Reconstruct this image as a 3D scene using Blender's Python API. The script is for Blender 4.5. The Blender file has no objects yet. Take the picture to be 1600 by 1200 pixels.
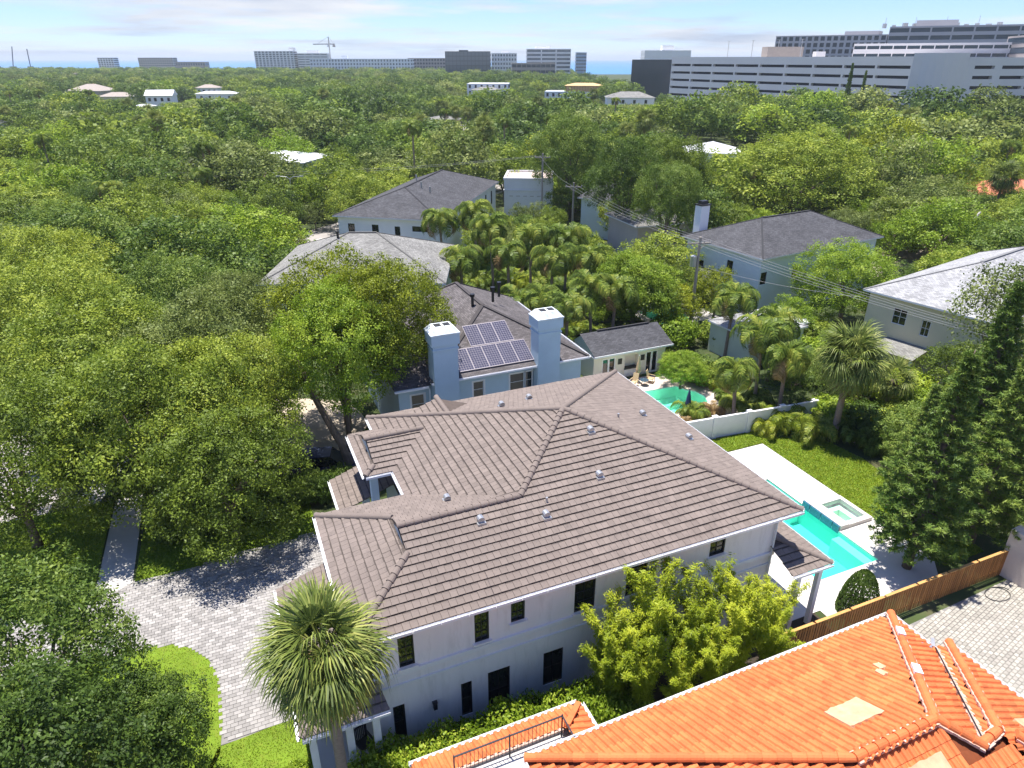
import bpy, bmesh, math, random
import numpy as np
from mathutils import Vector, Matrix
R = math.radians
# ------------------------------------------------------------ camera, sky, sun, exposure
sc = bpy.context.scene
CAM_H = 26.9
cam_d = bpy.data.cameras.new('camera'); cam = bpy.data.objects.new('camera', cam_d)
sc.collection.objects.link(cam); sc.camera = cam
cam.location = (0, 0, CAM_H); cam.rotation_euler = (R(90 - 25.459), 0, 0)
cam_d.sensor_fit = 'HORIZONTAL'; cam_d.sensor_width = 36.0; cam_d.lens = 36.0 * 1067 / 1600
cam_d.clip_start = 0.5; cam_d.clip_end = 40000
SUN_EL, SUN_AZ = 79.0, 42.0            # azimuth: degrees to the left of straight ahead (+Y)
sd = Vector((-math.sin(R(SUN_AZ)) * math.cos(R(SUN_EL)), math.cos(R(SUN_AZ)) * math.cos(R(SUN_EL)), math.sin(R(SUN_EL))))
sun_d = bpy.data.lights.new('sun', 'SUN'); sun_d.energy = 5.0; sun_d.angle = R(0.53); sun_d.color = (1.0, 0.95, 0.87)
sun = bpy.data.objects.new('sun', sun_d); sc.collection.objects.link(sun)
sun.rotation_euler = sd.to_track_quat('Z', 'Y').to_euler(); sun.location = (0, 0, 120)
world = bpy.data.worlds.new('World'); sc.world = world; world.use_nodes = True
wn, wl = world.node_tree.nodes, world.node_tree.links
wn.clear()
w_out = wn.new('ShaderNodeOutputWorld'); w_bg = wn.new('ShaderNodeBackground'); w_bg.inputs['Strength'].default_value = 0.108
sky = wn.new('ShaderNodeTexSky'); sky.sky_type = 'NISHITA'; sky.sun_disc = False
sky.sun_elevation = R(SUN_EL); sky.sun_rotation = R(-SUN_AZ); sky.air_density = 1.0; sky.dust_density = 0.0; sky.ozone_density = 4.0; sky.altitude = 0
w_tc = wn.new('ShaderNodeTexCoord'); w_sep = wn.new('ShaderNodeSeparateXYZ'); wl.new(w_tc.outputs['Generated'], w_sep.inputs[0])
def wmath(op, a, b=None):
    n = wn.new('ShaderNodeMath'); n.operation = op
    for i, x in enumerate((a, b)):
        if x is None: continue
        if isinstance(x, (int, float)): n.inputs[i].default_value = x
        else: wl.new(x, n.inputs[i])
    return n.outputs[0]
zz = wmath('ADD', wmath('MAXIMUM', w_sep.outputs[2], 0.0), 0.055)
cx = wmath('DIVIDE', w_sep.outputs[0], zz); cy = wmath('DIVIDE', w_sep.outputs[1], zz)
w_com = wn.new('ShaderNodeCombineXYZ'); wl.new(cx, w_com.inputs[0]); wl.new(cy, w_com.inputs[1])
def wnoise(scale, det, rough, off):
    m = wn.new('ShaderNodeMapping'); m.inputs['Location'].default_value = off; wl.new(w_com.outputs[0], m.inputs['Vector'])
    n = wn.new('ShaderNodeTexNoise'); n.inputs['Scale'].default_value = scale; n.inputs['Detail'].default_value = det; n.inputs['Roughness'].default_value = rough
    wl.new(m.outputs[0], n.inputs['Vector']); return n.outputs['Fac']
cl = wmath('ADD', wmath('MULTIPLY', wnoise(0.16, 8, 0.6, (3.1, 1.7, 0)), 0.75), wmath('MULTIPLY', wnoise(0.6, 6, 0.6, (8.3, 4.1, 0)), 0.25))
w_r = wn.new('ShaderNodeValToRGB'); w_r.color_ramp.elements[0].position = 0.45; w_r.color_ramp.elements[0].color = (0, 0, 0, 1)
w_r.color_ramp.elements[1].position = 0.55; w_r.color_ramp.elements[1].color = (0.92, 0.92, 0.92, 1)
wl.new(cl, w_r.inputs[0])
w_cc = wn.new('ShaderNodeValToRGB'); w_cc.color_ramp.elements[0].position = 0.3; w_cc.color_ramp.elements[0].color = (0.52, 0.60, 0.76, 1)
w_cc.color_ramp.elements[1].position = 0.6; w_cc.color_ramp.elements[1].color = (0.98, 0.98, 1.0, 1)
wl.new(wnoise(0.35, 5, 0.55, (1.3, 9.2, 0)), w_cc.inputs[0])
w_sc = wn.new('ShaderNodeVectorMath'); w_sc.operation = 'SCALE'; w_sc.inputs['Scale'].default_value = 5.2; wl.new(w_cc.outputs[0], w_sc.inputs[0])
w_mix = wn.new('ShaderNodeMixRGB'); wl.new(w_r.outputs[0], w_mix.inputs['Fac']); w_tint = wn.new('ShaderNodeMixRGB'); w_tint.blend_type = 'MULTIPLY'; w_tint.inputs[0].default_value = 1.0; wl.new(sky.outputs[0], w_tint.inputs[1]); w_tint.inputs[2].default_value = (0.59, 0.71, 1.08, 1); wl.new(w_tint.outputs[0], w_mix.inputs[1]); wl.new(w_sc.outputs[0], w_mix.inputs[2])
wl.new(w_mix.outputs[0], w_bg.inputs['Color']); wl.new(w_bg.outputs[0], w_out.inputs['Surface'])
vs = sc.view_settings
vs.view_transform = 'Standard'; vs.look = 'None'; vs.gamma = 1.0; vs.exposure = 0.8; vs.use_curve_mapping = False
sc.cycles.max_bounces = 6; sc.cycles.diffuse_bounces = 4; sc.cycles.transparent_max_bounces = 8; sc.cycles.volume_bounces = 0
sc.cycles.use_denoising = True; sc.cycles.use_adaptive_sampling = True

# ------------------------------------------------------------ helpers
COL = sc.collection
rng = random.Random(11); nrng = np.random.default_rng(11)
MATS = {}
def _base(name):
    m = bpy.data.materials.new(name); m.use_nodes = True
    nt = m.node_tree; b = nt.nodes['Principled BSDF']; MATS[name] = m
    return m, nt, b
def mk(name, col, rough=0.8, var=0.12, scale=2.0, bump=0.0, bscale=12.0, tone=0.0, objr=0.0, metallic=0.0, spec=0.3, col2=None, thr=(0.45, 0.7), detail=5, stretch=None):
    """plain procedural surface: noise-varied colour, optional per-piece tone, second colour in patches, bump"""
    m, nt, b = _base(name); N, L = nt.nodes, nt.links
    tc = N.new('ShaderNodeTexCoord'); vec = tc.outputs['Object']
    if stretch:
        mp = N.new('ShaderNodeMapping'); mp.inputs['Scale'].default_value = stretch; L.new(vec, mp.inputs['Vector']); vec = mp.outputs[0]
    nz = N.new('ShaderNodeTexNoise'); nz.inputs['Scale'].default_value = scale; nz.inputs['Detail'].default_value = detail; nz.inputs['Roughness'].default_value = 0.62
    L.new(vec, nz.inputs['Vector'])
    mr = N.new('ShaderNodeMapRange'); mr.inputs[1].default_value = 0.25; mr.inputs[2].default_value = 0.75
    mr.inputs[3].default_value = 1 - var; mr.inputs[4].default_value = 1 + var; L.new(nz.outputs['Fac'], mr.inputs[0]); val = mr.outputs[0]
    def mul(a, bb):
        q = N.new('ShaderNodeMath'); q.operation = 'MULTIPLY'; L.new(a, q.inputs[0]); L.new(bb, q.inputs[1]); return q.outputs[0]
    def rngnode(src, amt):
        q = N.new('ShaderNodeMapRange'); q.inputs[3].default_value = 1 - amt; q.inputs[4].default_value = 1 + amt; L.new(src, q.inputs[0]); return q.outputs[0]
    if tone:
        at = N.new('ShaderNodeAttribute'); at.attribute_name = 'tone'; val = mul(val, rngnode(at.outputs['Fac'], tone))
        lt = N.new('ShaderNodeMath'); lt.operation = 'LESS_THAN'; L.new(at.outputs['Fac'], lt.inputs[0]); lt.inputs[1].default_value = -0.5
        gr = N.new('ShaderNodeMapRange'); gr.inputs[3].default_value = 1.0; gr.inputs[4].default_value = 0.50; L.new(lt.outputs[0], gr.inputs[0]); val = mul(val, gr.outputs[0])   # darker butt faces and upper tile strips
    if objr:
        oi = N.new('ShaderNodeObjectInfo'); val = mul(val, rngnode(oi.outputs['Random'], objr))
    hs = N.new('ShaderNodeHueSaturation'); hs.inputs['Color'].default_value = (*col, 1); L.new(val, hs.inputs['Value'])
    if col2:
        n2 = N.new('ShaderNodeTexNoise'); n2.inputs['Scale'].default_value = scale * 2.7; n2.inputs['Detail'].default_value = 8; n2.inputs['Roughness'].default_value = 0.7; L.new(vec, n2.inputs['Vector'])
        m2 = N.new('ShaderNodeMapRange'); m2.inputs[1].default_value = thr[0]; m2.inputs[2].default_value = thr[1]; L.new(n2.outputs['Fac'], m2.inputs[0])
        mx = N.new('ShaderNodeMixRGB'); L.new(m2.outputs[0], mx.inputs[0]); mx.inputs[1].default_value = (*col, 1); mx.inputs[2].default_value = (*col2, 1); L.new(mx.outputs[0], hs.inputs['Color'])
    L.new(hs.outputs[0], b.inputs['Base Color'])
    b.inputs['Roughness'].default_value = rough; b.inputs['Metallic'].default_value = metallic; b.inputs['Specular IOR Level'].default_value = spec
    if bump:
        bn = N.new('ShaderNodeTexNoise'); bn.inputs['Scale'].default_value = bscale; bn.inputs['Detail'].default_value = 4; L.new(vec, bn.inputs['Vector'])
        bp = N.new('ShaderNodeBump'); bp.inputs['Strength'].default_value = bump; bp.inputs['Distance'].default_value = 0.05
        L.new(bn.outputs['Fac'], bp.inputs['Height']); L.new(bp.outputs[0], b.inputs['Normal'])
    return m
def mk_leaf(name, dark, mid, light, trans=0.34, objr=0.30):
    m, nt, b = _base(name); N, L = nt.nodes, nt.links
    at = N.new('ShaderNodeAttribute'); at.attribute_name = 'tone'
    oi = N.new('ShaderNodeObjectInfo'); tc = N.new('ShaderNodeTexCoord')
    nz = N.new('ShaderNodeTexNoise'); nz.inputs['Scale'].default_value = 2.3; nz.inputs['Detail'].default_value = 3; L.new(tc.outputs['Object'], nz.inputs['Vector'])
    def ma(a, k):
        q = N.new('ShaderNodeMath'); q.operation = 'MULTIPLY'; L.new(a, q.inputs[0]); q.inputs[1].default_value = k; return q.outputs[0]
    def ad(a, c):
        q = N.new('ShaderNodeMath'); q.operation = 'ADD'; L.new(a, q.inputs[0]); L.new(c, q.inputs[1]); return q.outputs[0]
    nc = N.new('ShaderNodeMapRange'); nc.inputs[1].default_value = 0.3; nc.inputs[2].default_value = 0.7; L.new(nz.outputs['Fac'], nc.inputs[0])   # branch-scale variation
    f = ad(ad(ma(at.outputs['Fac'], 0.45), ma(oi.outputs['Random'], objr)), ma(nc.outputs[0], 0.26))
    rp = N.new('ShaderNodeValToRGB'); e = rp.color_ramp.elements
    e[0].position = 0.18; e[0].color = (*dark, 1); e[1].position = 0.88; e[1].color = (*light, 1)
    k = e.new(0.52); k.color = (*mid, 1); L.new(f, rp.inputs[0])
    df = N.new('ShaderNodeBsdfDiffuse'); tr = N.new('ShaderNodeBsdfTranslucent'); gl = N.new('ShaderNodeBsdfGlossy'); gl.inputs['Roughness'].default_value = 0.5
    L.new(rp.outputs[0], df.inputs[0]); L.new(rp.outputs[0], tr.inputs[0]); gl.inputs[0].default_value = (0.9, 0.95, 0.85, 1)
    m1 = N.new('ShaderNodeMixShader'); m1.inputs[0].default_value = trans; L.new(df.outputs[0], m1.inputs[1]); L.new(tr.outputs[0], m1.inputs[2])
    m2 = N.new('ShaderNodeMixShader'); m2.inputs[0].default_value = 0.018; L.new(m1.outputs[0], m2.inputs[1]); L.new(gl.outputs[0], m2.inputs[2])
    L.new(m2.outputs[0], N['Material Output'].inputs['Surface']); N.remove(b)
    return m
def mk_shingle(name, col, var=0.25, bw=0.32, bh=0.15):
    """asphalt shingles in roof-plane metres (UV)"""
    m, nt, b = _base(name); N, L = nt.nodes, nt.links
    uv = N.new('ShaderNodeUVMap'); br = N.new('ShaderNodeTexBrick'); br.offset = 0.5
    br.inputs['Scale'].default_value = 1.0; br.inputs['Brick Width'].default_value = bw; br.inputs['Row Height'].default_value = bh; br.inputs['Mortar Size'].default_value = 0.012
    br.inputs['Bias'].default_value = 0.0
    br.inputs['Color1'].default_value = (*[c * (1 - var) for c in col], 1); br.inputs['Color2'].default_value = (*[c * (1 + var) for c in col], 1)
    br.inputs['Mortar'].default_value = (*[c * 0.55 for c in col], 1); L.new(uv.outputs[0], br.inputs['Vector'])
    nz = N.new('ShaderNodeTexNoise'); nz.inputs['Scale'].default_value = 0.6; nz.inputs['Detail'].default_value = 7; L.new(uv.outputs[0], nz.inputs['Vector'])
    mr = N.new('ShaderNodeMapRange'); mr.inputs[1].default_value = 0.3; mr.inputs[2].default_value = 0.7; mr.inputs[3].default_value = 0.78; mr.inputs[4].default_value = 1.18; L.new(nz.outputs['Fac'], mr.inputs[0])
    hs = N.new('ShaderNodeHueSaturation'); L.new(br.outputs[0], hs.inputs['Color']); L.new(mr.outputs[0], hs.inputs['Value']); L.new(hs.outputs[0], b.inputs['Base Color'])
    b.inputs['Roughness'].default_value = 0.9; b.inputs['Specular IOR Level'].default_value = 0.2
    bp = N.new('ShaderNodeBump'); bp.inputs['Strength'].default_value = 0.5; bp.inputs['Distance'].default_value = 0.02; L.new(br.outputs['Fac'], bp.inputs['Height']); bp.invert = True; L.new(bp.outputs[0], b.inputs['Normal'])
    return m
def mk_water(name, tint, ripple=0.35, scale=2.2):
    """clear tinted water: lets sun and sight through, reflects the sky by Fresnel"""
    m, nt, b = _base(name); N, L = nt.nodes, nt.links
    tr = N.new('ShaderNodeBsdfTransparent'); tr.inputs[0].default_value = (*tint, 1); gl = N.new('ShaderNodeBsdfGlossy'); gl.inputs['Roughness'].default_value = 0.03
    fr = N.new('ShaderNodeFresnel'); fr.inputs[0].default_value = 1.33
    tc = N.new('ShaderNodeTexCoord'); nz = N.new('ShaderNodeTexNoise'); nz.inputs['Scale'].default_value = scale; nz.inputs['Detail'].default_value = 3; L.new(tc.outputs['Object'], nz.inputs['Vector'])
    bp = N.new('ShaderNodeBump'); bp.inputs['Strength'].default_value = ripple; bp.inputs['Distance'].default_value = 0.04; L.new(nz.outputs['Fac'], bp.inputs['Height'])
    L.new(bp.outputs[0], gl.inputs['Normal']); L.new(bp.outputs[0], fr.inputs['Normal'])
    mx = N.new('ShaderNodeMixShader'); L.new(fr.outputs[0], mx.inputs[0]); L.new(tr.outputs[0], mx.inputs[1]); L.new(gl.outputs[0], mx.inputs[2])
    L.new(mx.outputs[0], N['Material Output'].inputs['Surface']); N.remove(b)
    return m
class MB:
    """collects faces; build() links them as ONE mesh object"""
    def __init__(s): s.v = []; s.f = []; s.t = []; s.uv = []
    def add(s, vs, fs, tone=0.5):
        o = len(s.v); s.v += [tuple(p) for p in vs]
        for j, f in enumerate(fs): s.f.append([i + o for i in f]); s.t.append(tone[j] if isinstance(tone, (list, tuple)) else tone); s.uv.append(None)
        return s
    def poly(s, pts, tone=0.5, uv=None):
        o = len(s.v); s.v += [tuple(p) for p in pts]; s.f.append(list(range(o, o + len(pts)))); s.t.append(tone); s.uv.append(uv); return s
    def box(s, x0, x1, y0, y1, z0, z1, tone=0.5):
        v = [(x0, y0, z0), (x1, y0, z0), (x1, y1, z0), (x0, y1, z0), (x0, y0, z1), (x1, y0, z1), (x1, y1, z1), (x0, y1, z1)]
        return s.add(v, [(0, 3, 2, 1), (4, 5, 6, 7), (0, 1, 5, 4), (1, 2, 6, 5), (2, 3, 7, 6), (3, 0, 4, 7)], tone)
    def obox(s, c, xd, yd, zd, tone=0.5):
        """box from a centre and three half vectors"""
        c, xd, yd, zd = map(Vector, (c, xd, yd, zd))
        v = [c + a * xd + b * yd + e * zd for e in (-1, 1) for a, b in ((-1, -1), (1, -1), (1, 1), (-1, 1))]
        return s.add(v, [(0, 3, 2, 1), (4, 5, 6, 7), (0, 1, 5, 4), (1, 2, 6, 5), (2, 3, 7, 6), (3, 0, 4, 7)], tone)
    def bar(s, a, b, w, h=None, tone=0.5):
        a, b = Vector(a), Vector(b); d = b - a; h = h or w
        if d.length < 1e-6: return s
        dn = d.normalized(); up = Vector((0, 0, 1)) if abs(dn.z) < 0.95 else Vector((1, 0, 0))
        sx = dn.cross(up).normalized(); sy = sx.cross(dn)
        return s.obox((a + b) / 2, d / 2, sx * w / 2, sy * h / 2, tone)
    def tube(s, pts, rad, n=8, cap=True, tone=0.5):
        pts = [Vector(p) for p in pts]; rad = rad if hasattr(rad, '__len__') else [rad] * len(pts); o = len(s.v); ref = None
        for i, p in enumerate(pts):
            d = (pts[min(i + 1, len(pts) - 1)] - pts[max(i - 1, 0)]).normalized()
            if ref is None: ref = Vector((1, 0, 0)) if abs(d.x) < 0.8 else Vector((0, 1, 0))
            x = (ref - d * ref.dot(d)).normalized(); y = d.cross(x); ref = x
            for k in range(n):
                a = 2 * math.pi * k / n; s.v.append(tuple(p + (x * math.cos(a) + y * math.sin(a)) * rad[i]))
        for i in range(len(pts) - 1):
            for k in range(n):
                s.f.append([o + i * n + k, o + i * n + (k + 1) % n, o + (i + 1) * n + (k + 1) % n, o + (i + 1) * n + k]); s.t.append(tone); s.uv.append(None)
        if cap:
            s.f.append([o + k for k in range(n)][::-1]); s.t.append(tone); s.uv.append(None)
            s.f.append([o + (len(pts) - 1) * n + k for k in range(n)]); s.t.append(tone); s.uv.append(None)
        return s
    def prism(s, poly, z0, z1, tone=0.5):
        n = len(poly); v = [(x, y, z0) for x, y in poly] + [(x, y, z1) for x, y in poly]
        return s.add(v, [list(range(n))[::-1], list(range(n, 2 * n))] + [[i, (i + 1) % n, n + (i + 1) % n, n + i] for i in range(n)], tone)
    def mesh(s, name, mat, smooth=False):
        me = bpy.data.meshes.new(name); me.from_pydata(s.v, [], s.f)
        at = me.attributes.new('tone', 'FLOAT', 'FACE'); at.data.foreach_set('value', np.array(s.t, dtype=np.float32))
        if any(u is not None for u in s.uv):
            ul = me.uv_layers.new(name='UVMap'); buf = []
            for f, u in zip(s.f, s.uv): buf += [c for q in (u or [(0, 0)] * len(f)) for c in q]
            ul.data.foreach_set('uv', np.array(buf, dtype=np.float32))
        if smooth: me.polygons.foreach_set('use_smooth', [True] * len(me.polygons))
        for m in (mat if isinstance(mat, (list, tuple)) else [mat]): me.materials.append(m)
        me.update(); return me
    def build(s, name, mat, parent=None, smooth=False, loc=None, kind=None):
        return link(name, s.mesh(name, mat, smooth), parent, loc, kind)
def link(name, me, parent=None, loc=None, kind=None):
    o = bpy.data.objects.new(name, me); COL.objects.link(o)
    if parent: o.parent = parent
    if loc is not None: o.location = loc
    if kind: o['kind'] = kind
    return o
def tag(o, label, cat, group=None):
    o['label'] = label; o['category'] = cat
    if group: o['group'] = group
    return o
def thing(name, label, cat, loc=(0, 0, 0), rz=0.0, group=None):
    o = bpy.data.objects.new(name, None); COL.objects.link(o); o.empty_display_size = 0.3
    o.location = loc; o.rotation_euler = (0, 0, rz); return tag(o, label, cat, group)
def struct(name, mb, mat, parent=None): return mb.build(name, mat, parent, kind='structure')
def copy_tree(o, parent=None):
    c = o.copy(); COL.objects.link(c); c.parent = parent
    for ch in [x for x in KIDS.get(o.name, o.children)]: copy_tree(ch, c)
    return c
KIDS = {}
def meshcloud(name, pos, nor, size, tone, mat, aspect=0.55, fold=0.0, kinds=None, updir=None):
    """many leaf-sized diamonds as one mesh; numpy"""
    n = len(pos); t = nrng.normal(size=(n, 3)) if updir is None else updir + nrng.normal(size=(n, 3)) * 0.15
    nor = nor / np.linalg.norm(nor, axis=1, keepdims=True)
    t -= nor * (t * nor).sum(1, keepdims=True); t /= np.linalg.norm(t, axis=1, keepdims=True) + 1e-9
    b = np.cross(nor, t); s = size[:, None]
    v = np.empty((n, 4, 3), np.float32)
    v[:, 0] = pos - t * s * .5; v[:, 1] = pos + b * s * aspect * .5 + nor * s * fold; v[:, 2] = pos + t * s * .5; v[:, 3] = pos - b * s * aspect * .5 + nor * s * fold
    me = bpy.data.meshes.new(name); me.vertices.add(n * 4); me.vertices.foreach_set('co', v.reshape(-1))
    me.loops.add(n * 4); me.loops.foreach_set('vertex_index', np.arange(n * 4, dtype=np.int32))
    me.polygons.add(n); me.polygons.foreach_set('loop_start', np.arange(0, n * 4, 4, dtype=np.int32)); me.polygons.foreach_set('loop_total', np.full(n, 4, np.int32))
    at = me.attributes.new('tone', 'FLOAT', 'FACE'); at.data.foreach_set('value', tone.astype(np.float32))
    me.materials.append(mat); me.update(calc_edges=True); return me
# ------------------------------------------------------------ materials
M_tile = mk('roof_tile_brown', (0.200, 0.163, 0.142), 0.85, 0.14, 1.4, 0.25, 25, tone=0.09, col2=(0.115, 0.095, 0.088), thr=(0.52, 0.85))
M_orange = mk('barrel_tile_orange', (0.66, 0.180, 0.058), 0.75, 0.16, 1.1, 0.2, 25, tone=0.2, col2=(0.52, 0.115, 0.04), thr=(0.5, 0.8))
M_peach = mk('bare_clay_patch', (0.58, 0.37, 0.22), 0.85, 0.22, 3.0, tone=0.08)
M_mortar = mk('roof_mortar', (0.58, 0.40, 0.32), 0.9, 0.25, 6.0, 0.4, 30)
M_deck = mk('roof_underlay', (0.10, 0.078, 0.066), 0.9, 0.2, 3)
M_odeck = mk('orange_underlay', (0.20, 0.055, 0.02), 0.9, 0.2, 3)
M_stucco = mk('white_stucco', (0.84, 0.81, 0.80), 0.9, 0.05, 0.9, 0.15, 60, stretch=(1, 1, 0.18), col2=(0.66, 0.635, 0.615), thr=(0.52, 0.8))
M_trim = mk('white_trim', (0.80, 0.80, 0.80), 0.5, 0.05, 2)
M_gutter = mk('white_gutter', (0.82, 0.82, 0.83), 0.35, 0.05, 1.2, spec=0.5)
M_black = mk('black_frame', (0.018, 0.018, 0.02), 0.4, 0.1, 4, spec=0.5)
M_door = mk('dark_door', (0.022, 0.017, 0.015), 0.5, 0.2, 4)
m, nt, b = _base('window_glass'); b.inputs['Base Color'].default_value = (0.012, 0.016, 0.018, 1); b.inputs['Roughness'].default_value = 0.04; b.inputs['Specular IOR Level'].default_value = 0.8; M_glass = m
m, nt, b = _base('office_glass'); b.inputs['Base Color'].default_value = (0.05, 0.085, 0.12, 1); b.inputs['Roughness'].default_value = 0.08; b.inputs['Specular IOR Level'].default_value = 0.9; M_oglass = m
M_metal = mk('galvanised_metal', (0.46, 0.47, 0.48), 0.35, 0.1, 5, metallic=0.6, spec=0.5)
M_blue = mk('blue_stucco', (0.47, 0.60, 0.69), 0.9, 0.06, 0.8, 0.1, 50)
M_cap = mk('weathered_cap', (0.66, 0.72, 0.75), 0.8, 0.3, 3.0, col2=(0.3, 0.33, 0.33), thr=(0.55, 0.75))
M_paleblue = mk('pale_blue_wall', (0.66, 0.75, 0.78), 0.9, 0.05, 0.6)
M_white = mk('white_wall', (0.84, 0.85, 0.85), 0.9, 0.05, 0.5)
M_cream = mk('cream_wall', (0.66, 0.60, 0.42), 0.9, 0.05, 0.5)
M_sage = mk('sage_board', (0.60, 0.64, 0.52), 0.85, 0.06, 1.0)
M_sh_dark = mk_shingle('shingle_charcoal', (0.085, 0.085, 0.092))
M_sh_brown = mk_shingle('shingle_brown', (0.125, 0.113, 0.113), 0.3)
M_sh_grey = mk_shingle('shingle_grey', (0.245, 0.24, 0.225))
M_sh_light = mk_shingle('shingle_light', (0.36, 0.36, 0.365))
M_sh_red = mk('clay_roof_far', (0.55, 0.20, 0.11), 0.85, 0.2, 1.5)
M_white_roof = mk('white_metal_roof', (0.78, 0.79, 0.80), 0.4, 0.06, 0.5, spec=0.5)
M_tan_roof = mk('tan_roof', (0.36, 0.31, 0.27), 0.9, 0.15, 1)
M_plywood = mk('new_timber', (0.62, 0.40, 0.20), 0.85, 0.2, 1)
M_conc = mk('concrete', (0.50, 0.48, 0.45), 0.9, 0.12, 0.6, 0.1, 30)
M_paver = mk('grey_paver', (0.32, 0.305, 0.295), 0.9, 0.14, 3, 0.2, 40, tone=0.26, objr=0.0)
M_joint = mk('paver_joint', (0.22, 0.21, 0.2), 0.95, 0.2, 6)
M_tanpaver = mk('tan_paver', (0.36, 0.335, 0.29), 0.9, 0.14, 3, 0.2, 40, tone=0.16)
M_deckstone = mk('pool_deck_stone', (0.60, 0.565, 0.535), 0.85, 0.05, 1.2, 0.1, 30)
M_coping = mk('pool_coping', (0.60, 0.58, 0.55), 0.7, 0.12, 3)
M_plaster = mk('pool_plaster', (0.36, 0.74, 0.66), 0.8, 0.06, 1.0)
M_plaster2 = mk('pool_plaster_green', (0.78, 0.90, 0.82), 0.8, 0.06, 1.0)
M_ledge = mk('pool_shelf', (0.72, 0.86, 0.76), 0.8, 0.06, 1.0)
M_bluetile = mk('blue_glass_tile', (0.05, 0.16, 0.25), 0.25, 0.4, 9, spec=0.6)
M_water = mk_water('pool_water', (0.40, 0.92, 0.86)); M_water2 = mk_water('pool_water_green', (0.45, 0.94, 0.80)); M_spaw = mk_water('spa_water', (0.78, 0.97, 0.9))
M_wood = mk('cedar_fence', (0.33, 0.145, 0.045), 0.8, 0.25, 3.0, 0.3, 18, objr=0.25, stretch=(1, 1, 0.2))
M_bark = mk('bark', (0.17, 0.135, 0.105), 0.95, 0.3, 3, 0.8, 14)
M_palmbark = mk('palm_trunk', (0.30, 0.23, 0.18), 0.95, 0.25, 5, 0.8, 10, stretch=(1, 1, 3))
M_culm = mk('bamboo_culm', (0.30, 0.34, 0.08), 0.6, 0.2, 3)
M_asphalt = mk('asphalt', (0.34, 0.315, 0.30), 0.95, 0.12, 0.5, 0.1, 40)
M_sand = mk('sandy_ground', (0.46, 0.39, 0.31), 0.95, 0.2, 0.6)
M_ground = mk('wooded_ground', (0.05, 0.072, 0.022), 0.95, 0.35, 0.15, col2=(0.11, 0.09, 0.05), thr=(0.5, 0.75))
M_lawn = mk('lawn_soil', (0.15, 0.235, 0.018), 0.95, 0.25, 0.9, 0.6, 40, col2=(0.19, 0.20, 0.03), thr=(0.5, 0.85))
M_mulch = mk('dark_mulch', (0.05, 0.04, 0.03), 0.95, 0.3, 3)
M_sea = mk('sea_water', (0.035, 0.20, 0.42), 0.35, 0.12, 0.0008, spec=0.3)
M_beige = mk('garage_concrete', (0.68, 0.66, 0.64), 0.9, 0.06, 0.08)
M_tower = mk('office_precast', (0.46, 0.45, 0.45), 0.9, 0.06, 0.08)
M_dark = mk('dark_opening', (0.03, 0.032, 0.04), 0.6, 0.2, 0.3)
M_iron = mk('wrought_iron', (0.03, 0.03, 0.035), 0.5, 0.1, 4)
M_solar = mk('solar_cells', (0.05, 0.05, 0.085), 0.2, 0.15, 2, spec=0.6)
M_solarline = mk('solar_frame', (0.42, 0.38, 0.40), 0.5, 0.05, 2)
M_tanfab = mk('tan_fabric', (0.55, 0.42, 0.25), 0.9, 0.1, 4)
M_navy = mk('navy_fabric', (0.03, 0.05, 0.12), 0.9, 0.1, 4)
M_car = mk('dark_car_paint', (0.03, 0.04, 0.08), 0.2, 0.05, 1, spec=0.7); M_car2 = mk('silver_car_paint', (0.5, 0.52, 0.55), 0.3, 0.05, 1, spec=0.6)
M_rubber = mk('rubber', (0.02, 0.02, 0.02), 0.9, 0.1, 4)
M_pole = mk('weathered_pole', (0.33, 0.29, 0.25), 0.95, 0.2, 4, stretch=(1, 1, 0.2))
M_wire = mk('wire', (0.28, 0.28, 0.29), 0.6, 0.05, 1)
L_oak = mk_leaf('leaf_oak', (0.058, 0.096, 0.012), (0.205, 0.28, 0.032), (0.48, 0.53, 0.07))
L_dark = mk_leaf('leaf_dark', (0.036, 0.07, 0.014), (0.11, 0.18, 0.028), (0.29, 0.37, 0.065))
L_olive = mk_leaf('leaf_olive', (0.065, 0.094, 0.02), (0.195, 0.245, 0.06), (0.43, 0.46, 0.14))
L_bright = mk_leaf('leaf_bright', (0.07, 0.135, 0.012), (0.225, 0.335, 0.026), (0.46, 0.54, 0.06))
L_yellow = mk_leaf('leaf_yellow', (0.085, 0.12, 0.008), (0.29, 0.34, 0.022), (0.6, 0.6, 0.05))
L_bamboo = mk_leaf('leaf_bamboo', (0.11, 0.16, 0.008), (0.32, 0.4, 0.018), (0.62, 0.64, 0.05), 0.4)
L_palm = mk_leaf('leaf_palm', (0.06, 0.09, 0.02), (0.175, 0.225, 0.045), (0.42, 0.43, 0.12), 0.25)
L_palmdry = mk_leaf('leaf_palm_dry', (0.120, 0.080, 0.030), (0.260, 0.170, 0.070), (0.400, 0.290, 0.130), 0.2)
L_feather = mk_leaf('leaf_feather', (0.045, 0.08, 0.012), (0.145, 0.215, 0.028), (0.4, 0.42, 0.07), 0.3)
L_areca = mk_leaf('leaf_areca', (0.09, 0.14, 0.01), (0.24, 0.3, 0.025), (0.48, 0.46, 0.06), 0.35)
L_pine = mk_leaf('leaf_pine', (0.045, 0.085, 0.018), (0.12, 0.195, 0.032), (0.3, 0.37, 0.07), 0.2)
L_hedge = mk_leaf('leaf_hedge', (0.07, 0.125, 0.008), (0.23, 0.34, 0.022), (0.5, 0.56, 0.07), 0.35)
L_grass = mk_leaf('grass_blades', (0.13, 0.205, 0.012), (0.225, 0.32, 0.02), (0.39, 0.42, 0.045), 0.35)

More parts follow.
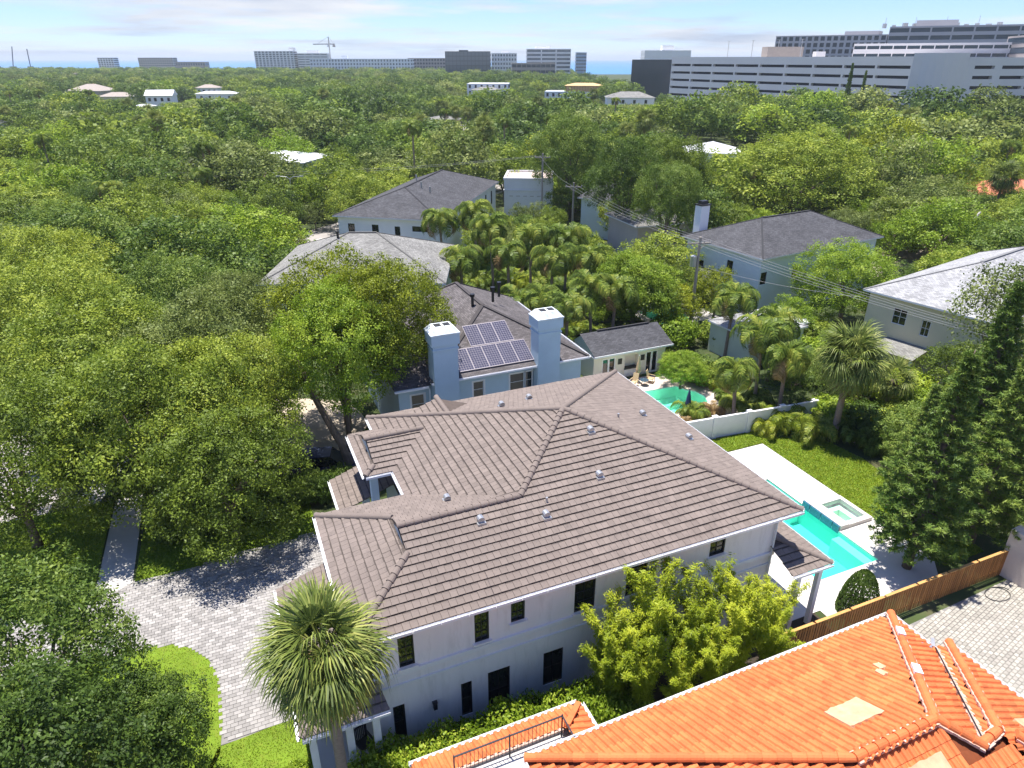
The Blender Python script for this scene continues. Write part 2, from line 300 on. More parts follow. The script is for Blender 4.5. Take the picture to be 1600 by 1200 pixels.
# ------------------------------------------------------------ frame shared by the street's houses
A0 = R(23.0); UX = (math.cos(A0), math.sin(A0)); NR = (14.09, 27.33)
def HW(u, v): return (NR[0] + u * UX[0] - v * UX[1], NR[1] + u * UX[1] + v * UX[0])
def HP(l): return [HW(*p) for p in l]
def sheet(name, outer, holes, z, mat, parent=None, kind='structure'):
    bm = bmesh.new(); es = []
    for loop in [outer] + holes:
        vs_ = [bm.verts.new((x, y, z)) for x, y in loop]
        es += [bm.edges.new((vs_[i], vs_[(i + 1) % len(vs_)])) for i in range(len(vs_))]
    bmesh.ops.triangle_fill(bm, use_beauty=True, use_dissolve=False, edges=es)
    for f in bm.faces:
        f.normal_update()
        if f.normal.z < 0: f.normal_flip()
    me = bpy.data.meshes.new(name); bm.to_mesh(me); bm.free(); me.materials.append(mat)
    return link(name, me, parent, kind=kind)
def inside(p, poly):
    c = False
    for i in range(len(poly)):
        x1, y1 = poly[i]; x2, y2 = poly[i - 1]
        if (y1 > p[1]) != (y2 > p[1]) and p[0] < (x2 - x1) * (p[1] - y1) / (y2 - y1) + x1: c = not c
    return c
# ------------------------------------------------------------ ground, water, roads, pavements
POOL = [(4.3, 1.45), (8.95, 1.45), (8.95, 10.8), (4.3, 10.8)]
SPA = [(9.75, 4.75), (11.45, 4.75), (11.45, 6.75), (9.75, 6.75)]
NPOOL = [(7.2, 21.8), (11.6, 21.8), (12.7, 22.4), (13.1, 23.4), (12.9, 24.6), (12.3, 25.2), (12.0, 26.1), (7.2, 26.4)]
FPOOL = [(19.8, 40.2), (24.2, 40.2), (24.2, 44.6), (19.8, 44.6)]
hole = lambda p, g: [(x + g * (1 if x > sum(q[0] for q in p) / len(p) else -1), y + g * (1 if y > sum(q[1] for q in p) / len(p) else -1)) for x, y in p]
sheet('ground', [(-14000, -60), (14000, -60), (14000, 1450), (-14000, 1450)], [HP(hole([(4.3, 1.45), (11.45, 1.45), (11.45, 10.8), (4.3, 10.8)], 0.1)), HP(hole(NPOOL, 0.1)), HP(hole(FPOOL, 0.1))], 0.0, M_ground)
struct('sea', MB().poly([(-14000, 1450, -0.3), (14000, 1450, -0.3), (14000, 16000, -0.3), (-14000, 16000, -0.3)]), M_sea)
def ribbon(name, pts, w, z, mat):
    mb = MB(); pts = [Vector((*p, z)) for p in pts]; L_, R_ = [], []
    for i, p in enumerate(pts):
        d = (pts[min(i + 1, len(pts) - 1)] - pts[max(i - 1, 0)]).normalized(); n = Vector((-d.y, d.x, 0)) * w / 2; L_.append(p + n); R_.append(p - n)
    for i in range(len(pts) - 1): mb.poly([R_[i], R_[i + 1], L_[i + 1], L_[i]])
    return struct(name, mb, mat)
ROAD = [(-30, -20), (-31, 5), (-32.5, 25), (-35.5, 45), (-38.5, 68), (-39, 90), (-34, 112), (-21, 138), (2, 172), (20, 215), (30, 300)]
ribbon('road', ROAD, 7.5, 0.012, M_asphalt)
ribbon('kerb_verge', [(x + 6.0, y) for x, y in ROAD], 1.5, 0.008, M_conc)
ribbon('cross_street', [(20, 121), (52, 116), (90, 112), (140, 118)], 8, 0.012, M_asphalt)
ribbon('side_street', [(-33, 110), (-24, 106), (-16, 92)], 6, 0.016, M_conc)
ribbon('distant_street', [(-12, 215), (-22, 260), (-24, 330)], 9, 0.012, M_asphalt)
struct('sandy_yard', MB().poly([(48, 84, .01), (64, 88, .01), (74, 104, .01), (70, 112, .01), (55, 110, .01), (50, 98, .01)]), M_sand)
struct('neighbour_drive', MB().poly([(-16.5, 38, .006), (-9.6, 40.5, .006), (-10.5, 47, .006), (-14, 53, .006), (-30, 55, .006), (-31, 46, .006)]), M_sand)
# walkway slabs between lawn and street
wk = HP([(-33.6, 15.4), (-31.7, 16.6), (-31.6, 26), (-33.3, 26)])
struct('walkway', MB().poly([(x, y, 0.02) for x, y in wk]), M_conc)
DRIVE = [(-33, 27.5), (-29, 27.4), (-25.5, 27.6), (-22.9, 28.6), (-21.57, 30.39), (-19.9, 31.0), (-18.15, 31.9), (-16.2, 33.0), (-14.3, 33.8), (-12.6, 34.9), (-11.2, 34.6), (-9.7, 31.6), (-6.8, 24.8), (-6.2, 22.6), (-9.27, 21.44), (-12.63, 20.01),
         (-13.1, 21.0), (-13.7, 22.4), (-14.3, 23.6), (-15.1, 24.5), (-16.2, 25.2), (-17.53, 25.5), (-19.32, 24.95), (-22.5, 23.6), (-27, 21.7), (-33, 20)]
drive = sheet('driveway', DRIVE, [], 0.01, M_joint)
ISL = [(-12.5, 19.6), (-13.0, 21.2), (-13.6, 22.6), (-14.2, 23.75), (-15.05, 24.7), (-16.2, 25.42), (-17.55, 25.72), (-19.4, 25.15), (-22.6, 23.8), (-27, 21.9), (-26, 12), (-13.2, 12)]
sheet('front_lawn', ISL, [], 0.03, M_lawn)
LAWN2 = [(-12.7, 19.9), (-9.3, 21.65), (-8.2, 21.7), (-7.6, 18.9), (-6.5, 15.4), (-9, 10), (-13.0, 10)]
sheet('porch_lawn', LAWN2, [], 0.03, M_lawn)
LAWN3 = [(-31.6, 16.3), (-29.8, 16.2), (-27.9, 16.45), (-26, 16.7), (-24.0, 16.6), (-21.3, 16.7), (-21.3, 21.5), (-31.4, 21.5)]
sheet('side_lawn', HP(LAWN3), [], 0.026, M_lawn)
LAWN4 = [(-40, 15.5), (-33.7, 15.5), (-33.4, 26), (-40, 26)]
sheet('verge_lawn', HP(LAWN4), [], 0.026, M_lawn)
LAWN5 = [(6.0, 14.95), (12.1, 14.95), (12.1, -0.5), (15.5, -0.5), (17.4, 10), (16.5, 16.4), (6.0, 17.1)]
sheet('back_lawn', HP(LAWN5), [], 0.026, M_lawn)
sheet('far_lawn', [(34, 124), (62, 119), (66, 128), (40, 136)], [], 0.006, M_lawn)
sheet('side_bed', HP([(-21, -4.2), (-0.5, -2.3), (2.2, -2.3), (2.2, 0.5), (-21, 0.5)]), [], 0.012, M_mulch)
def blades(name, poly, n, size, parent):
    xs = [p[0] for p in poly]; ys = [p[1] for p in poly]; out = []
    while len(out) < n:
        p = (rng.uniform(min(xs), max(xs)), rng.uniform(min(ys), max(ys)))
        if inside(p, poly): out.append((*p, 0.05))
    pos = np.array(out); nor = nrng.normal(size=(n, 3)); nor[:, 2] = np.abs(nor[:, 2]) * .5 + .25
    up = np.tile(np.array([0, 0, 1.0]), (n, 1))
    o = link(name, meshcloud(name, pos, nor, nrng.uniform(.6, 1.2, n) * size, nrng.uniform(0, 1, n), L_grass, 0.5, updir=up), None, kind='stuff')
    tag(o, parent, 'grass'); return o
blades('grass', ISL, 30000, 0.075, 'short green grass of the curved front lawn beside the paved driveway')
blades('grass', LAWN2, 18000, 0.075, 'short green grass between the driveway and the porch palm')
blades('grass', HP(LAWN5), 42000, 0.12, 'bright green grass between the white pool deck and the white wall')
blades('grass', HP(LAWN3), 14000, 0.12, 'shaded grass strip under the oaks beside the driveway')
blades('grass', HP(LAWN4), 10000, 0.12, 'sunny grass patch left of the concrete walkway')
def pavers(root, poly, org, ang, w, h, top, gap, mat, near_n, thick=0.05, name='paver'):
    """running-bond pavers: the nearest ones are objects of their own, the rest one joined part"""
    ca, sa = math.cos(ang), math.sin(ang); cells = []
    loc = [((x - org[0]) * ca + (y - org[1]) * sa, -(x - org[0]) * sa + (y - org[1]) * ca) for x, y in poly]
    x0, x1 = min(p[0] for p in loc), max(p[0] for p in loc); y0, y1 = min(p[1] for p in loc), max(p[1] for p in loc)
    for r in range(int((y1 - y0) / h) + 1):
        for c in range(int((x1 - x0) / w) + 2):
            a = x0 + c * w - (w / 2 if r % 2 else 0); b_ = y0 + r * h
            if all(inside(q, loc) for q in ((a + .02, b_ + .02), (a + w - .02, b_ + .02), (a + w - .02, b_ + h - .02), (a + .02, b_ + h - .02))):
                X, Y = org[0] + (a + w / 2) * ca - (b_ + h / 2) * sa, org[1] + (a + w / 2) * sa + (b_ + h / 2) * ca
                d = Y * .903 + 26.9 * .43; px = X / d
                cells.append((X * X + Y * Y if abs(px) < 0.75 and (Y * .43 - 26.9 * .903) / d > -.56 else 1e6 + X * X + Y * Y, X, Y))
    cells.sort(); gx, gy = w / 2 - gap / 2, h / 2 - gap / 2; bv = .012
    def shape(mb, X, Y, zt, tone):
        ex, ey = Vector((ca, sa, 0)), Vector((-sa, ca, 0)); c = Vector((X, Y, 0)); pts = []
        for z, k in ((top - thick, 0), (zt - bv, 0), (zt, bv)):
            pts += [c + ex * (s1 * (gx - k)) + ey * (s2 * (gy - k)) + Vector((0, 0, z)) for s1, s2 in ((-1, -1), (1, -1), (1, 1), (-1, 1))]
        fs = [(8, 9, 10, 11)] + [(l * 4 + i, l * 4 + (i + 1) % 4, l * 4 + 4 + (i + 1) % 4, l * 4 + 4 + i) for l in (0, 1) for i in range(4)]
        mb.add(pts, fs, tone)
    variants = []
    for k in range(7):
        mb = MB(); shape(mb, 0, 0, top, rng.uniform(0, 1)); variants.append(mb.mesh(name, mat))
    for _, X, Y in cells[:near_n]:
        o = link(name, variants[rng.randrange(7)], root, (X, Y, rng.uniform(-.004, .004)))
    mb = MB()
    for _, X, Y in cells[near_n:]: shape(mb, X, Y, top + rng.uniform(-.004, .004), rng.uniform(0, 1))
    if cells[near_n:]: mb.build(name + '_field', mat, root, kind='stuff')
pavers(drive, DRIVE, (-10, 22), A0, 0.32, 0.21, 0.055, 0.012, M_paver, 300)
COURT = HP([(-1.0, -3.2), (14.1, -2.7), (30, -2.2), (30, -20), (4, -20), (-0.6, -12), (-0.6, -5)])
court = sheet('paved_court', COURT, [], 0.01, M_joint)
pavers(court, COURT, (18, 22), A0 + R(12), 0.30, 0.20, 0.055, 0.016, M_tanpaver, 300)

# ------------------------------------------------------------ roof-piece builders
def Lp(p, q, t): return tuple(a + (b_ - a) * t for a, b_ in zip(p, q))
class Plane:
    """roof plane: P(s,t) = o + s*sd + t*(td + k*z), t in plan metres up from the eave"""
    def __init__(s, o, sd_, td_, k): s.o, s.sd, s.td, s.k = Vector(o), Vector((*sd_, 0)), Vector((*td_, 0)), k; s.n = s.sd.cross((s.td + Vector((0, 0, k))).normalized()).normalized(); s.n = s.n if s.n.z > 0 else -s.n
    def P(s, a, t, lift=0): return s.o + s.sd * a + s.td * t + Vector((0, 0, s.k * t)) + s.n * lift
def flat_tiles(pl, tmax, bounds, root_mw, w=0.31, e=0.362, out=None, full=None):
    """flat interlocking tiles, course by course, cut at hips and valleys; bounds(t) -> [(s0,s1),..]"""
    nrow = int(math.ceil(tmax / e - 1e-6))
    for r in range(nrow):
        t0, t1 = r * e, min((r + 1) * e, tmax); b0, b1 = bounds(t0 + 1e-4), bounds(t1 - 1e-4)
        if len(b0) != len(b1):
            bm_ = bounds((t0 + t1) / 2); b0 = b1 = bm_
        for (l0, h0), (l1, h1) in zip(b0, b1):
            lo, hi = min(l0, l1), max(h0, h1); c = math.floor(lo / w) * w - (w / 2 if r % 2 else 0)
            while c < hi:
                a, b_ = c + .006, c + w - .006; c += w
                a0, c0 = max(a, l0), min(b_, h0); a1, c1 = max(a, l1), min(b_, h1)
                if c0 - a0 < .03 and c1 - a1 < .03: continue
                if c0 < a0: a0 = c0 = min(max((a0 + c0) / 2, l0), h0)
                if c1 < a1: a1 = c1 = min(max((a1 + c1) / 2, l1), h1)
                isfull = abs(c0 - a0 - (w - .012)) < 1e-3 and abs(c1 - a1 - (w - .012)) < 1e-3 and t1 - t0 > e - 1e-3
                j = rng.uniform(-.006, .006); ov = .05
                lo_, up_ = .085 + j, .02
                pts = [pl.P(a0, t0 - ov, .035), pl.P(c0, t0 - ov, .035), pl.P(c1, t1, 0), pl.P(a1, t1, 0),
                       pl.P(a0, t0 - ov, lo_), pl.P(c0, t0 - ov, lo_), pl.P(c1, t1, up_), pl.P(a1, t1, up_)]
                if isfull and full is not None: full.append((pl, (a0 + c0) / 2, t0, j))
                else:
                    g0 = 1 - rng.uniform(.09, .13) / (t1 - t0 + ov); pts += [pts[5].lerp(pts[6], g0), pts[4].lerp(pts[7], g0)]
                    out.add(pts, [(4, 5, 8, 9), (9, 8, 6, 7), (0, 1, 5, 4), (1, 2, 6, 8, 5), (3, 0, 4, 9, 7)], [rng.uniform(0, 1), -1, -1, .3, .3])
def flat_tile_mesh(k, mat, w=0.31, e=0.362):
    ms = []
    for i in range(8):
        pl = Plane((0, 0, 0), (1, 0), (0, 1), k); hw = w / 2 - .006; mb = MB()
        pts = [pl.P(x, t, l) for t, l in ((-.05, .035), (e, 0)) for x in ((-hw, hw) if t < 0 else (hw, -hw))] + [pl.P(-hw, -.05, .085), pl.P(hw, -.05, .085), pl.P(hw, e, .02), pl.P(-hw, e, .02)]
        g0 = 1 - rng.uniform(.09, .13) / (e + .05); pts += [pts[5].lerp(pts[6], g0), pts[4].lerp(pts[7], g0)]
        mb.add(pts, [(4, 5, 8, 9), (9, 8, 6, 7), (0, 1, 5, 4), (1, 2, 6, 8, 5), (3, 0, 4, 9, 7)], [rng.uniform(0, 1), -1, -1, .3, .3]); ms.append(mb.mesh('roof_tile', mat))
    return ms
def place_pieces(full, meshes, root, n_obj, bulk, k, fall, name='roof_tile'):
    """nearest n_obj full pieces become objects sharing mesh data; the others are joined into bulk"""
    rm = Matrix.Translation(root.location) @ Matrix.Rotation(root.rotation_euler[2], 4, 'Z'); c = Vector((0, 0, CAM_H))
    def key(q):
        p = rm @ q[0].P(q[1], q[2]); d = p.y * .903 + (26.9 - p.z) * .43; yy = (p.y * .43 - (26.9 - p.z) * .903) / d
        return (p - c).length + (1000 if abs(p.x / d) > .74 or abs(yy) > .555 else 0)
    full.sort(key=key)
    for pl, s_, t_, j in full[:n_obj]:
        o = link(name, meshes[rng.randrange(len(meshes))], root); q = pl.P(s_, t_)
        x, y = pl.sd, pl.td; z = Vector((0, 0, 1))
        if x.cross(y).z < 0: x = -x
        o.matrix_local = Matrix(((x.x, y.x, 0, q.x), (x.y, y.y, 0, q.y), (0, 0, 1, q.z + j), (0, 0, 0, 1)))
    for q in full[n_obj:]: fall(q, bulk)
def caps(root, a, b_, mesh_, step, name='ridge_cap', lift=0.0):
    a, b_ = Vector(a), Vector(b_); d = b_ - a; n = max(1, int(round(d.length / step))); dn = d.normalized()
    x = Vector((-dn.y, dn.x, 0)).normalized(); z = dn.cross(-x) if dn.cross(-x).z > 0 else dn.cross(x)
    for i in range(n):
        o = link(name, mesh_[rng.randrange(len(mesh_))], root); p = a + d * (i / n) + Vector((0, 0, lift))
        o.matrix_local = Matrix(((dn.x, x.x, z.x, p.x), (dn.y, x.y, z.y, p.y), (dn.z, x.z, z.z, p.z), (0, 0, 0, 1)))
def cap_mesh(mat, L_, r0, r1, n=7, hh=1.0, names='ridge_cap'):
    ms = []
    for k in range(5):
        mb = MB(); v = []
        for x, r in ((-.03, r0), (L_, r1)):
            v += [(x, math.cos(math.pi * i / n) * r, math.sin(math.pi * i / n) * r * hh - .02 + (0.015 if x < 0 else 0)) for i in range(n + 1)]
        mb.add(v, [(i, i + 1, n + 2 + i, n + 1 + i) for i in range(n)] + [list(range(n + 1))[::-1], list(range(n + 1, 2 * n + 2))], rng.uniform(0.1, .9)); ms.append(mb.mesh(names, mat))
    return ms
def wall_open(mb, o, xd, L_, z0, z1, ops, inn, depth=0.14):
    """wall face with real openings; ops = [(x0,x1,z0,z1)], inn = inward direction"""
    o, xd, inn = Vector((*o, 0)), Vector((*xd, 0)), Vector((*inn, 0))
    xs = sorted({0, L_} | {q for w_ in ops for q in w_[:2]}); zs = sorted({z0, z1} | {q for w_ in ops for q in w_[2:]})
    pt = lambda x, z, d=0: o + xd * x + inn * d + Vector((0, 0, z))
    for xa, xb in zip(xs, xs[1:]):
        for za, zb in zip(zs, zs[1:]):
            if any(w_[0] <= xa and xb <= w_[1] and w_[2] <= za and zb <= w_[3] for w_ in ops): continue
            mb.poly([pt(xa, za), pt(xb, za), pt(xb, zb), pt(xa, zb)])
    for a, b_, c, d in ops:
        for p, q in (((a, c), (b_, c)), ((b_, c), (b_, d)), ((b_, d), (a, d)), ((a, d), (a, c))):
            mb.poly([pt(*p), pt(*q), pt(*q, depth), pt(*p, depth)])
def window(root, o, xd, inn, x0, x1, z0, z1, cols=2, rows=3, fmat=None, depth=0.10, sill=True, gmat=None, name='window', fw=0.055, smat=None, trim=None):
    fmat = fmat or M_black; gmat = gmat or M_glass
    o3, x3, n3 = Vector((*o, 0)), Vector((*xd, 0)), Vector((*inn, 0)); pt = lambda x, z, d: o3 + x3 * x + n3 * d + Vector((0, 0, z))
    mb = MB(); Z = Vector((0, 0, 1))
    for a, b_, c, d in ((x0, x0 + fw, z0, z1), (x1 - fw, x1, z0, z1), (x0 + fw, x1 - fw, z0, z0 + fw), (x0 + fw, x1 - fw, z1 - fw, z1)):
        mb.obox(pt((a + b_) / 2, (c + d) / 2, depth - .03), x3 * ((b_ - a) / 2), n3 * .03, Z * ((d - c) / 2))
    w = mb.build(name, fmat, root)
    g = MB().poly([pt(x0 + .01, z0 + .01, depth), pt(x1 - .01, z0 + .01, depth), pt(x1 - .01, z1 - .01, depth), pt(x0 + .01, z1 - .01, depth)])
    g.build('pane', gmat, w)
    if cols * rows > 1:
        b2 = MB(); mw = 0.016
        for i in range(1, cols):
            x = x0 + (x1 - x0) * i / cols; b2.obox(pt(x, (z0 + z1) / 2, depth - .014), x3 * mw, n3 * .012, Z * ((z1 - z0) / 2 - fw - .001))
        for i in range(1, rows):
            z = z0 + (z1 - z0) * i / rows; b2.obox(pt((x0 + x1) / 2, z, depth - .017), x3 * ((x1 - x0) / 2 - fw - .001), n3 * .012, Z * mw)
        b2.build('glazing_bar', fmat, w)
    if sill:
        MB().obox(pt((x0 + x1) / 2, z0 - .055, -.05), x3 * ((x1 - x0) / 2 + .1), n3 * .07, Z * .05).build('sill', smat or M_trim, w)
    if trim:
        b3 = MB()
        for a, b_, c, d in ((x0 - .1, x0, z0 - .1, z1 + .1), (x1, x1 + .1, z0 - .1, z1 + .1), (x0, x1, z0 - .1, z0), (x0, x1, z1, z1 + .1)):
            b3.obox(pt((a + b_) / 2, (c + d) / 2, -.012), x3 * ((b_ - a) / 2), n3 * .02, Z * ((d - c) / 2))
        b3.build('casing', trim, w)
    return w
def vent(root, p, label=None):
    """goose-neck roof vent"""
    mb = MB(); x, y, z = p
    mb.box(x - .2, x + .2, y - .2, y + .2, z - .1, z + .03)
    mb.tube([(x, y, z), (x, y, z + .18)], .12, 10)
    pts = []; n = 6
    prof = [(-.15, 0), (-.15, .1), (-.1, .17), (.0, .2), (.1, .17), (.15, .1), (.15, 0)]
    mb.add([(x + a, y - .13, z + .1 + b_) for a, b_ in prof] + [(x + a, y + .15, z + .1 + b_) for a, b_ in prof],
           [list(range(7))[::-1], list(range(7, 14))] + [(i, i + 1, 8 + i, 7 + i) for i in range(6)])
    return mb.build('roof_vent', M_metal, root)

# ------------------------------------------------------------ the main house (brown tile roof)
ZE, K = 7.1, 0.36; KB = K * 8.7 / 8.9
house = thing('tiled_villa', 'large white two storey villa with brown concrete tile hip roof in the middle', 'house', (*NR, 0), A0)
hm = MB()
wall_w = [(-20.0, -19.35, 4.55, 6.5), (-16.75, -16.1, 4.6, 6.55), (-15.1, -14.45, 5.1, 6.5), (-12.05, -11.0, 4.5, 6.6), (-9.4, -8.3, 4.5, 6.5), (-4.8, -3.9, 5.3, 6.55)]
wall_d = [(-20.45, -19.95, 0.45, 2.5), (-17.45, -16.95, 0.5, 2.5), (-16.2, -15.15, 0.1, 2.62), (-13.5, -12.5, 0.6, 2.65), (-10.2, -9.2, 0.6, 2.6)]
U0, U1 = -21.1, -0.75
off = lambda l: [(a - U0, b_ - U0, c, d) for a, b_, c, d in l]
wall_open(hm, (U0, 0.6), (1, 0), U1 - U0, 0, ZE - .12, off(wall_w + wall_d), (0, 1))
for p, q in (((U1, .6), (U1, 16.9)), ((U1, 16.9), (-16.7, 16.9)), ((-16.7, 16.9), (-16.7, 8.0)), ((-16.7, 8.0), (U0, 8.0)), ((U0, 8.0), (U0, .6))):
    hm.poly([(*p, 0), (*q, 0), (*q, ZE - .12), (*p, ZE - .12)])
hm.build('wall', M_stucco, house)
for a, b_, c, d in wall_w: window(house, (0, .6), (1, 0), (0, 1), a, b_, c, d, 2, 3 if d - c < 1.6 else 4)
for i, (a, b_, c, d) in enumerate(wall_d): window(house, (0, .6), (1, 0), (0, 1), a, b_, c, d, 1 if b_ - a < .6 else 2, 2, fmat=M_door, sill=False, name='door' if i == 2 else 'window')
bd = MB().box(U0 - .06, U1 + .06, .5, .6, 4.22, 4.42).box(U0 - .03, U1 + .03, .54, .6, 3.62, 3.72); bd.build('string_course', M_trim, house)
MB().tube([(U1 - .12, .5, .1), (U1 - .12, .5, ZE - .5), (U1 + .12, .12, ZE - .16)], .05, 8).build('downspout', M_gutter, house)
lm = MB().box(-18.78, -18.56, .42, .6, 2.05, 2.08).box(-18.75, -18.59, .4, .56, 1.72, 2.05); lmo = lm.build('wall_lantern', M_iron, house)
# roof decks (under the tiles) and soffit
zn = lambda u, v: ZE + K * v
dk = MB()
dk.poly([(u, v, ZE + K * v) for u, v in ((-21.8, 0), (0, 0), (-8.7, 8.7), (-13.05, 4.35), (-18.8, 4.35), (-18.8, 3.0))])
dk.poly([(u, v, ZE + K * (u + 17.4)) for u, v in ((-17.4, 17.6), (-17.4, 8.7), (-13.05, 4.35), (-8.7, 8.7))])
dk.poly([(u, v, ZE - K * u) for u, v in ((0, 0), (0, 17.6), (-8.7, 8.7))])
dk.poly([(u, v, ZE + KB * (17.6 - v)) for u, v in ((0, 17.6), (-17.4, 17.6), (-8.7, 8.7))])
dk.poly([(u, v, ZE + K * (8.7 - v)) for u, v in ((-17.4, 8.7), (-21.8, 8.7), (-18.8, 5.7), (-18.8, 4.35), (-13.05, 4.35))])
dk.poly([(u, v, ZE + K * (u + 21.8)) for u, v in ((-21.8, 8.7), (-21.8, 0), (-18.8, 3.0), (-18.8, 5.7))])
dk.poly([(-18.8, 3.0, ZE + 1.08), (-18.8, 4.35, ZE + K * 4.35), (-18.8, 5.7, ZE + 1.08)])
dk.poly([(u, v, ZE + K * (v - 11.2)) for u, v in ((-18.9, 11.2), (-17.4, 11.2), (-15.05, 13.55), (-18.3, 13.55), (-18.3, 11.8))])
dk.poly([(u, v, ZE + K * (15.9 - v)) for u, v in ((-18.9, 15.9), (-18.3, 15.3), (-18.3, 13.55), (-15.05, 13.55), (-17.4, 15.9))])
dk.poly([(u, v, ZE + K * (u + 18.9)) for u, v in ((-18.9, 11.2), (-18.3, 11.8), (-18.3, 15.3), (-18.9, 15.9))])
dk.poly([(-18.3, 11.8, ZE + .216), (-18.3, 13.55, ZE + K * 2.35), (-18.3, 15.3, ZE + .216)])
dk.poly([(-13.5, 13.61, ZE + K * 3.9), (-13.5, 15.8, ZE + K * 3.9), (-15.64, 15.8, ZE + K * 1.76)])
dk.poly([(-13.5, 13.61, ZE + K * 3.9), (-11.37, 15.8, ZE + KB * 1.8), (-13.5, 15.8, ZE + K * 3.9)])
dk.poly([(-15.64, 15.8, ZE + K * 1.76), (-13.5, 15.8, ZE + K * 3.9), (-11.37, 15.8, ZE + KB * 1.8)])
roof = dk.build('roof', M_deck, house)
sf = MB(); sf.prism([(-21.72, .08), (-.08, .08), (-.08, 17.5), (-17.3, 17.5), (-17.3, 15.8), (-18.8, 15.8), (-18.8, 11.3), (-17.3, 11.3), (-17.3, 8.6), (-21.72, 8.6)], ZE - .13, ZE - .02)
sf.build('soffit', M_trim, house)
bulk, full = MB(), []
def hb(segs): return lambda t: segs(t)
PN = Plane((0, 0, ZE), (1, 0), (0, 1), K)
flat_tiles(PN, 8.7, lambda t: [((-21.8 + t) if t < 3 else (-18.8 if t < 4.35 else -17.4 + t), -t)], None, out=bulk, full=full)
PL_ = Plane((-17.4, 0, ZE), (0, -1), (1, 0), K)          # s = -v
def lb(t):
    lo, hi = (8.7 - t if t < 4.35 else t), 17.6 - t * 8.9 / 8.7
    if t < 2.35: return [(-hi, -(15.9 - t)), (-(11.2 + t), -lo)]
    return [(-hi, -lo)]
flat_tiles(PL_, 8.7, lb, None, out=bulk, full=full)
PR = Plane((0, 0, ZE), (0, 1), (-1, 0), K)
flat_tiles(PR, 8.7, lambda t: [(t, 17.6 - t * 8.9 / 8.7)], None, out=bulk, full=full)
PB = Plane((0, 17.6, ZE), (-1, 0), (0, -1), KB)
flat_tiles(PB, 8.9, lambda t: [(t * 8.7 / 8.9, 17.4 - t * 8.7 / 8.9)], None, out=bulk)
PW = Plane((0, 8.7, ZE), (-1, 0), (0, -1), K)            # s = -u
flat_tiles(PW, 4.35, lambda t: [(17.4 - t, 21.8 - t if t < 3 else 18.8)], None, out=bulk, full=full)
PWL = Plane((-21.8, 0, ZE), (0, -1), (1, 0), K)
flat_tiles(PWL, 3.0, lambda t: [(-(8.7 - t), -t)], None, out=bulk, full=full)
PEN = Plane((0, 11.2, ZE), (1, 0), (0, 1), K); flat_tiles(PEN, 2.35, lambda t: [(-18.9 + t if t < .6 else -18.3, -17.4 + t)], None, out=bulk, full=full)
PEF = Plane((0, 15.9, ZE), (-1, 0), (0, -1), K); flat_tiles(PEF, 2.35, lambda t: [(17.4 - t, 18.9 - t if t < .6 else 18.3)], None, out=bulk)
PEL = Plane((-18.9, 0, ZE), (0, -1), (1, 0), K); flat_tiles(PEL, .6, lambda t: [(-(15.9 - t), -(11.2 + t))], None, out=bulk)
PGL = Plane((-17.4, 0, ZE), (0, -1), (1, 0), K); flat_tiles(PGL, 3.9, lambda t: [(-15.8, -(17.6 - t * 8.9 / 8.7))] if t > 1.8 else [(0, 0)], None, out=bulk)
def flat_fall(q, bulk_):
    pl, s_, t_, j = q; hw, e = .149, .362
    pts = [pl.P(s_ - hw, t_ - .05, .035), pl.P(s_ + hw, t_ - .05, .035), pl.P(s_ + hw, t_ + e, 0), pl.P(s_ - hw, t_ + e, 0), pl.P(s_ - hw, t_ - .05, .085 + j), pl.P(s_ + hw, t_ - .05, .085 + j), pl.P(s_ + hw, t_ + e, .02), pl.P(s_ - hw, t_ + e, .02)]
    g0 = 1 - rng.uniform(.09, .13) / (e + .05); pts += [pts[5].lerp(pts[6], g0), pts[4].lerp(pts[7], g0)]
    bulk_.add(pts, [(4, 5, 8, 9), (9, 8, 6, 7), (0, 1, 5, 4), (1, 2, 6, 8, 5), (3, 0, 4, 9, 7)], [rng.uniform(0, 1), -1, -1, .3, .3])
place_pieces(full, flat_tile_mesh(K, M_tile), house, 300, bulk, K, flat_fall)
# lower roofs: garage skirt and porch (left), rear lean-to hip (right), entry skirt
ZL, KL = 3.95, 0.36
dk2 = MB()
dk2.poly([(-24.1, -.6, ZL), (-20.75, -.6, ZL), (-21.1, .6, ZL + .432), (-21.1, 2.4, ZL + 1.08)][:4])
dk2.poly([(-24.1, 8.0, ZL), (-24.1, -.6, ZL), (-21.1, 2.4, ZL + 1.08), (-21.1, 8.0, ZL + 1.08)])
dk2.poly([(-20.2, 16.2, ZL + .2), (-20.2, 12.7, ZL + .2), (-16.7, 12.7, ZL + 1.46), (-16.7, 16.2, ZL + 1.46)])
dk2.poly([(-.95, -1.05, ZL + .2), (1.6, -1.05, ZL + .2), (-.75, 1.3, ZL + 1.05), (-.75, .6, ZL + .8)])
dk2.poly([(1.6, -1.05, ZL + .2), (1.6, 9, ZL + .2), (-.75, 9, ZL + 1.05), (-.75, 1.3, ZL + 1.05)])
dk2.build('lower_roof', M_deck, house)
P1 = Plane((-24.1, 0, ZL), (0, -1), (1, 0), KL); flat_tiles(P1, 3.0, lambda t: [(-8.0, .6 - t)], None, out=bulk)
P2 = Plane((0, -.6, ZL), (1, 0), (0, 1), KL); flat_tiles(P2, 1.2, lambda t: [(-24.1 + t, -20.75 - t * .2)], None, out=bulk)
P3 = Plane((-20.2, 0, ZL + .2), (0, -1), (1, 0), KL); flat_tiles(P3, 3.4, lambda t: [(-16.2, -12.7)], None, out=bulk)
P4 = Plane((0, -1.05, ZL + .2), (1, 0), (0, 1), KL); flat_tiles(P4, 1.65, lambda t: [(-.95, 1.6 - t)], None, out=bulk)
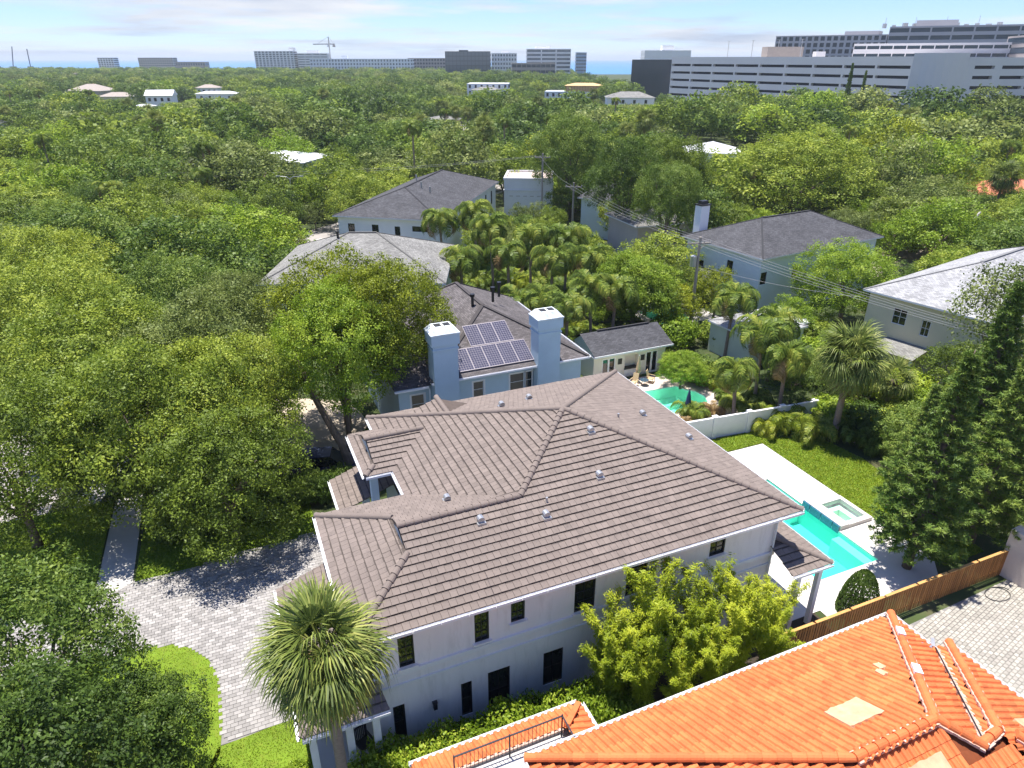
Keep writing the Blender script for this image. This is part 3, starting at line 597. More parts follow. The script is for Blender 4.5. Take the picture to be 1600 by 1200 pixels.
P5 = Plane((1.6, 0, ZL + .2), (0, 1), (-1, 0), KL); flat_tiles(P5, 2.3, lambda t: [(-1.05 + t, 9)], None, out=bulk)
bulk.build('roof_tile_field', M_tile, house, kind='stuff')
cm = cap_mesh(M_tile, 0.40, .17, .135)
z_ = lambda u, v, h: (u, v, ZE + h + .05)
for a, b_ in ((z_(0, 0, 0), z_(-8.7, 8.7, 3.13)), (z_(0, 17.6, 0), z_(-8.7, 8.7, 3.13)), (z_(-17.4, 17.6, 0), z_(-8.7, 8.7, 3.13)), (z_(-13.05, 4.35, 1.566), z_(-8.7, 8.7, 3.13)),
              (z_(-18.85, 4.35, 1.566), z_(-13.05, 4.35, 1.566)), (z_(-21.8, 0, 0), z_(-18.8, 3.0, 1.08)), (z_(-21.8, 8.7, 0), z_(-18.8, 5.7, 1.08)), (z_(-18.4, 13.55, .846), z_(-15.05, 13.55, .846)),
              (z_(-18.9, 11.2, 0), z_(-18.3, 11.8, .216)), (z_(-13.5, 15.9, 1.404), z_(-13.5, 13.6, 1.404)), ((1.6, -1.05, ZL + .23), (-.75, 1.3, ZL + 1.08)), ((-24.1, -.6, ZL + .03), (-22.9, .6, ZL + .46))):
    caps(house, a, b_, cm, .38)
# little louvred gablets, gutters, vents
gb = MB()
gb.poly([(-18.83, 3.5, ZE + 1.12), (-18.83, 4.35, ZE + 1.5), (-18.83, 5.2, ZE + 1.12)]); gb.poly([(-18.33, 12.3, ZE + .26), (-18.33, 13.55, ZE + .8), (-18.33, 14.8, ZE + .26)])
gb.build('gable_panel', mk('gable_grey', (0.36, 0.42, 0.46), .8), house)
def gut(mb, a, b_, o, z):
    a, b_, o = Vector(a), Vector(b_), Vector(o); n = max(1, int((b_ - a).length / 1.1))
    for i in range(n):
        p, q = a + (b_ - a) * (i / n), a + (b_ - a) * ((i + 1) / n); q = q - (b_ - a).normalized() * .012
        c = (p + q) / 2; mb.obox((*(c + o * .02), z - .075), (*((q - p) / 2), 0), (*(o * .008), 0), (0, 0, .07)); mb.obox((*(c + o * .075), z - .14), (*((q - p) / 2), 0), (*(o * .055), 0), (0, 0, .008)); mb.obox((*(c + o * .13), z - .075), (*((q - p) / 2), 0), (*(o * .008), 0), (0, 0, .062))
for a, b_, o, z in (((-21.8, -.06), (0, -.06), (0, -1), ZE), ((-21.86, 8.7), (-21.86, 0), (-1, 0), ZE), ((-18.96, 15.9), (-18.96, 11.2), (-1, 0), ZE), ((-18.9, 11.14), (-17.4, 11.14), (0, -1), ZE), ((-17.46, 11.2), (-17.46, 8.7), (-1, 0), ZE), ((-17.46, 17.6), (-17.46, 15.9), (-1, 0), ZE), ((.06, 0), (.06, 17.6), (1, 0), ZE),
                 ((-24.16, 8), (-24.16, -.6), (-1, 0), ZL), ((-24.1, -.66), (-20.75, -.66), (0, -1), ZL), ((-.95, -1.11), (1.6, -1.11), (0, -1), ZL + .2), ((1.66, -1.05), (1.66, 9), (1, 0), ZL + .2), ((-20.26, 16.2), (-20.26, 12.7), (-1, 0), ZL + .2)):
    gt = MB(); gut(gt, a, b_, o, z + .02); gt.build('gutter', M_gutter, house)
for u, v in ((-8.0, 6.9), (-8.9, 4.3), (-12.35, 3.0), (-15.3, 3.55)): vent(house, (u, v, ZE + K * v + .06))
vent(house, (-16.0, 6.2, ZE + K * 2.5 + .06))
for t, v in ((3.0, 9.6), (1.6, 7.0)): vent(house, (-t, v, ZE + K * t + .06))
vent(house, (-8.6, 13.2, ZE + KB * 4.4 + .06)); vent(house, (-10.6, 12.6, ZE + KB * 5.0 + .06))
for u, v in ((-12.0, 3.7), (-5.3, 8.6)): MB().tube([(u, v, ZE + K * (v if v < 8 else -u) - .05), (u, v, ZE + K * (v if v < 8 else -u) + .3)], .06, 8).build('vent_pipe', M_metal, house)
# porch (near left corner), entry and garage front
pc = MB()
pc.box(-23.9, -21.14, -.5, 8.0, .0, .16); pc.build('porch_floor', M_conc, house)
for u in (-23.75, -22.35, -21.3): MB().box(u - .14, u + .14, -.42, -.14, .16, ZL - .28).box(u - .18, u + .18, -.46, -.1, .16, .34).box(u - .18, u + .18, -.46, -.1, ZL - .5, ZL - .3).build('porch_column', M_trim, house)
MB().box(-24.0, -20.85, -.5, -.08, ZL - .28, ZL - .03).box(-24.0, -23.6, -.06, 7.9, ZL - .28, ZL - .03).build('porch_beam', M_trim, house)
MB().box(-23.4, -21.11, 3.2, 3.34, .16, ZL - .06).build('porch_wall', M_stucco, house)
for v in (4.3, 6.4): MB().box(-23.9, -23.82, v - .9, v + .9, .16, 2.6).build('garage_door', M_black, house)
en = MB().box(-18.6, -18.2, 11.6, 12.0, .1, ZE - .14).box(-18.6, -18.2, 15.1, 15.5, .1, ZE - .14).box(-16.98, -16.72, 11.0, 16.0, .1, ZE - .14); en.build('entry_pier', M_blue, house)
window(house, (-17.0, 0), (0, -1), (1, 0), -15.0, -12.1, 4.9, 6.4, 3, 3, sill=False, depth=-.01, fw=.05)
MB().box(-20.1, -19.9, 12.9, 13.1, .0, ZL + .1).box(-20.1, -19.9, 15.9, 16.1, .0, ZL + .1).build('entry_column', M_trim, house)
for u in (-.1, 1.3): MB().box(u - .12, u + .12, -.85, -.61, 0, ZL + .1).build('lanai_column', M_trim, house)

# ------------------------------------------------------------ orange barrel-tile house
ZO, KO = 7.0, 0.5
OX, OY = HW(-9.5, -12)
ohouse = thing('orange_tiled_house', 'house with bright orange barrel tile hip roof in the lower right corner', 'house', (OX, OY, 0), A0)
def ob(u, v): return (u + 9.5, v + 12)          # shared street frame -> house frame
E1, E2 = ob(-17.65, -6.67), ob(-1.87, -6.67)     # far eave
PK = ob(-7.07, -11.87); RL = ob(-10.2, -11.87)  # ridge
zr = ZO + KO * 5.2
WC = ob(-1.12, -8.6); WV = ob(-1.87, -8.6); WH = ob(-5.1, -12.58); VE = ob(-6.05, -12.78); zw = ZO + KO * 3.98
NB1, NB2 = ob(-17.65, -17.07), ob(-1.12, -17.07)
od = MB()
od.poly([(*E1, ZO), (*E2, ZO), (*PK, zr), (*RL, zr)]); od.poly([(*E2, ZO), (*WV, ZO), (*VE, ZO + KO * 4.18), (*PK, zr)])
od.poly([(*WV, ZO), (*WC, ZO), (*WH, zw), (*VE, zw + .04)]); od.poly([(*WC, ZO), (*NB2, ZO), (*ob(-5.1, -13.1), zw), (*WH, zw)])
od.poly([(*E1, ZO), (*RL, zr), (*NB1, ZO)]); od.poly([(*NB1, ZO), (*RL, zr), (*PK, zr), (*VE, zw + .04), (*WH, zw), (*ob(-5.1, -13.1), zw), (*NB2, ZO)][:3] + [(*PK, zr), (*VE, zw), (*ob(-6.05, -17.07), ZO)])
od.poly([(*ob(-6.05, -17.07), ZO), (*VE, zw), (*WH, zw), (*NB2, ZO)])
od.build('roof', M_odeck, ohouse)
ow = MB()
f1, f2, f3, f4 = ob(-17.1, -7.3), ob(-2.4, -7.3), ob(-2.4, -16.5), ob(-17.1, -16.5)
for p, q in ((f1, f2), (f2, f3), (f3, f4), (f4, f1)): ow.poly([(*p, 0), (*q, 0), (*q, ZO - .05), (*p, ZO - .05)])
ow.build('wall', M_stucco, ohouse)
MB().prism([ob(-17.6, -6.72), ob(-1.92, -6.72), ob(-1.92, -8.65), ob(-1.17, -8.65), ob(-1.17, -17), ob(-17.6, -17)], ZO - .16, ZO - .04).build('soffit', M_trim, ohouse)
WT, CT = 0.262, 0.34
def barrel(pl, s_, t_, mb, tone, e=CT, jit=0.0, w=WT):
    """one barrel tile: a raised roll plus its flat pan"""
    prof = [(-w * .5, .012), (-w * .36, .03), (-w * .24, .082), (-w * .02, .104), (w * .20, .082), (w * .32, .03), (w * .5, .012)]
    v = [pl.P(s_ + a, t_ - .04, h + .018 + jit) for a, h in prof] + [pl.P(s_ + a * .97, t_ + e, h * .93 - .004) for a, h in prof]
    v += [pl.P(s_ + a, t_ - .04, .0) for a, h in (prof[0], prof[-1])]
    mb.add(v, [(i, i + 1, 8 + i, 7 + i) for i in range(6)] + [(0, 14, 15, 6, 5, 4, 3, 2, 1)], tone)
obulk, ofull = MB(), []
def barrel_plane(pl, tmax, bounds, tones=(0, 1), indiv=True):
    r = 0; t = 0.0
    band = {}
    while t < tmax:
        for lo, hi in bounds(t + CT / 2):
            c = math.ceil(lo / WT)
            while c * WT < hi:
                s_ = c * WT; c += 1
                if indiv: ofull.append((pl, s_, t, rng.uniform(-.004, .004)))
                else: barrel(pl, s_, t, obulk, rng.uniform(*tones))
        t += CT
barrel_plane(Plane((*ob(0, -6.67), ZO), (1, 0), (0, -1), KO), 5.15, lambda t: [(-17.65 + t * 7.45 / 5.2 + .1, -1.87 - t - .1)])
barrel_plane(Plane((*ob(-1.87, 0), ZO), (0, 1), (-1, 0), KO), 5.1, lambda t: [(max(-8.6 - t + .1, -11.87 - (5.2 - t) + .1) if t > 4.18 else -8.6 - t + .1, -6.67 - t - .1)])
barrel_plane(Plane((*ob(0, -8.6), ZO), (1, 0), (0, -1), KO), 3.9, lambda t: [(-1.87 - t + .1, -1.12 - t - .1)])
barrel_plane(Plane((*ob(-1.12, 0), ZO), (0, 1), (-1, 0), KO), 3.9, lambda t: [(-17.0 + t * .98, -8.6 - t - .1)])
barrel_plane(Plane((*ob(0, -17.07), ZO), (1, 0), (0, 1), KO), 5.1, lambda t: [(-17.65 + t * 7.45 / 5.2, -7.07 if t > 4.2 else -1.12 - t)])
KO2 = 5.2 * KO / 7.45
barrel_plane(Plane((*ob(-17.65, 0), ZO), (0, -1), (1, 0), KO2), 7.4, lambda t: [(6.67 + t * 5.2 / 7.45 + .1, 17.07 - t * 5.2 / 7.45 - .1)], indiv=False)
def bt_meshes():
    ms = []
    for i in range(10):
        mb = MB(); barrel(Plane((0, 0, 0), (1, 0), (0, 1), KO), 0, 0, mb, rng.uniform(0, 1)); ms.append(mb.mesh('barrel_tile', M_orange))
    return ms
place_pieces(ofull, bt_meshes(), ohouse, 300, obulk, KO, lambda q, mb: barrel(q[0], q[1], q[2], mb, rng.uniform(0, 1), jit=q[3]), name='barrel_tile')
# hip and ridge rolls, bedded in mortar
ocm = cap_mesh(M_orange, 0.42, .155, .125, hh=1.1)
def roll(a, b_, lift=.12, mortar=True):
    caps(ohouse, a, b_, ocm, .4, lift=lift)
    if mortar:
        a, b_ = Vector(a), Vector(b_); mb = MB(); d = b_ - a; n = int(d.length / .16); x = Vector((-d.y, d.x, 0)).normalized()
        for i in range(n):
            p = a + d * ((i + .5) / n)
            for s1 in (-1, 1):
                w = rng.uniform(.02, .045); mb.obox(p + x * s1 * (.14 + w * .4) + Vector((0, 0, .075)), d.normalized() * .085, x * w, Vector((0, 0, rng.uniform(.035, .05))))
        mb.build('mortar_bed', M_mortar, ohouse)
roll((*E2, ZO), (*PK, zr)); roll((*RL, zr), (*PK, zr)); roll((*E1, ZO), (*RL, zr), mortar=False); roll((*WC, ZO), (*WH, zw)); roll((*ob(-6.0, -12.7), zw), (*WH, zw)); roll((*PK, zr), (*VE, zw + .04)); roll((*ob(-4.8, -12.9), zw), (*ob(-2.6, -15.6), ZO + .8))
va, vb = Vector((*WV, ZO + .1)), Vector((*VE, ZO + KO * 4.18 + .1)); vm, vd = MB(), (vb - va); vx = Vector((-vd.y, vd.x, 0)).normalized()
for i in range(34):
    p = va + vd * ((i + .5) / 34); w = rng.uniform(.05, .12); vm.obox(p + vx * rng.uniform(.02, .1), vd / 68 * rng.uniform(.8, 1.2), vx * w, Vector((0, 0, .05)))
vm.build('valley_mortar', M_mortar, ohouse)
MB().bar(va + Vector((0, 0, .055)), vb + Vector((0, 0, .055)), .05, .03).build('valley_flashing', M_black, ohouse)
MB().bar(va + Vector((.02, .1, .02)), va + Vector((.32, .38, .06)), .12, .03).bar(va + Vector((-.05, .1, .02)), va + Vector((-.3, .35, .06)), .12, .03).build('kickout_flashing', M_metal, ohouse)
FPn = Plane((*ob(0, -6.67), ZO), (1, 0), (0, -1), KO)
def patch(s0, s1, t0, t1, pl, tone=.5):
    mb = MB(); n = 9; v = []
    for t, dz in ((t0, .035), (t1, .0)):
        for i in range(n + 1): a = s0 + (s1 - s0) * i / n; v.append(pl.P(a + rng.uniform(-.02, .02), t + rng.uniform(-.03, .03), .128 + dz + .014 * math.sin(a * 24)))
    for t in (t0, t1):
        for i in range(n + 1): v.append(pl.P(s0 + (s1 - s0) * i / n, t, .02))
    m_ = n + 1; mb.add(v, [(i, i + 1, m_ + i + 1, m_ + i) for i in range(n)] + [(2 * m_ + i, 2 * m_ + i + 1, i + 1, i) for i in range(n)] + [(m_ + i, m_ + i + 1, 3 * m_ + i + 1, 3 * m_ + i) for i in range(n)] + [(0, m_, 3 * m_, 2 * m_), (m_ - 1, 2 * m_ - 1, 4 * m_ - 1, 3 * m_ - 1)], tone)
    return mb.build('bare_tile_patch', M_peach, ohouse)
patch(-9.15, -7.8, 3.35, 4.25, FPn); patch(-6.05, -5.8, 2.6, 2.9, FPn); patch(-5.75, -5.5, 2.3, 2.6, FPn)
patch(-9.4, -7.6, 3.6, 4.6, Plane((*ob(0, -17.07), ZO), (1, 0), (0, 1), KO)); patch(-13.3, -12.2, 1.8, 2.4, Plane((*ob(-1.12, 0), ZO), (0, 1), (-1, 0), KO))
for t in (1.3, 3.3):
    p = Vector((*E2, ZO)) + (Vector((*PK, zr)) - Vector((*E2, ZO))) * (t / 5.2); d = (Vector((*PK, zr)) - Vector((*E2, ZO))).normalized()
    MB().obox(p + Vector((0, 0, .24)), d * .33, Vector((-d.y, d.x, 0)) * .13, (0, 0, .07)).build('mortar_patch', M_trim, ohouse)
for a, b_, o in ((ob(-17.65, -6.61), ob(-1.87, -6.61), (0, 1)), (ob(-1.81, -6.67), ob(-1.81, -8.6), (1, 0)), (ob(-1.06, -8.6), ob(-1.06, -17), (1, 0)), (ob(-17.71, -17), ob(-17.71, -6.67), (-1, 0))):
    fa = MB(); gut(fa, a, b_, o, ZO + .05); fa.build('gutter', M_gutter, ohouse)
# terrace with tiled skirt and iron railing
t_ = thing('terrace_wing', 'flat roofed terrace wing with orange tile skirt and iron railing at the bottom edge', 'terrace', (*HW(-17.6, -6.6), 0), A0)
def tb(u, v): return (u + 17.6, v + 6.6)
MB().prism([tb(-20.6, -5.0), tb(-15.1, -5.0), tb(-15.1, -6.62), tb(-17.68, -6.62), tb(-17.68, -12), tb(-20.6, -12)], 0, 5.55).build('wall', M_stucco, t_)
MB().prism([tb(-20.6, -5.45), tb(-15.75, -5.45), tb(-15.75, -6.62), tb(-17.72, -6.62), tb(-17.72, -12), tb(-20.6, -12)], 5.55, 5.9).build('terrace_floor', M_conc, t_)
KS = .42; tk = MB()
obulk.build('barrel_tile_field', M_orange, ohouse, kind='stuff')
obulk = tk
tp1 = Plane((*tb(0, -4.47), 5.6), (1, 0), (0, -1), KS); tp2 = Plane((*tb(-14.55, 0), 5.6), (0, 1), (-1, 0), KS)
tk0 = MB(); tk0.poly([(*tb(-20.9, -4.47), 5.6), (*tb(-14.55, -4.47), 5.6), (*tb(-15.55, -5.45), 6.02), (*tb(-20.9, -5.45), 6.02)]); tk0.poly([(*tb(-14.55, -4.47), 5.6), (*tb(-14.55, -6.6), 5.6), (*tb(-15.55, -6.6), 6.02), (*tb(-15.55, -5.45), 6.02)])
tk0.build('skirt_roof', M_odeck, t_)
barrel_plane(tp1, .95, lambda t: [(-20.9, -14.6 - t)], indiv=False); barrel_plane(tp2, .95, lambda t: [(-6.6, -4.52 - t)], indiv=False)
tk.build('barrel_tile', M_orange, t_, kind='stuff')
MB().bar((*tb(-14.6, -4.52), 5.72), (*tb(-15.55, -5.45), 6.12), .2, .12).build('hip_roll', M_orange, t_)
gg = MB(); gut(gg, tb(-20.9, -4.41), tb(-14.55, -4.41), (0, 1), 5.63); gg.build('gutter', M_gutter, t_); gg = MB(); gut(gg, tb(-14.49, -4.47), tb(-14.49, -6.6), (1, 0), 5.63); gg.build('gutter', M_gutter, t_)
MB().box(*[tb(-20.6, 0)[0], tb(-15.72, 0)[0]], tb(0, -5.52)[1], tb(0, -5.42)[1], 5.9, 6.06).build('parapet_kerb', M_mortar, t_)
rl = t_
def rail(a, b_, posts):
    a, b_ = Vector((*a, 0)), Vector((*b_, 0)); up = Vector((0, 0, 1))
    MB().bar(a + up * 6.92, b_ + up * 6.92, .05, .035).bar(a + up * 6.1, b_ + up * 6.1, .035, .03).build('handrail', M_iron, t_)
    n = int((b_ - a).length / .135)
    for i in range(1, n):
        p = a + (b_ - a) * (i / n); MB().bar(p + up * 6.1, p + up * 6.91, .016).build('baluster', M_iron, t_)
    for q in posts: p = a + (b_ - a) * q; MB().bar(p + up * 5.9, p + up * 6.98, .045).build('rail_post', M_iron, t_)
rail(tb(-19.7, -5.62), tb(-15.85, -5.62), (0, .5, 1)); rail(tb(-15.85, -5.64), tb(-15.85, -6.55), (1,))

# ------------------------------------------------------------ pools and decks
def rect(u0, u1, v0, v1): return [(u0, v0), (u1, v0), (u1, v1), (u0, v1)]
def pool(name, label, poly, zb, zwat, plaster, water, org):
    p = thing(name, label, 'pool', (*HW(*org), 0), A0); q = [(x - org[0], y - org[1]) for x, y in poly]; n = len(q)
    mb = MB(); mb.poly([(x, y, zb) for x, y in q])
    for i in range(n):
        a, b_ = q[i], q[(i + 1) % n]; mb.poly([(*a, zb), (*a, .02), (*b_, .02), (*b_, zb)])
    mb.build('basin', plaster, p)
    MB().poly([(x, y, zwat) for x, y in q]).build('water', water, p)
    return p, q
pl1, q1 = pool('swimming_pool', 'turquoise rectangular swimming pool with raised spa wall on white deck', POOL, -1.5, -.10, M_plaster, M_water, (4.3, 1.45))
lp = lambda u, v: (u - 4.3, v - 1.45)
for a in (rect(8.3, 8.93, 1.5, 4.3), rect(8.3, 8.93, 7.6, 10.75)): MB().prism([lp(*x) for x in a], -1.48, -.32).build('sun_shelf', M_ledge, pl1)
MB().prism([lp(*x) for x in rect(5.2, 8.2, 10.2, 10.75)], -1.48, -.55).build('pool_step', M_ledge, pl1)
for i, (a0, b0) in enumerate(((4.45, 4.95), (5.0, 5.9), (5.95, 6.85), (6.9, 7.5))):
    MB().prism([lp(*x) for x in rect(8.93, 9.02, a0, b0)], -.2, .34).build('waterline_tile', M_bluetile, pl1)
MB().prism([lp(*x) for x in rect(9.04, 9.72, 4.4, 7.55)], 0.0, .36).build('spa_wall', M_deckstone, pl1)
for a in (rect(9.72, 11.75, 6.75, 7.05), rect(9.72, 11.75, 4.4, 4.75), rect(11.45, 11.75, 4.75, 6.75)): MB().prism([lp(*x) for x in a], .0, .30).build('spa_coping', M_deckstone, pl1)
MB().prism([lp(*x) for x in rect(9.73, 11.44, 4.76, 6.74)], -.85, -.7).build('spa_floor', M_ledge, pl1)
for a in (rect(9.76, 11.42, 6.3, 6.72), rect(11.0, 11.42, 4.8, 6.28), rect(9.76, 10.98, 4.8, 5.2)): MB().prism([lp(*x) for x in a], -.7, -.18).build('spa_bench', M_ledge, pl1)
MB().poly([(*lp(*x), .12) for x in rect(9.73, 11.44, 4.76, 6.74)]).build('spa_water', M_spaw, pl1)
cp = MB()
for a in (rect(4.0, 4.3, 1.15, 11.1), rect(4.3, 8.95, 1.15, 1.45), rect(4.3, 8.95, 10.8, 11.1), rect(8.95, 9.25, 7.58, 11.1), rect(8.95, 9.25, 1.15, 4.38)): cp.prism([lp(*x) for x in a], -.06, .035)
cp.build('coping', M_deckstone, pl1)
sheet('pool_deck', HP([(-.6, -.35), (2.6, -.35), (2.6, -.9), (11.0, -.9), (12.05, .2), (12.05, 14.85), (-.6, 14.85)]), [HP([(4.0, 1.15), (9.25, 1.15), (9.25, 4.39), (11.76, 4.39), (11.76, 7.06), (9.73, 7.06), (9.73, 7.56), (9.25, 7.56), (9.25, 11.1), (4.0, 11.1)])], .03, M_deckstone)
jm = MB()
for v in range(0, 15, 1):
    if v in (12, 13, 14): jm.poly([(*HW(0, v - .006), .034), (*HW(12.0, v - .006), .034), (*HW(12.0, v + .006), .034), (*HW(0, v + .006), .034)])
for u in (10, 11): jm.poly([(*HW(u - .006, 7.2), .034), (*HW(u + .006, 7.2), .034), (*HW(u + .006, 14.8), .034), (*HW(u - .006, 14.8), .034)])
struct('deck_joint', jm, M_coping)
pl2, q2 = pool('swimming_pool', 'green tinted curved swimming pool beside the cabana beyond the white wall', NPOOL, -1.05, -.1, M_plaster2, M_water2, (7.2, 21.8))
NDECK = [(4.5, 18.2), (15.5, 17.6), (15.0, 25.5), (14, 28.8), (4.5, 29.2)]
sheet('patio', HP(NDECK), [HP(NPOOL)], .025, mk('pinkish_patio', (0.62, 0.53, 0.46), .9, .08, 1.0))
MB().prism([(x - 7.2, y - 21.8) for x, y in [(9.6, 24.0), (11.4, 24.2), (11.4, 24.5), (9.6, 24.3)]], -1.3, -.6).build('pool_ledge', M_ledge, pl2)
pl3, q3 = pool('swimming_pool', 'far turquoise pool glimpsed behind the utility pole', FPOOL, -1.2, -.1, M_plaster2, M_water2, (19.8, 40.2))
sheet('far_patio', HP([(18.8, 39.4), (27.5, 39.2), (27.5, 47), (18.8, 47)]), [HP(FPOOL)], .02, M_deckstone)
# ------------------------------------------------------------ white garden wall, cedar fence, gate wall
ww = thing('garden_wall', 'white panelled garden wall between the two pool gardens', 'wall', (*HW(6.0, 17.4), 0), A0 + R(-5.1))
for i in range(4):
    x = i * 3.1
    MB().box(x + .2, x + 2.9, -.06, .06, 0, 1.72).build('panel', M_trim, ww)
    MB().box(x + .2, x + 2.9, -.09, .09, 1.724, 1.82).build('top_rail', M_trim, ww)
for i in range(5):
    x = i * 3.1; MB().box(x - .19, x + .19, -.16, .16, 0, 1.86).box(x - .23, x + .23, -.2, .2, 1.862, 1.93).build('post', M_trim, ww)
fe = thing('wooden_fence', 'cedar picket fence with flat cap rail between pool deck and paved court', 'fence', (*HW(-2.4, -2.15), 0), A0 + R(-.2))
pkm = []
for i in range(4):
    mb = MB().box(-.056, .056, -.05, -.025, .05, 1.76 - .01 * i); pkm.append(mb.mesh('picket', M_wood))
pkm2 = MB().box(-.068, .068, .025, .05, .05, 1.76).mesh('picket', M_wood)
FL = 16.7; x = .1
while x < FL:
    link('picket', rng.choice(pkm), fe, (x, rng.uniform(-.004, .004), rng.uniform(-.01, .01))); x += .178
for i in range(8):
    x = i * 2.36 + .05; MB().box(x - .05, x + .05, -.022, .05, 0, 1.74).build('post', M_wood, fe)
    if i < 7: MB().box(x + .06, x + 2.29, -.07, .08, 1.77 + (i % 2) * .003, 1.81).build('cap_rail', mk('cedar_cap%d' % i, (0.52 + .03 * (i % 3), 0.30, 0.10), .8, .2, 3) if i < 3 else MATS['cedar_cap%d' % (i % 3)], fe)
for z in (.35, 1.45): MB().box(.0, FL, -.02, .02, z, z + .09).build('rail', M_wood, fe)
gw = thing('gate_wall', 'pale stucco gate pier with a lantern at the end of the wooden fence', 'wall', (*HW(14.3, -2.2), 0), A0 + R(2))
MB().box(0, .75, -2.6, .2, 0, 3.1).add([(0, -2.6, 3.1), (.75, -2.6, 3.1), (.75, .2, 3.1), (0, .2, 3.1), (.37, -2.4, 3.45), (.37, 0, 3.45)], [(0, 1, 4), (1, 2, 5, 4), (2, 3, 5), (3, 0, 4, 5)]).build('pier', mk('pinkish_stucco', (.60, .53, .48), .9, .06, .7, .3, 12), gw)
MB().box(.76, 1.0, -2.35, -2.2, 0, 2.3).build('gate_leaf', M_door, gw)
MB().box(-.05, 0, -1.55, -1.25, 1.75, 2.05).box(-.28, -.06, -1.5, -1.3, 1.9, 1.94).box(-.34, -.14, -1.52, -1.28, 1.5, 1.88).box(-.31, -.17, -1.48, -1.32, 1.88, 1.98).build('lantern', M_iron, gw)
MB().poly([(*HW(13.4, -3.6), .075), (*HW(13.45, -3.6), .075), (*HW(14.2, -4.0), .075), (*HW(14.2, -4.05), .075)])
hs = MB().tube([(*HW(12.6 + .9 * math.cos(a) * (1 - a / 30), -3.3 + .5 * math.sin(a)), .08) for a in [i * .4 for i in range(20)]], .02, 6).build('garden_hose', M_black)
tag(hs, 'dark garden hose coiled on the pavers by the gate pier', 'hose')

# ------------------------------------------------------------ generic house with hip or gable roof
def roof_face(mb, pts, eave):
    e = Vector(eave).normalized(); n = (Vector(pts[1]) - Vector(pts[0])).cross(Vector(pts[2]) - Vector(pts[0])).normalized(); t = n.cross(e)
    mb.poly(pts, uv=[(Vector(p).dot(e), Vector(p).dot(t)) for p in pts])
def hip_roof(root, L_, W_, z, k, mat, gable=(False, False), name='roof', x0=0.0, y0=0.0, th=.16, fascia=True):
    """hip (or gable-ended) roof on a rectangle, ridge along the longer side (x)"""
    mb = MB(); h = k * W_ / 2; a = x0 if gable[0] else x0 + W_ / 2; b_ = x0 + L_ if gable[1] else x0 + L_ - W_ / 2; ym = y0 + W_ / 2
    A, B, C, D = (x0, y0, z), (x0 + L_, y0, z), (x0 + L_, y0 + W_, z), (x0, y0 + W_, z); E_, F_ = (a, ym, z + h), (b_, ym, z + h)
    roof_face(mb, [A, B, F_, E_], (1, 0, 0)); roof_face(mb, [C, D, E_, F_], (-1, 0, 0))
    roof_face(mb, [D, A, E_], (0, -1, 0)); roof_face(mb, [B, C, F_], (0, 1, 0))
    r = mb.build(name, mat, root)
    if fascia:
        MB().prism([A[:2], B[:2], C[:2], D[:2]], z - th, z - .004).build('fascia', M_trim, root)
    rb = MB().bar((*E_[:2], E_[2] + .03), (*F_[:2], F_[2] + .03), .28, .07)
    for p, q, g in ((A, E_, gable[0]), (D, E_, gable[0]), (B, F_, gable[1]), (C, F_, gable[1])):
        if not g: rb.bar((*p[:2], p[2] + .02), (*q[:2], q[2] + .015), .2, .04)
    rb.build('ridge_cap', mat, r)
    return r
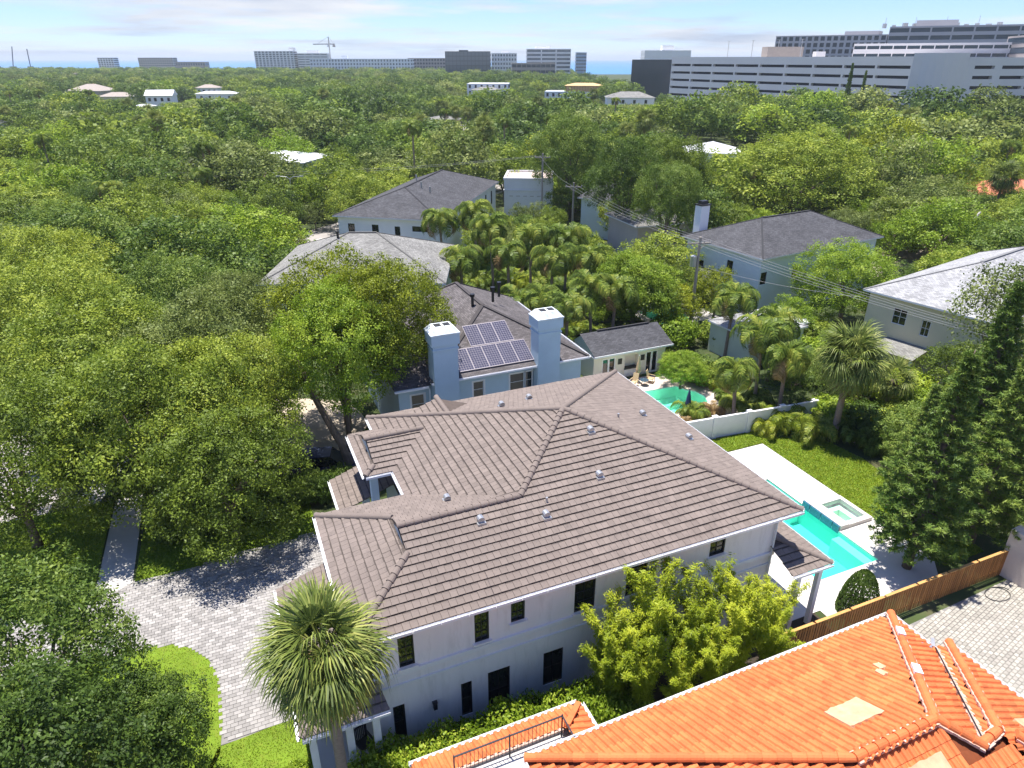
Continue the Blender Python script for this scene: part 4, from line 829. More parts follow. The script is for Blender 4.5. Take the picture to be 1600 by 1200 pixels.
def house_at(name, label, x, y, rz, L_, W_, ze, k, wall, roofm, wins=(), oh=.55, gable=(False, False), ridge_y=False, cat='house', fmat=None, group=None, trim=None):
    """x,y = near-left eave corner; local x along the near eave"""
    h = thing(name, label, cat, (x, y, 0), rz, group)
    if ridge_y:
        sub_x, sub_y = L_, W_
    mb = MB(); x0, x1, y0, y1 = oh, L_ - oh, oh, W_ - oh
    fr = [q[1:] for q in wins if q[0] == 'n']; lf = [q[1:] for q in wins if q[0] == 'l']; rt = [q[1:] for q in wins if q[0] == 'r']
    wall_open(mb, (x0, y0), (1, 0), x1 - x0, 0, ze - .1, [(a - x0, b_ - x0, c, d) for a, b_, c, d in fr], (0, 1))
    wall_open(mb, (x0, y1), (0, -1), y1 - y0, 0, ze - .1, [(y1 - b_, y1 - a, c, d) for a, b_, c, d in lf], (1, 0))
    wall_open(mb, (x1, y0), (0, 1), y1 - y0, 0, ze - .1, [(a - y0, b_ - y0, c, d) for a, b_, c, d in rt], (-1, 0))
    mb.poly([(x1, y1, 0), (x0, y1, 0), (x0, y1, ze - .1), (x1, y1, ze - .1)]); mb.build('wall', wall, h)
    for a, b_, c, d in fr: window(h, (0, y0), (1, 0), (0, 1), a, b_, c, d, 2, 2 if b_ - a < 1.4 else 1, fmat=fmat or M_black, sill=False, trim=trim)
    for a, b_, c, d in lf: window(h, (x0, 0), (0, 1), (1, 0), a, b_, c, d, 2, 2, fmat=fmat or M_black, sill=False, trim=trim)
    for a, b_, c, d in rt: window(h, (x1, 0), (0, 1), (-1, 0), a, b_, c, d, 2, 2, fmat=fmat or M_black, sill=False, trim=trim)
    if W_ > L_:
        s_ = bpy.data.objects.new('roof_frame', None)
        bpy.data.objects.remove(s_)
        mb = MB(); hh = k * L_ / 2; xm = L_ / 2; A, B, C, D = (0, 0, ze), (L_, 0, ze), (L_, W_, ze), (0, W_, ze)
        E_ = (xm, 0 if gable[0] else L_ / 2, ze + hh); F_ = (xm, W_ if gable[1] else W_ - L_ / 2, ze + hh)
        roof_face(mb, [A, B, E_], (1, 0, 0)); roof_face(mb, [B, C, F_, E_], (0, 1, 0)); roof_face(mb, [C, D, F_], (-1, 0, 0)); roof_face(mb, [D, A, E_, F_], (0, -1, 0))
        r = mb.build('roof', roofm, h); MB().prism([A[:2], B[:2], C[:2], D[:2]], ze - .16, ze - .004).build('fascia', M_trim, h)
        rb = MB().bar((*E_[:2], E_[2] + .03), (*F_[:2], F_[2] + .03), .28, .07)
        for p, q, g in ((A, E_, gable[0]), (B, E_, gable[0]), (C, F_, gable[1]), (D, F_, gable[1])):
            if not g: rb.bar((*p[:2], p[2] + .02), (*q[:2], q[2] + .015), .2, .04)
        rb.build('ridge_cap', roofm, r)
    else: hip_roof(h, L_, W_, ze, k, roofm, gable)
    return h
# ---- blue house with two chimneys and solar panels
bh = thing('blue_house', 'blue stucco house with two chimneys and solar panels on a brown shingle roof', 'house', (*HW(-14.4, 22.9), 0), A0)
ZB, KB2 = 6.1, .47
mb = MB()
bw = [(5.9, 6.75, 4.0, 5.35), (8.85, 10.05, 4.0, 5.45), (10.15, 11.35, 4.0, 5.45)]
wall_open(mb, (2.9, .5), (1, 0), 12.0, 0, ZB - .1, [(a - 2.9, b_ - 2.9, c, d) for a, b_, c, d in bw], (0, 1))
wall_open(mb, (.4, 1.0), (1, 0), 2.5, 0, ZB - .5, [(.9, 1.9, 3.3, 4.9)], (0, 1))
for p, q in (((14.9, .5), (14.9, 15)), ((14.9, 15), (.4, 15)), ((.4, 15), (.4, 1.0))): mb.poly([(*p, 0), (*q, 0), (*q, ZB - .1), (*p, ZB - .1)])
mb.build('wall', M_blue, bh)
for a, b_, c, d in bw: window(bh, (0, .5), (1, 0), (0, 1), a, b_, c, d, 1, 2, fmat=M_trim, sill=False, trim=M_trim)
window(bh, (.4, 1.0), (1, 0), (0, 1), .9, 1.9, 3.3, 4.9, 1, 2, fmat=M_trim, sill=False, trim=M_trim)
mb = MB(); pk = (8.95, 6.35, ZB + KB2 * 6.35); bk = (8.95, 13, ZB + KB2 * 6.35)
A, B, C, D = (2.6, 0, ZB), (15.3, 0, ZB), (15.3, 16, ZB), (2.6, 16, ZB)
roof_face(mb, [A, B, pk], (1, 0, 0)); roof_face(mb, [B, C, bk, pk], (0, 1, 0)); roof_face(mb, [C, D, bk], (-1, 0, 0)); roof_face(mb, [D, A, pk, bk], (0, -1, 0))
roof_face(mb, [(0, .5, ZB - .4), (2.9, .5, ZB - .4), (2.9, 5.5, ZB + 1.6), (0, 5.5, ZB + 1.6)], (1, 0, 0))
roof_face(mb, [(0, 10.5, ZB - .4), (0, .5, ZB - .4), (0, 5.5, ZB + 1.6)], (0, -1, 0))
rf = mb.build('roof', M_sh_brown, bh)
rb = MB()
for p, q in ((A, pk), (B, pk), (pk, bk), (C, bk), (D, bk)): rb.bar((p[0], p[1], p[2] + .03), (q[0], q[1], q[2] + .03), .3, .07)
rb.build('ridge_cap', M_sh_brown, rf)
for a, b_, o, z in (((2.6, -.06), (15.3, -.06), (0, -1), ZB + .02), ((0, .44), (2.5, .44), (0, -1), ZB - .38), ((15.36, 0), (15.36, 16), (1, 0), ZB + .02)):
    g = MB(); gut(g, a, b_, o, z); g.build('gutter', M_gutter, bh)
MB().box(2.6, 15.3, .0, .5, ZB - .14, ZB - .02).build('soffit', M_trim, bh)
MB().tube([(2.55, .38, .1), (2.55, .38, ZB - .6)], .05, 8).build('downspout', M_gutter, bh); MB().tube([(10.65, .4, .1), (10.65, .4, ZB - .2)], .045, 8).build('downspout', M_gutter, bh)
for x0 in (2.75, 10.8):
    c = MB(); c.box(x0, x0 + 1.8, -.35, 1.05, 0, 9.0); c.box(x0 - .06, x0 + 1.86, -.41, 1.11, 8.6, 8.72)
    ch = c.build('chimney', M_blue, bh)
    MB().box(x0 - .12, x0 + 1.92, -.47, 1.17, 9.0, 9.75).build('collar', M_blue, ch)
    MB().prism([(x0 - .16, -.51), (x0 + 1.96, -.51), (x0 + 1.96, 1.21), (x0 - .16, 1.21)], 9.752, 9.85).add([(x0 - .12, -.47, 9.85), (x0 + 1.92, -.47, 9.85), (x0 + 1.92, 1.17, 9.85), (x0 - .12, 1.17, 9.85), (x0 + .2, -.15, 10.25), (x0 + 1.6, -.15, 10.25), (x0 + 1.6, .85, 10.25), (x0 + .2, .85, 10.25)], [(0, 1, 5, 4), (1, 2, 6, 5), (2, 3, 7, 6), (3, 0, 4, 7), (4, 5, 6, 7)]).build('chimney_cap', M_cap, ch)
    MB().box(x0 + .35, x0 + .8, .1, .6, 10.251, 10.3).box(x0 + 1.0, x0 + 1.45, .1, .6, 10.251, 10.3).build('flue', M_dark, ch)
for x, y in ((8.4, 7.2), (10.6, 8.3), (11.6, 9.4)): MB().tube([(x, y, ZB + KB2 * 5.2), (x, y, ZB + KB2 * 6.35 + .55)], .12, 8).tube([(x, y, ZB + KB2 * 6.35 + .55), (x, y, ZB + KB2 * 6.35 + .75)], .2, 8).build('roof_vent', M_black, bh)
for i, (u0, t0) in enumerate([(4.72 + 1.19 * k, .45) for k in range(5)] + [(6.35 + 1.19 * k, 2.5) for k in range(3)]):
    P_ = Plane((0, 0, ZB), (1, 0), (0, 1), KB2); w, hgt = 1.17, 1.98; u0 += .15
    sp = thing('solar_panel', ['solar panel %s in the lower row of five on the blue house roof', 'solar panel %s in the upper row of three on the blue house roof'][i > 4] % (['leftmost', 'second from left', 'in the middle', 'second from right', 'rightmost'][i] if i < 5 else ['leftmost', 'in the middle', 'rightmost'][i - 5]), 'solar panel', bh.location, A0, 'solar panels on the blue house')
    mb = MB(); cs = [P_.P(u0, t0, .06), P_.P(u0 + w, t0, .06), P_.P(u0 + w, t0 + hgt, .06), P_.P(u0, t0 + hgt, .06)]; top = [c + P_.n * .06 for c in cs]
    mb.add(cs + top, [(0, 3, 2, 1), (4, 5, 6, 7), (0, 1, 5, 4), (1, 2, 6, 5), (2, 3, 7, 6), (3, 0, 4, 7)]); mb.build('frame', M_solarline, sp)
    gm = MB(); nc, nr = 6, 10
    for a in range(nc):
        for b_ in range(nr):
            p0, p1 = u0 + .022 + (w - .044) * a / nc + .007, u0 + .022 + (w - .044) * (a + 1) / nc - .007; r0, r1 = t0 + .04 + (hgt - .08) * b_ / nr + .007, t0 + .04 + (hgt - .08) * (b_ + 1) / nr - .007
            gm.poly([P_.P(p0, r0, .124), P_.P(p1, r0, .124), P_.P(p1, r1, .124), P_.P(p0, r1, .124)])
    gm.build('cells', M_solar, sp)
# ---- cabana
cb = thing('pool_cabana', 'low cream cabana with charcoal shingle roof and glass doors beside the green pool', 'cabana', (*HW(5.0, 29.0), 0), A0)
mb = MB(); wall_open(mb, (.3, .6), (1, 0), 7.7, 0, 2.8, [(.9, 2.3, .05, 2.2), (3.3, 4.7, .9, 2.2), (5.6, 6.9, .05, 2.2)], (0, 1), .5)
for p, q in (((8.0, .6), (8.0, 4.4)), ((8.0, 4.4), (.3, 4.4)), ((.3, 4.4), (.3, .6))): mb.poly([(*p, 0), (*q, 0), (*q, 2.8), (*p, 2.8)])
mb.poly([(3.6, 1.09, .9), (5.0, 1.09, .9), (5.0, 1.09, 2.2), (3.6, 1.09, 2.2)])
mb.build('wall', mk('cabana_board', (.72, .69, .58), .85, .05, 1), cb)
for a, b_ in ((1.2, 1.9), (1.9, 2.6), (5.9, 6.55), (6.55, 7.2)): window(cb, (0, .6), (1, 0), (0, 1), a, b_, .05, 2.2, 1, 1, fmat=M_trim, sill=False, name='door', fw=.09)
MB().box(3.55, 5.05, .45, 1.05, .84, .92).build('counter', M_black, cb); MB().box(3.62, 4.98, .585, .6, .1, .8).build('counter_front', M_trim, cb)
for x in (2.85, 5.3): MB().box(x, x + .42, .56, .6, 1.45, 2.0).build('picture_frame', M_black, cb)
mb = MB(); kc = .42
roof_face(mb, [(0, 0, 2.85), (8.4, 0, 2.85), (8.4, 2.9, 2.85 + kc * 2.9), (0, 2.9, 2.85 + kc * 2.9)], (1, 0, 0)); roof_face(mb, [(8.4, 5.2, 2.0 + .85), (0, 5.2, 2.85), (0, 2.9, 2.85 + kc * 2.9), (8.4, 2.9, 2.85 + kc * 2.9)], (-1, 0, 0))
r_ = mb.build('roof', M_sh_dark, cb); MB().box(1.8, 7.4, 2.8, 3.0, 2.85 + kc * 2.9, 2.85 + kc * 2.9 + .12).build('ridge_vent', M_sh_dark, r_)
for x in (.3, 8.0): MB().poly([(x, .6, 2.8), (x, 4.6, 2.8), (x, 2.9, 4.0)]).build('gable', M_sage, cb)
MB().box(0, 8.4, -.05, 0, 2.7, 2.86).box(0, 8.4, .0, .6, 2.68, 2.72).build('fascia', M_trim, cb)
# patio furniture
def patio_chair(label, u, v, rz):
    c = thing('patio_chair', label, 'chair', (*HW(u, v), .025), A0 + rz, 'patio chairs by the green pool')
    MB().box(-.28, .28, -.28, .28, .38, .43).build('seat', M_tanfab, c); MB().obox((0, .34, .78), (.27, 0, 0), (0, .02, 0), (0, .1, .36)).build('backrest', M_tanfab, c)
    for sx in (-.3, .3):
        for sy in (-.28, .3): MB().bar((sx, sy, 0), (sx, sy, .62), .04).build('leg', M_tanfab, c)
        MB().bar((sx, -.3, .62), (sx, .36, .64), .06, .03).build('armrest', M_tanfab, c)
patio_chair('tan patio chair left of the small round table', 8.4, 27.6, R(-60)); patio_chair('tan patio chair right of the small round table', 10.3, 27.7, R(40))
tb_ = thing('patio_table', 'small round glass table between two tan patio chairs', 'table', (*HW(9.4, 27.4), .025), A0)
MB().tube([(0, 0, .5), (0, 0, .53)], .4, 14).build('table_top', M_oglass, tb_)
for a in range(3): MB().bar((.25 * math.cos(a * 2.1), .25 * math.sin(a * 2.1), 0), (.1 * math.cos(a * 2.1), .1 * math.sin(a * 2.1), .5), .03).build('leg', M_bark, tb_)
def parasol(label, u, v, mat, h):
    p = thing('closed_parasol', label, 'parasol', (*HW(u, v), .025), A0); MB().tube([(0, 0, 0), (0, 0, h)], .03, 8).build('pole', M_trim, p)
    MB().tube([(0, 0, h * .35), (0, 0, h * .45), (0, 0, h * .7), (0, 0, h * .97)], [.2, .24, .16, .03], 9).build('canopy', mat, p); MB().tube([(0, 0, 0), (0, 0, .1)], .25, 12).build('base', M_conc, p)
parasol('closed tan parasol standing behind the small patio table', 9.2, 28.2, M_tanfab, 2.7); parasol('closed navy parasol at the near edge of the green pool', 9.6, 21.2, M_navy, 2.4)
# ---- other houses
gh = house_at('grey_roofed_house', 'house with pale grey shingle hip roof behind the oaks left of centre', -25.0, 64.5, R(1), 18.5, 15.5, 7.0, .42, M_paleblue, M_sh_grey, [('n', 12.2, 13.2, 4.2, 5.8), ('n', 8.2, 9.0, 4.2, 5.8), ('n', 4, 5, 4.2, 5.8)], trim=M_trim)
MB().tube([(6.8, 6.9, 9.5), (6.8, 6.9, 10.6)], .13, 8).build('vent_pipe', M_black, gh)
wh = house_at('white_house', 'long white two storey house with charcoal hip roof near the street', -25.3, 96.9, R(-12.5), 16.0, 34, 7.0, .36, M_white, M_sh_dark,
              [('n', 2.0, 3.0, 4.0, 5.9), ('n', 5.6, 6.6, 4.4, 5.9), ('n', 9.0, 9.8, 3.9, 5.8), ('n', 11.6, 14.0, 5.2, 5.95), ('r', 8, 9, 3.8, 5.8), ('r', 13, 14.6, 2.6, 5.8), ('r', 18, 18.8, 3.8, 5.8), ('r', 22, 23, 3.6, 5.9), ('r', 26, 27, 3.6, 5.9), ('r', 30, 31, 3.6, 5.9), ('l', 6, 7, 4, 5.8), ('l', 14, 15, 4, 5.8)])
for x, y in ((9.5, 11), (11.0, 10.5), (6.2, 18)): MB().tube([(x, y, 7.4 + .3 * min(x, 16 - x)), (x, y, 7.9 + .36 * min(x, 16 - x))], .13, 8).build('vent_pipe', M_metal, wh)
wb = thing('flat_roofed_annex', 'flat roofed white annex with parapet beyond the long white house', 'building', (-1.5, 131, 0), R(-4))
MB().box(0, 9, 0, 10, 0, 6.6).build('wall', M_white, wb); MB().box(-.12, 9.12, -.12, 10.12, 4.6, 4.8).build('string_course', M_trim, wb); MB().prism([(.3, .3), (8.7, .3), (8.7, 9.7), (.3, 9.7)], 6.604, 6.62).build('flat_roof', mk('pink_gravel', (.55, .45, .40), .9), wb)
MB().box(-.1, 9.1, -.1, .3, 6.604, 6.95).box(-.1, 9.1, 9.7, 10.1, 6.604, 6.95).box(-.1, .3, .3, 9.7, 6.604, 6.95).box(8.7, 9.1, .3, 9.7, 6.604, 6.95).build('parapet', M_trim, wb)
for i in range(6): MB().box(1 + i * 1.3, 1.7 + i * 1.3, -.02, 0, 3.6, 3.72).build('wall_vent', M_conc, wb)
rh = house_at('chimney_house', 'pale blue two storey house with charcoal hip roof and tall white chimney', 27.6, 73.7, R(30), 21.5, 12.9, 7.0, .42, M_paleblue, M_sh_dark, [('l', 4.6, 5.5, 3.6, 5.6), ('l', 9.2, 10.4, 3.2, 4.6), ('n', .75, 1.7, 3.8, 5.2), ('n', 6, 7, 3.8, 5.2)])
chm = MB().box(2.6, 4.0, 12.6, 13.7, 0, 10.4).build('chimney', M_white, rh); MB().box(2.5, 4.1, 12.5, 13.8, 10.402, 10.55).box(2.8, 3.8, 12.8, 13.5, 10.55, 10.95).build('chimney_cap', M_black, chm)
mb = MB(); roof_face(mb, [(-3, 6.2, 2.9), (-3, 12.5, 2.9), (.5, 12.5, 3.9), (.5, 6.2, 3.9)], (0, 1, 0)); mb.build('porch_roof', M_sh_dark, rh); MB().box(-3, .5, 6.2, 12.5, 2.75, 2.88).build('porch_fascia', M_trim, rh)
for y in (6.5, 9.3, 12.2): MB().box(-2.9, -2.7, y - .1, y + .1, 0, 2.75).build('porch_column', M_trim, rh)
ch2 = house_at('cream_house', 'cream two storey house with light grey shingle roof at the right', 41.4, 51.9, R(35), 24, 13.5, 7.0, .46, M_cream, M_sh_light, [('l', 9.2, 10.5, 4.4, 5.9), ('l', 7.0, 7.8, 4.0, 5.5)], fmat=M_trim, oh=.5)
MB().tube([(8, 3.2, 8.2), (8, 3.2, 9.1)], .12, 8).build('vent_pipe', M_trim, ch2)
mb = MB(); roof_face(mb, [(-2.4, 6.5, 2.6), (-2.4, 10.5, 2.6), (.5, 10.5, 3.0), (.5, 6.5, 3.0)], (0, 1, 0)); mb.build('patio_roof', M_sh_grey, ch2); MB().box(-2.3, -2.1, 6.6, 6.8, 0, 2.55).build('patio_post', M_trim, ch2); MB().box(-2.3, -2.1, 10.2, 10.4, 0, 2.55).build('patio_post', M_trim, ch2)
sg = house_at('garden_shed', 'sage green shed with pale roof half hidden by palms near the utility pole', 22.5, 59.5, R(28), 7.5, 6.0, 3.2, .16, M_sage, M_sh_light, [('n', 3, 4, 1.2, 2.2)], oh=.25)
sg2 = house_at('white_shed', 'small white garden shed with hip roof between the palms', 27.2, 63.6, R(30), 4.2, 3.6, 2.7, .2, M_white, M_white_roof, [('n', 1.2, 2.2, .1, 2.0)], oh=.2)
hh = house_at('grey_roofed_cottage', 'small pale blue house with charcoal roof beside a crossarm pole', 10.6, 113.0, R(-20), 9, 12, 6.6, .4, M_paleblue, M_sh_dark, [('n', 3.6, 4.4, 3.5, 5.5), ('r', 3, 4, 3.5, 5.3)])
hh2 = house_at('tan_stucco_house', 'tan house mostly hidden by dark trees left of the chimney house', 17.5, 96, R(20), 12, 10, 5.6, .4, mk('tan_stucco', (.55, .48, .40), .9, .06, .6), M_sh_grey, [('n', 3, 4, 3, 4.6), ('n', 7, 8, 3, 4.6)])
mh = house_at('modern_white_house', 'white modern house with pale roof seen through trees by the street lamp', -62, 158, R(-12), 17, 15, 6.5, .2, M_white, M_white_roof, [('n', 2, 4, 3.4, 5.2), ('n', 7, 9, 3.4, 5.2), ('n', 12, 14, 3.4, 5.2)])
rr = house_at('red_roofed_house', 'house with salmon red tile roof among the trees at the right edge', 83, 128, R(-25), 17, 11, 4.6, .42, M_white, M_sh_red, [('n', 3, 4, 1.5, 3), ('n', 9, 10, 1.5, 3)])
wr = house_at('white_roofed_house', 'house with white metal hip roof right of centre among trees', 44, 180, R(-8), 14, 14, 5.6, .3, M_white, M_white_roof, [('n', 3, 4, 3, 4.5), ('n', 9, 10, 3, 4.5)])
dr = house_at('dark_roofed_bungalow', 'grey roofed pale building cut by the left edge of the picture', -208, 262, R(6), 20, 14, 5.2, .25, M_white, M_sh_dark, [('n', 12, 14, 2, 4), ('n', 16, 18, 2, 4)])
FARH = [('white_gable_house', 'white two storey house with white metal gable roof in the left distance', -204, 410, 12, 15, 13, 8.5, .42, M_white, M_white_roof, (True, True)),
        ('brown_roofed_house', 'large house with brown grey hip roof in the far left woods', -300, 498, -8, 26, 20, 7.6, .4, M_sand, M_tan_roof, (False, False)),
        ('tan_roofed_house', 'tan roofed low house right of the large brown roofed one', -247, 440, 6, 20, 13, 6.6, .35, M_cream, M_tan_roof, (False, False)),
        ('metal_roofed_house', 'long low house with bright metal roof left of centre distance', -192, 448, 4, 25, 11, 7.8, .25, M_white, M_white_roof, (False, False)),
        ('pale_hip_house', 'small pale house with grey roof behind the white gable house', -222, 520, 5, 16, 12, 8.6, .35, M_white, M_tan_roof, (False, False)),
        ('white_outbuilding', 'low white outbuilding in front of the white gable house', -192, 372, 10, 10, 7, 5.2, .25, M_white, M_white_roof, (False, False)),
        ('grey_hip_house', 'house with wide grey hip roof right of the timber framed building', 50, 392, -3, 26, 16, 8.4, .34, M_white, M_sh_grey, (False, False)),
        ('grey_hip_bungalow', 'smaller grey hip roof house in front of the dark glass office', 90, 398, 4, 17, 13, 8.0, .34, M_white, M_sh_grey, (False, False)),
        ('waterfront_house', 'house with slate grey roof near the sea at far left', -520, 830, 4, 42, 24, 8.6, .35, M_white, M_tan_roof, (False, False)),
        ('white_villa', 'white villa with small upper windows left of the white cube building', -25, 470, 8, 19, 12, 9.0, .3, M_white, M_sh_grey, (False, False)),
        ('beige_house', 'beige walled house beside the distant street behind fan palms', -34, 292, 4, 14, 9, 5.0, .25, M_cream, M_sh_grey, (False, False)),
        ('red_roofed_cottage', 'tiny salmon roofed cottage in the far left woods', -345, 590, 0, 16, 10, 8.0, .3, M_cream, M_sh_red, (False, False))]
for nm, lb_, x, y, a, L_, W_, ze, k, wm, rm_, gb_ in FARH:
    house_at(nm, lb_, x, y, R(a), L_, W_, ze, k, wm, rm_, [('n', L_ * f, L_ * f + 1.4, ze - 3.0, ze - 1.2) for f in (.12, .32, .55, .78)], gable=gb_)

# ------------------------------------------------------------ skyline buildings
def block(name, label, x0, y0, x1, y1, depth, z1, floors, bays, wall, glass, style='band', z0=0.0, cat='building', pf=0.5, wf=0.62, rim=0.0, top=None):
    """slab from (x0,y0) to (x1,y1) along its visible face; windows are recessed parts"""
    b_ = thing(name, label, cat, (x0, y0, 0), math.atan2(y1 - y0, x1 - x0)); L_ = math.hypot(x1 - x0, y1 - y0)
    fh = (z1 - z0) / floors; ops = []
    for f in range(floors):
        za = z0 + f * fh + fh * (1 - pf) * .5; zb = za + fh * pf
        if style == 'band':
            for i in range(bays): ops.append((L_ * (i + .04) / bays, L_ * (i + .96) / bays, za, zb))
        else:
            for i in range(bays): ops.append((L_ * (i + .5 - wf / 2) / bays, L_ * (i + .5 + wf / 2) / bays, za, zb))
    mb = MB(); wall_open(mb, (0, 0), (1, 0), L_, 0, z1 + rim, ops, (0, 1), .5)
    for p, q in (((L_, 0), (L_, depth)), ((L_, depth), (0, depth)), ((0, depth), (0, 0))): mb.poly([(*p, 0), (*q, 0), (*q, z1 + rim), (*p, z1 + rim)])
    mb.poly([(0, 0, z1), (L_, 0, z1), (L_, depth, z1), (0, depth, z1)]); mb.build('wall', wall, b_)
    shared = {}
    for a, c, za, zb in ops:
        key = (round(c - a, 3), round(zb - za, 3))
        if key not in shared: shared[key] = MB().poly([(0, 0, 0), (key[0], 0, 0), (key[0], 0, key[1]), (0, 0, key[1])]).mesh('window', glass)
        link('window', shared[key], b_, (a, .48, za))
    sops = []
    for f in range(floors):
        za = z0 + f * fh + fh * (1 - pf) * .5; m_ = MB().box(L_ + .02, L_ + .06, depth * .05, depth * .95, za, za + fh * pf).box(-.06, -.02, depth * .05, depth * .95, za, za + fh * pf); m_.build('side_window', glass, b_)
    if top: MB().box(L_ * top[0], L_ * top[1], depth * .3, depth * .7, z1 + .01, z1 + top[2]).build('plant_room', wall, b_)
    return b_
M_cond = mk('condo_white', (.8, .8, .79), .9, .05, .05); M_aptblue = mk('apartment_white', (.74, .78, .82), .9, .08, .05); M_brown = mk('brown_precast', (.36, .32, .29), .9, .1, .05)
m, nt, b = _base('dark_office_glass'); b.inputs['Base Color'].default_value = (0.022, 0.042, 0.06, 1); b.inputs['Roughness'].default_value = 0.12; M_dglass = m
block('condominium', 'tall white condominium block with balconies on the skyline, left of the crane', -408, 1200, -346, 1200, 22, 38, 9, 11, M_cond, M_dark, 'punch', 10, top=(.86, 1.0, 5))
block('stepped_apartments', 'stepped white apartment building right of the tall condominium', -343, 1210, -296, 1215, 24, 35, 7, 4, M_cond, M_oglass, 'band', 10, top=(.3, .7, 4), pf=.4)
block('apartment_row', 'long low blue and white apartment row under the crane', -300, 1120, -148, 1130, 20, 27, 4, 34, M_aptblue, M_oglass, 'punch', 8, wf=.5, top=(.3, .36, 4))
block('brown_office', 'low brown office building right of the apartment row', -160, 1160, -98, 1160, 20, 28, 4, 14, M_brown, M_dark, 'punch', 8)
block('dark_glass_office', 'dark blue green glass office cube near the centre of the skyline', -79.6, 900, -26, 900, 30, 35, 6, 12, M_dglass, M_oglass, 'punch', 4, pf=.84, wf=.9, top=(.3, .5, 1.5))
block('white_office', 'white office building between the two glass offices', -26, 960, 6, 960, 20, 33.5, 6, 9, M_cond, M_oglass, 'punch', 4, top=(.4, .7, 3))
block('striped_office', 'grey office with pale horizontal bands right of the centre skyline', 16.4, 850, 66, 850, 30, 37, 8, 3, M_cond, M_oglass, 'band', 4, pf=.55, top=(.2, .55, 2.5))
block('brown_low_office', 'low brown building in front of the banded office', 0, 800, 46, 802, 20, 23, 3, 9, M_brown, M_dglass, 'band', 6)
block('dark_cube_office', 'dark glass low building left of the parking garage', 83, 522, 121, 515, 25, 26.5, 4, 5, M_dglass, M_dglass, 'band', 6, pf=.8)
block('white_dome_block', 'distant white block above the dark glass low building', 175, 1000, 236, 1000, 30, 37, 5, 8, M_cond, M_cond, 'punch', 8, top=(.4, .65, 6))
block('blue_tower', 'small distant blue tower left of the white dome block', 110, 1300, 128, 1300, 18, 37, 6, 4, mk('blue_facade', (.20, .34, .50), .6), M_oglass, 'band', 6, pf=.45)
block('blue_office', 'small distant blue office with wider base right of the banded office', 88, 1290, 100, 1290, 18, 37, 6, 3, MATS['blue_facade'], M_oglass, 'band', 6, pf=.45)
block('pale_condo', 'pale condominium on the far left sea horizon', -790, 1440, -760, 1440, 20, 29.0, 7, 6, M_cond, M_dark, 'punch', 6)
block('waterfront_condo', 'wide cream condominium at left on the sea horizon', -705, 1425, -640, 1425, 20, 29, 6, 16, mk('condo_cream', (.58, .52, .44), .9), M_dark, 'punch', 6)
block('grey_warehouse', 'long grey low building right of the cream waterfront condominium', -625, 1400, -570, 1400, 20, 22, 2, 12, M_brown, M_oglass, 'punch', 6)
cub = block('white_cube_house', 'white flat roofed three storey cube house among trees near centre', -29.5, 487, -2.5, 485, 16, 12.4, 3, 7, M_white, M_dark, 'punch', 1.5, cat='house', wf=.35, pf=.55)
tf = block('timber_framed_building', 'building under construction with bare orange timber upper storey', 20, 455, 52, 450, 16, 9.0, 2, 9, M_aptblue, M_dark, 'punch', 1, wf=.4, pf=.5)
MB().box(13, 34, -.3, 16.3, 9.02, 12.2).build('timber_storey', M_plywood, tf); mb = MB(); mb.add([(12, -1, 12.22), (35, -1, 12.22), (35, 17, 12.22), (12, 17, 12.22), (18, 8, 13.6), (29, 8, 13.6)], [(0, 1, 5, 4), (1, 2, 5), (2, 3, 4, 5), (3, 0, 4), (3, 2, 1, 0)]); mb.build('timber_roof', M_plywood, tf)
for i in range(13): MB().box(13.2 + i * 1.65, 13.35 + i * 1.65, -.42, -.31, 9.1, 12.1).build('stud', M_wood, tf)
# ---- parking garage with rounded corner, and the office complex behind
gar = thing('parking_garage', 'long pale concrete parking garage with rounded corner at the upper right', 'garage', (80.4, 380, 0))
gp = [(0, 0), (64, -108)]
arc = [(64 + 0.0, -108)]
cxy = (75.5, -101); pts = [gp[0], gp[1]]
for i in range(1, 9):
    a = R(211 + i * 11.5); pts.append((cxy[0] + 12.2 * math.cos(a), cxy[1] + 12.2 * math.sin(a)))
pts.append((118, -106)); pts.append((126, -70)); pts.append((30, 30))
NF, G0, GT = 7, 3.6, 27.2; fh = 3.37
def seg_wall(a, b_, ops, name, z1, depth=1.6):
    L_ = math.hypot(b_[0] - a[0], b_[1] - a[1]); xd = ((b_[0] - a[0]) / L_, (b_[1] - a[1]) / L_); mb = MB(); wall_open(mb, a, xd, L_, 0, z1, ops, (-xd[1], xd[0]), depth)
    o = mb.build(name, M_beige, gar)
    for x0_, x1_, za, zb in ops:
        n_ = Vector((-xd[1], xd[0], 0)) * depth; p = Vector((a[0] + xd[0] * x0_, a[1] + xd[1] * x0_, 0)) + n_; q = Vector((a[0] + xd[0] * x1_, a[1] + xd[1] * x1_, 0)) + n_
        MB().poly([p + Vector((0, 0, za)), q + Vector((0, 0, za)), q + Vector((0, 0, zb)), p + Vector((0, 0, zb))]).build('opening', M_dark, gar)
Lg = math.hypot(64, 108); ops = []
for f in range(1, NF):
    za = G0 + f * fh - .2
    for i in range(9): ops.append((Lg * (i + .03) / 9, Lg * (i + .97) / 9, za, za + 1.05))
seg_wall(pts[0], pts[1], ops, 'facade', GT + .5)
mb = MB()
for a, b_ in zip(pts[1:10], pts[2:10]): mb.poly([(*a, 0), (*b_, 0), (*b_, GT + 1.6), (*a, GT + 1.6)])
mb.build('corner_drum', M_beige, gar)
e0 = pts[9]; Le = math.hypot(118 - e0[0], -106 - e0[1]); ops = []
for f in range(1, NF):
    za = G0 + f * fh - .2
    for x0_, x1_ in ((3, 11), (14, 24), (25, 33)):
        if x1_ < Le: ops.append((x0_, x1_, za, za + 1.1))
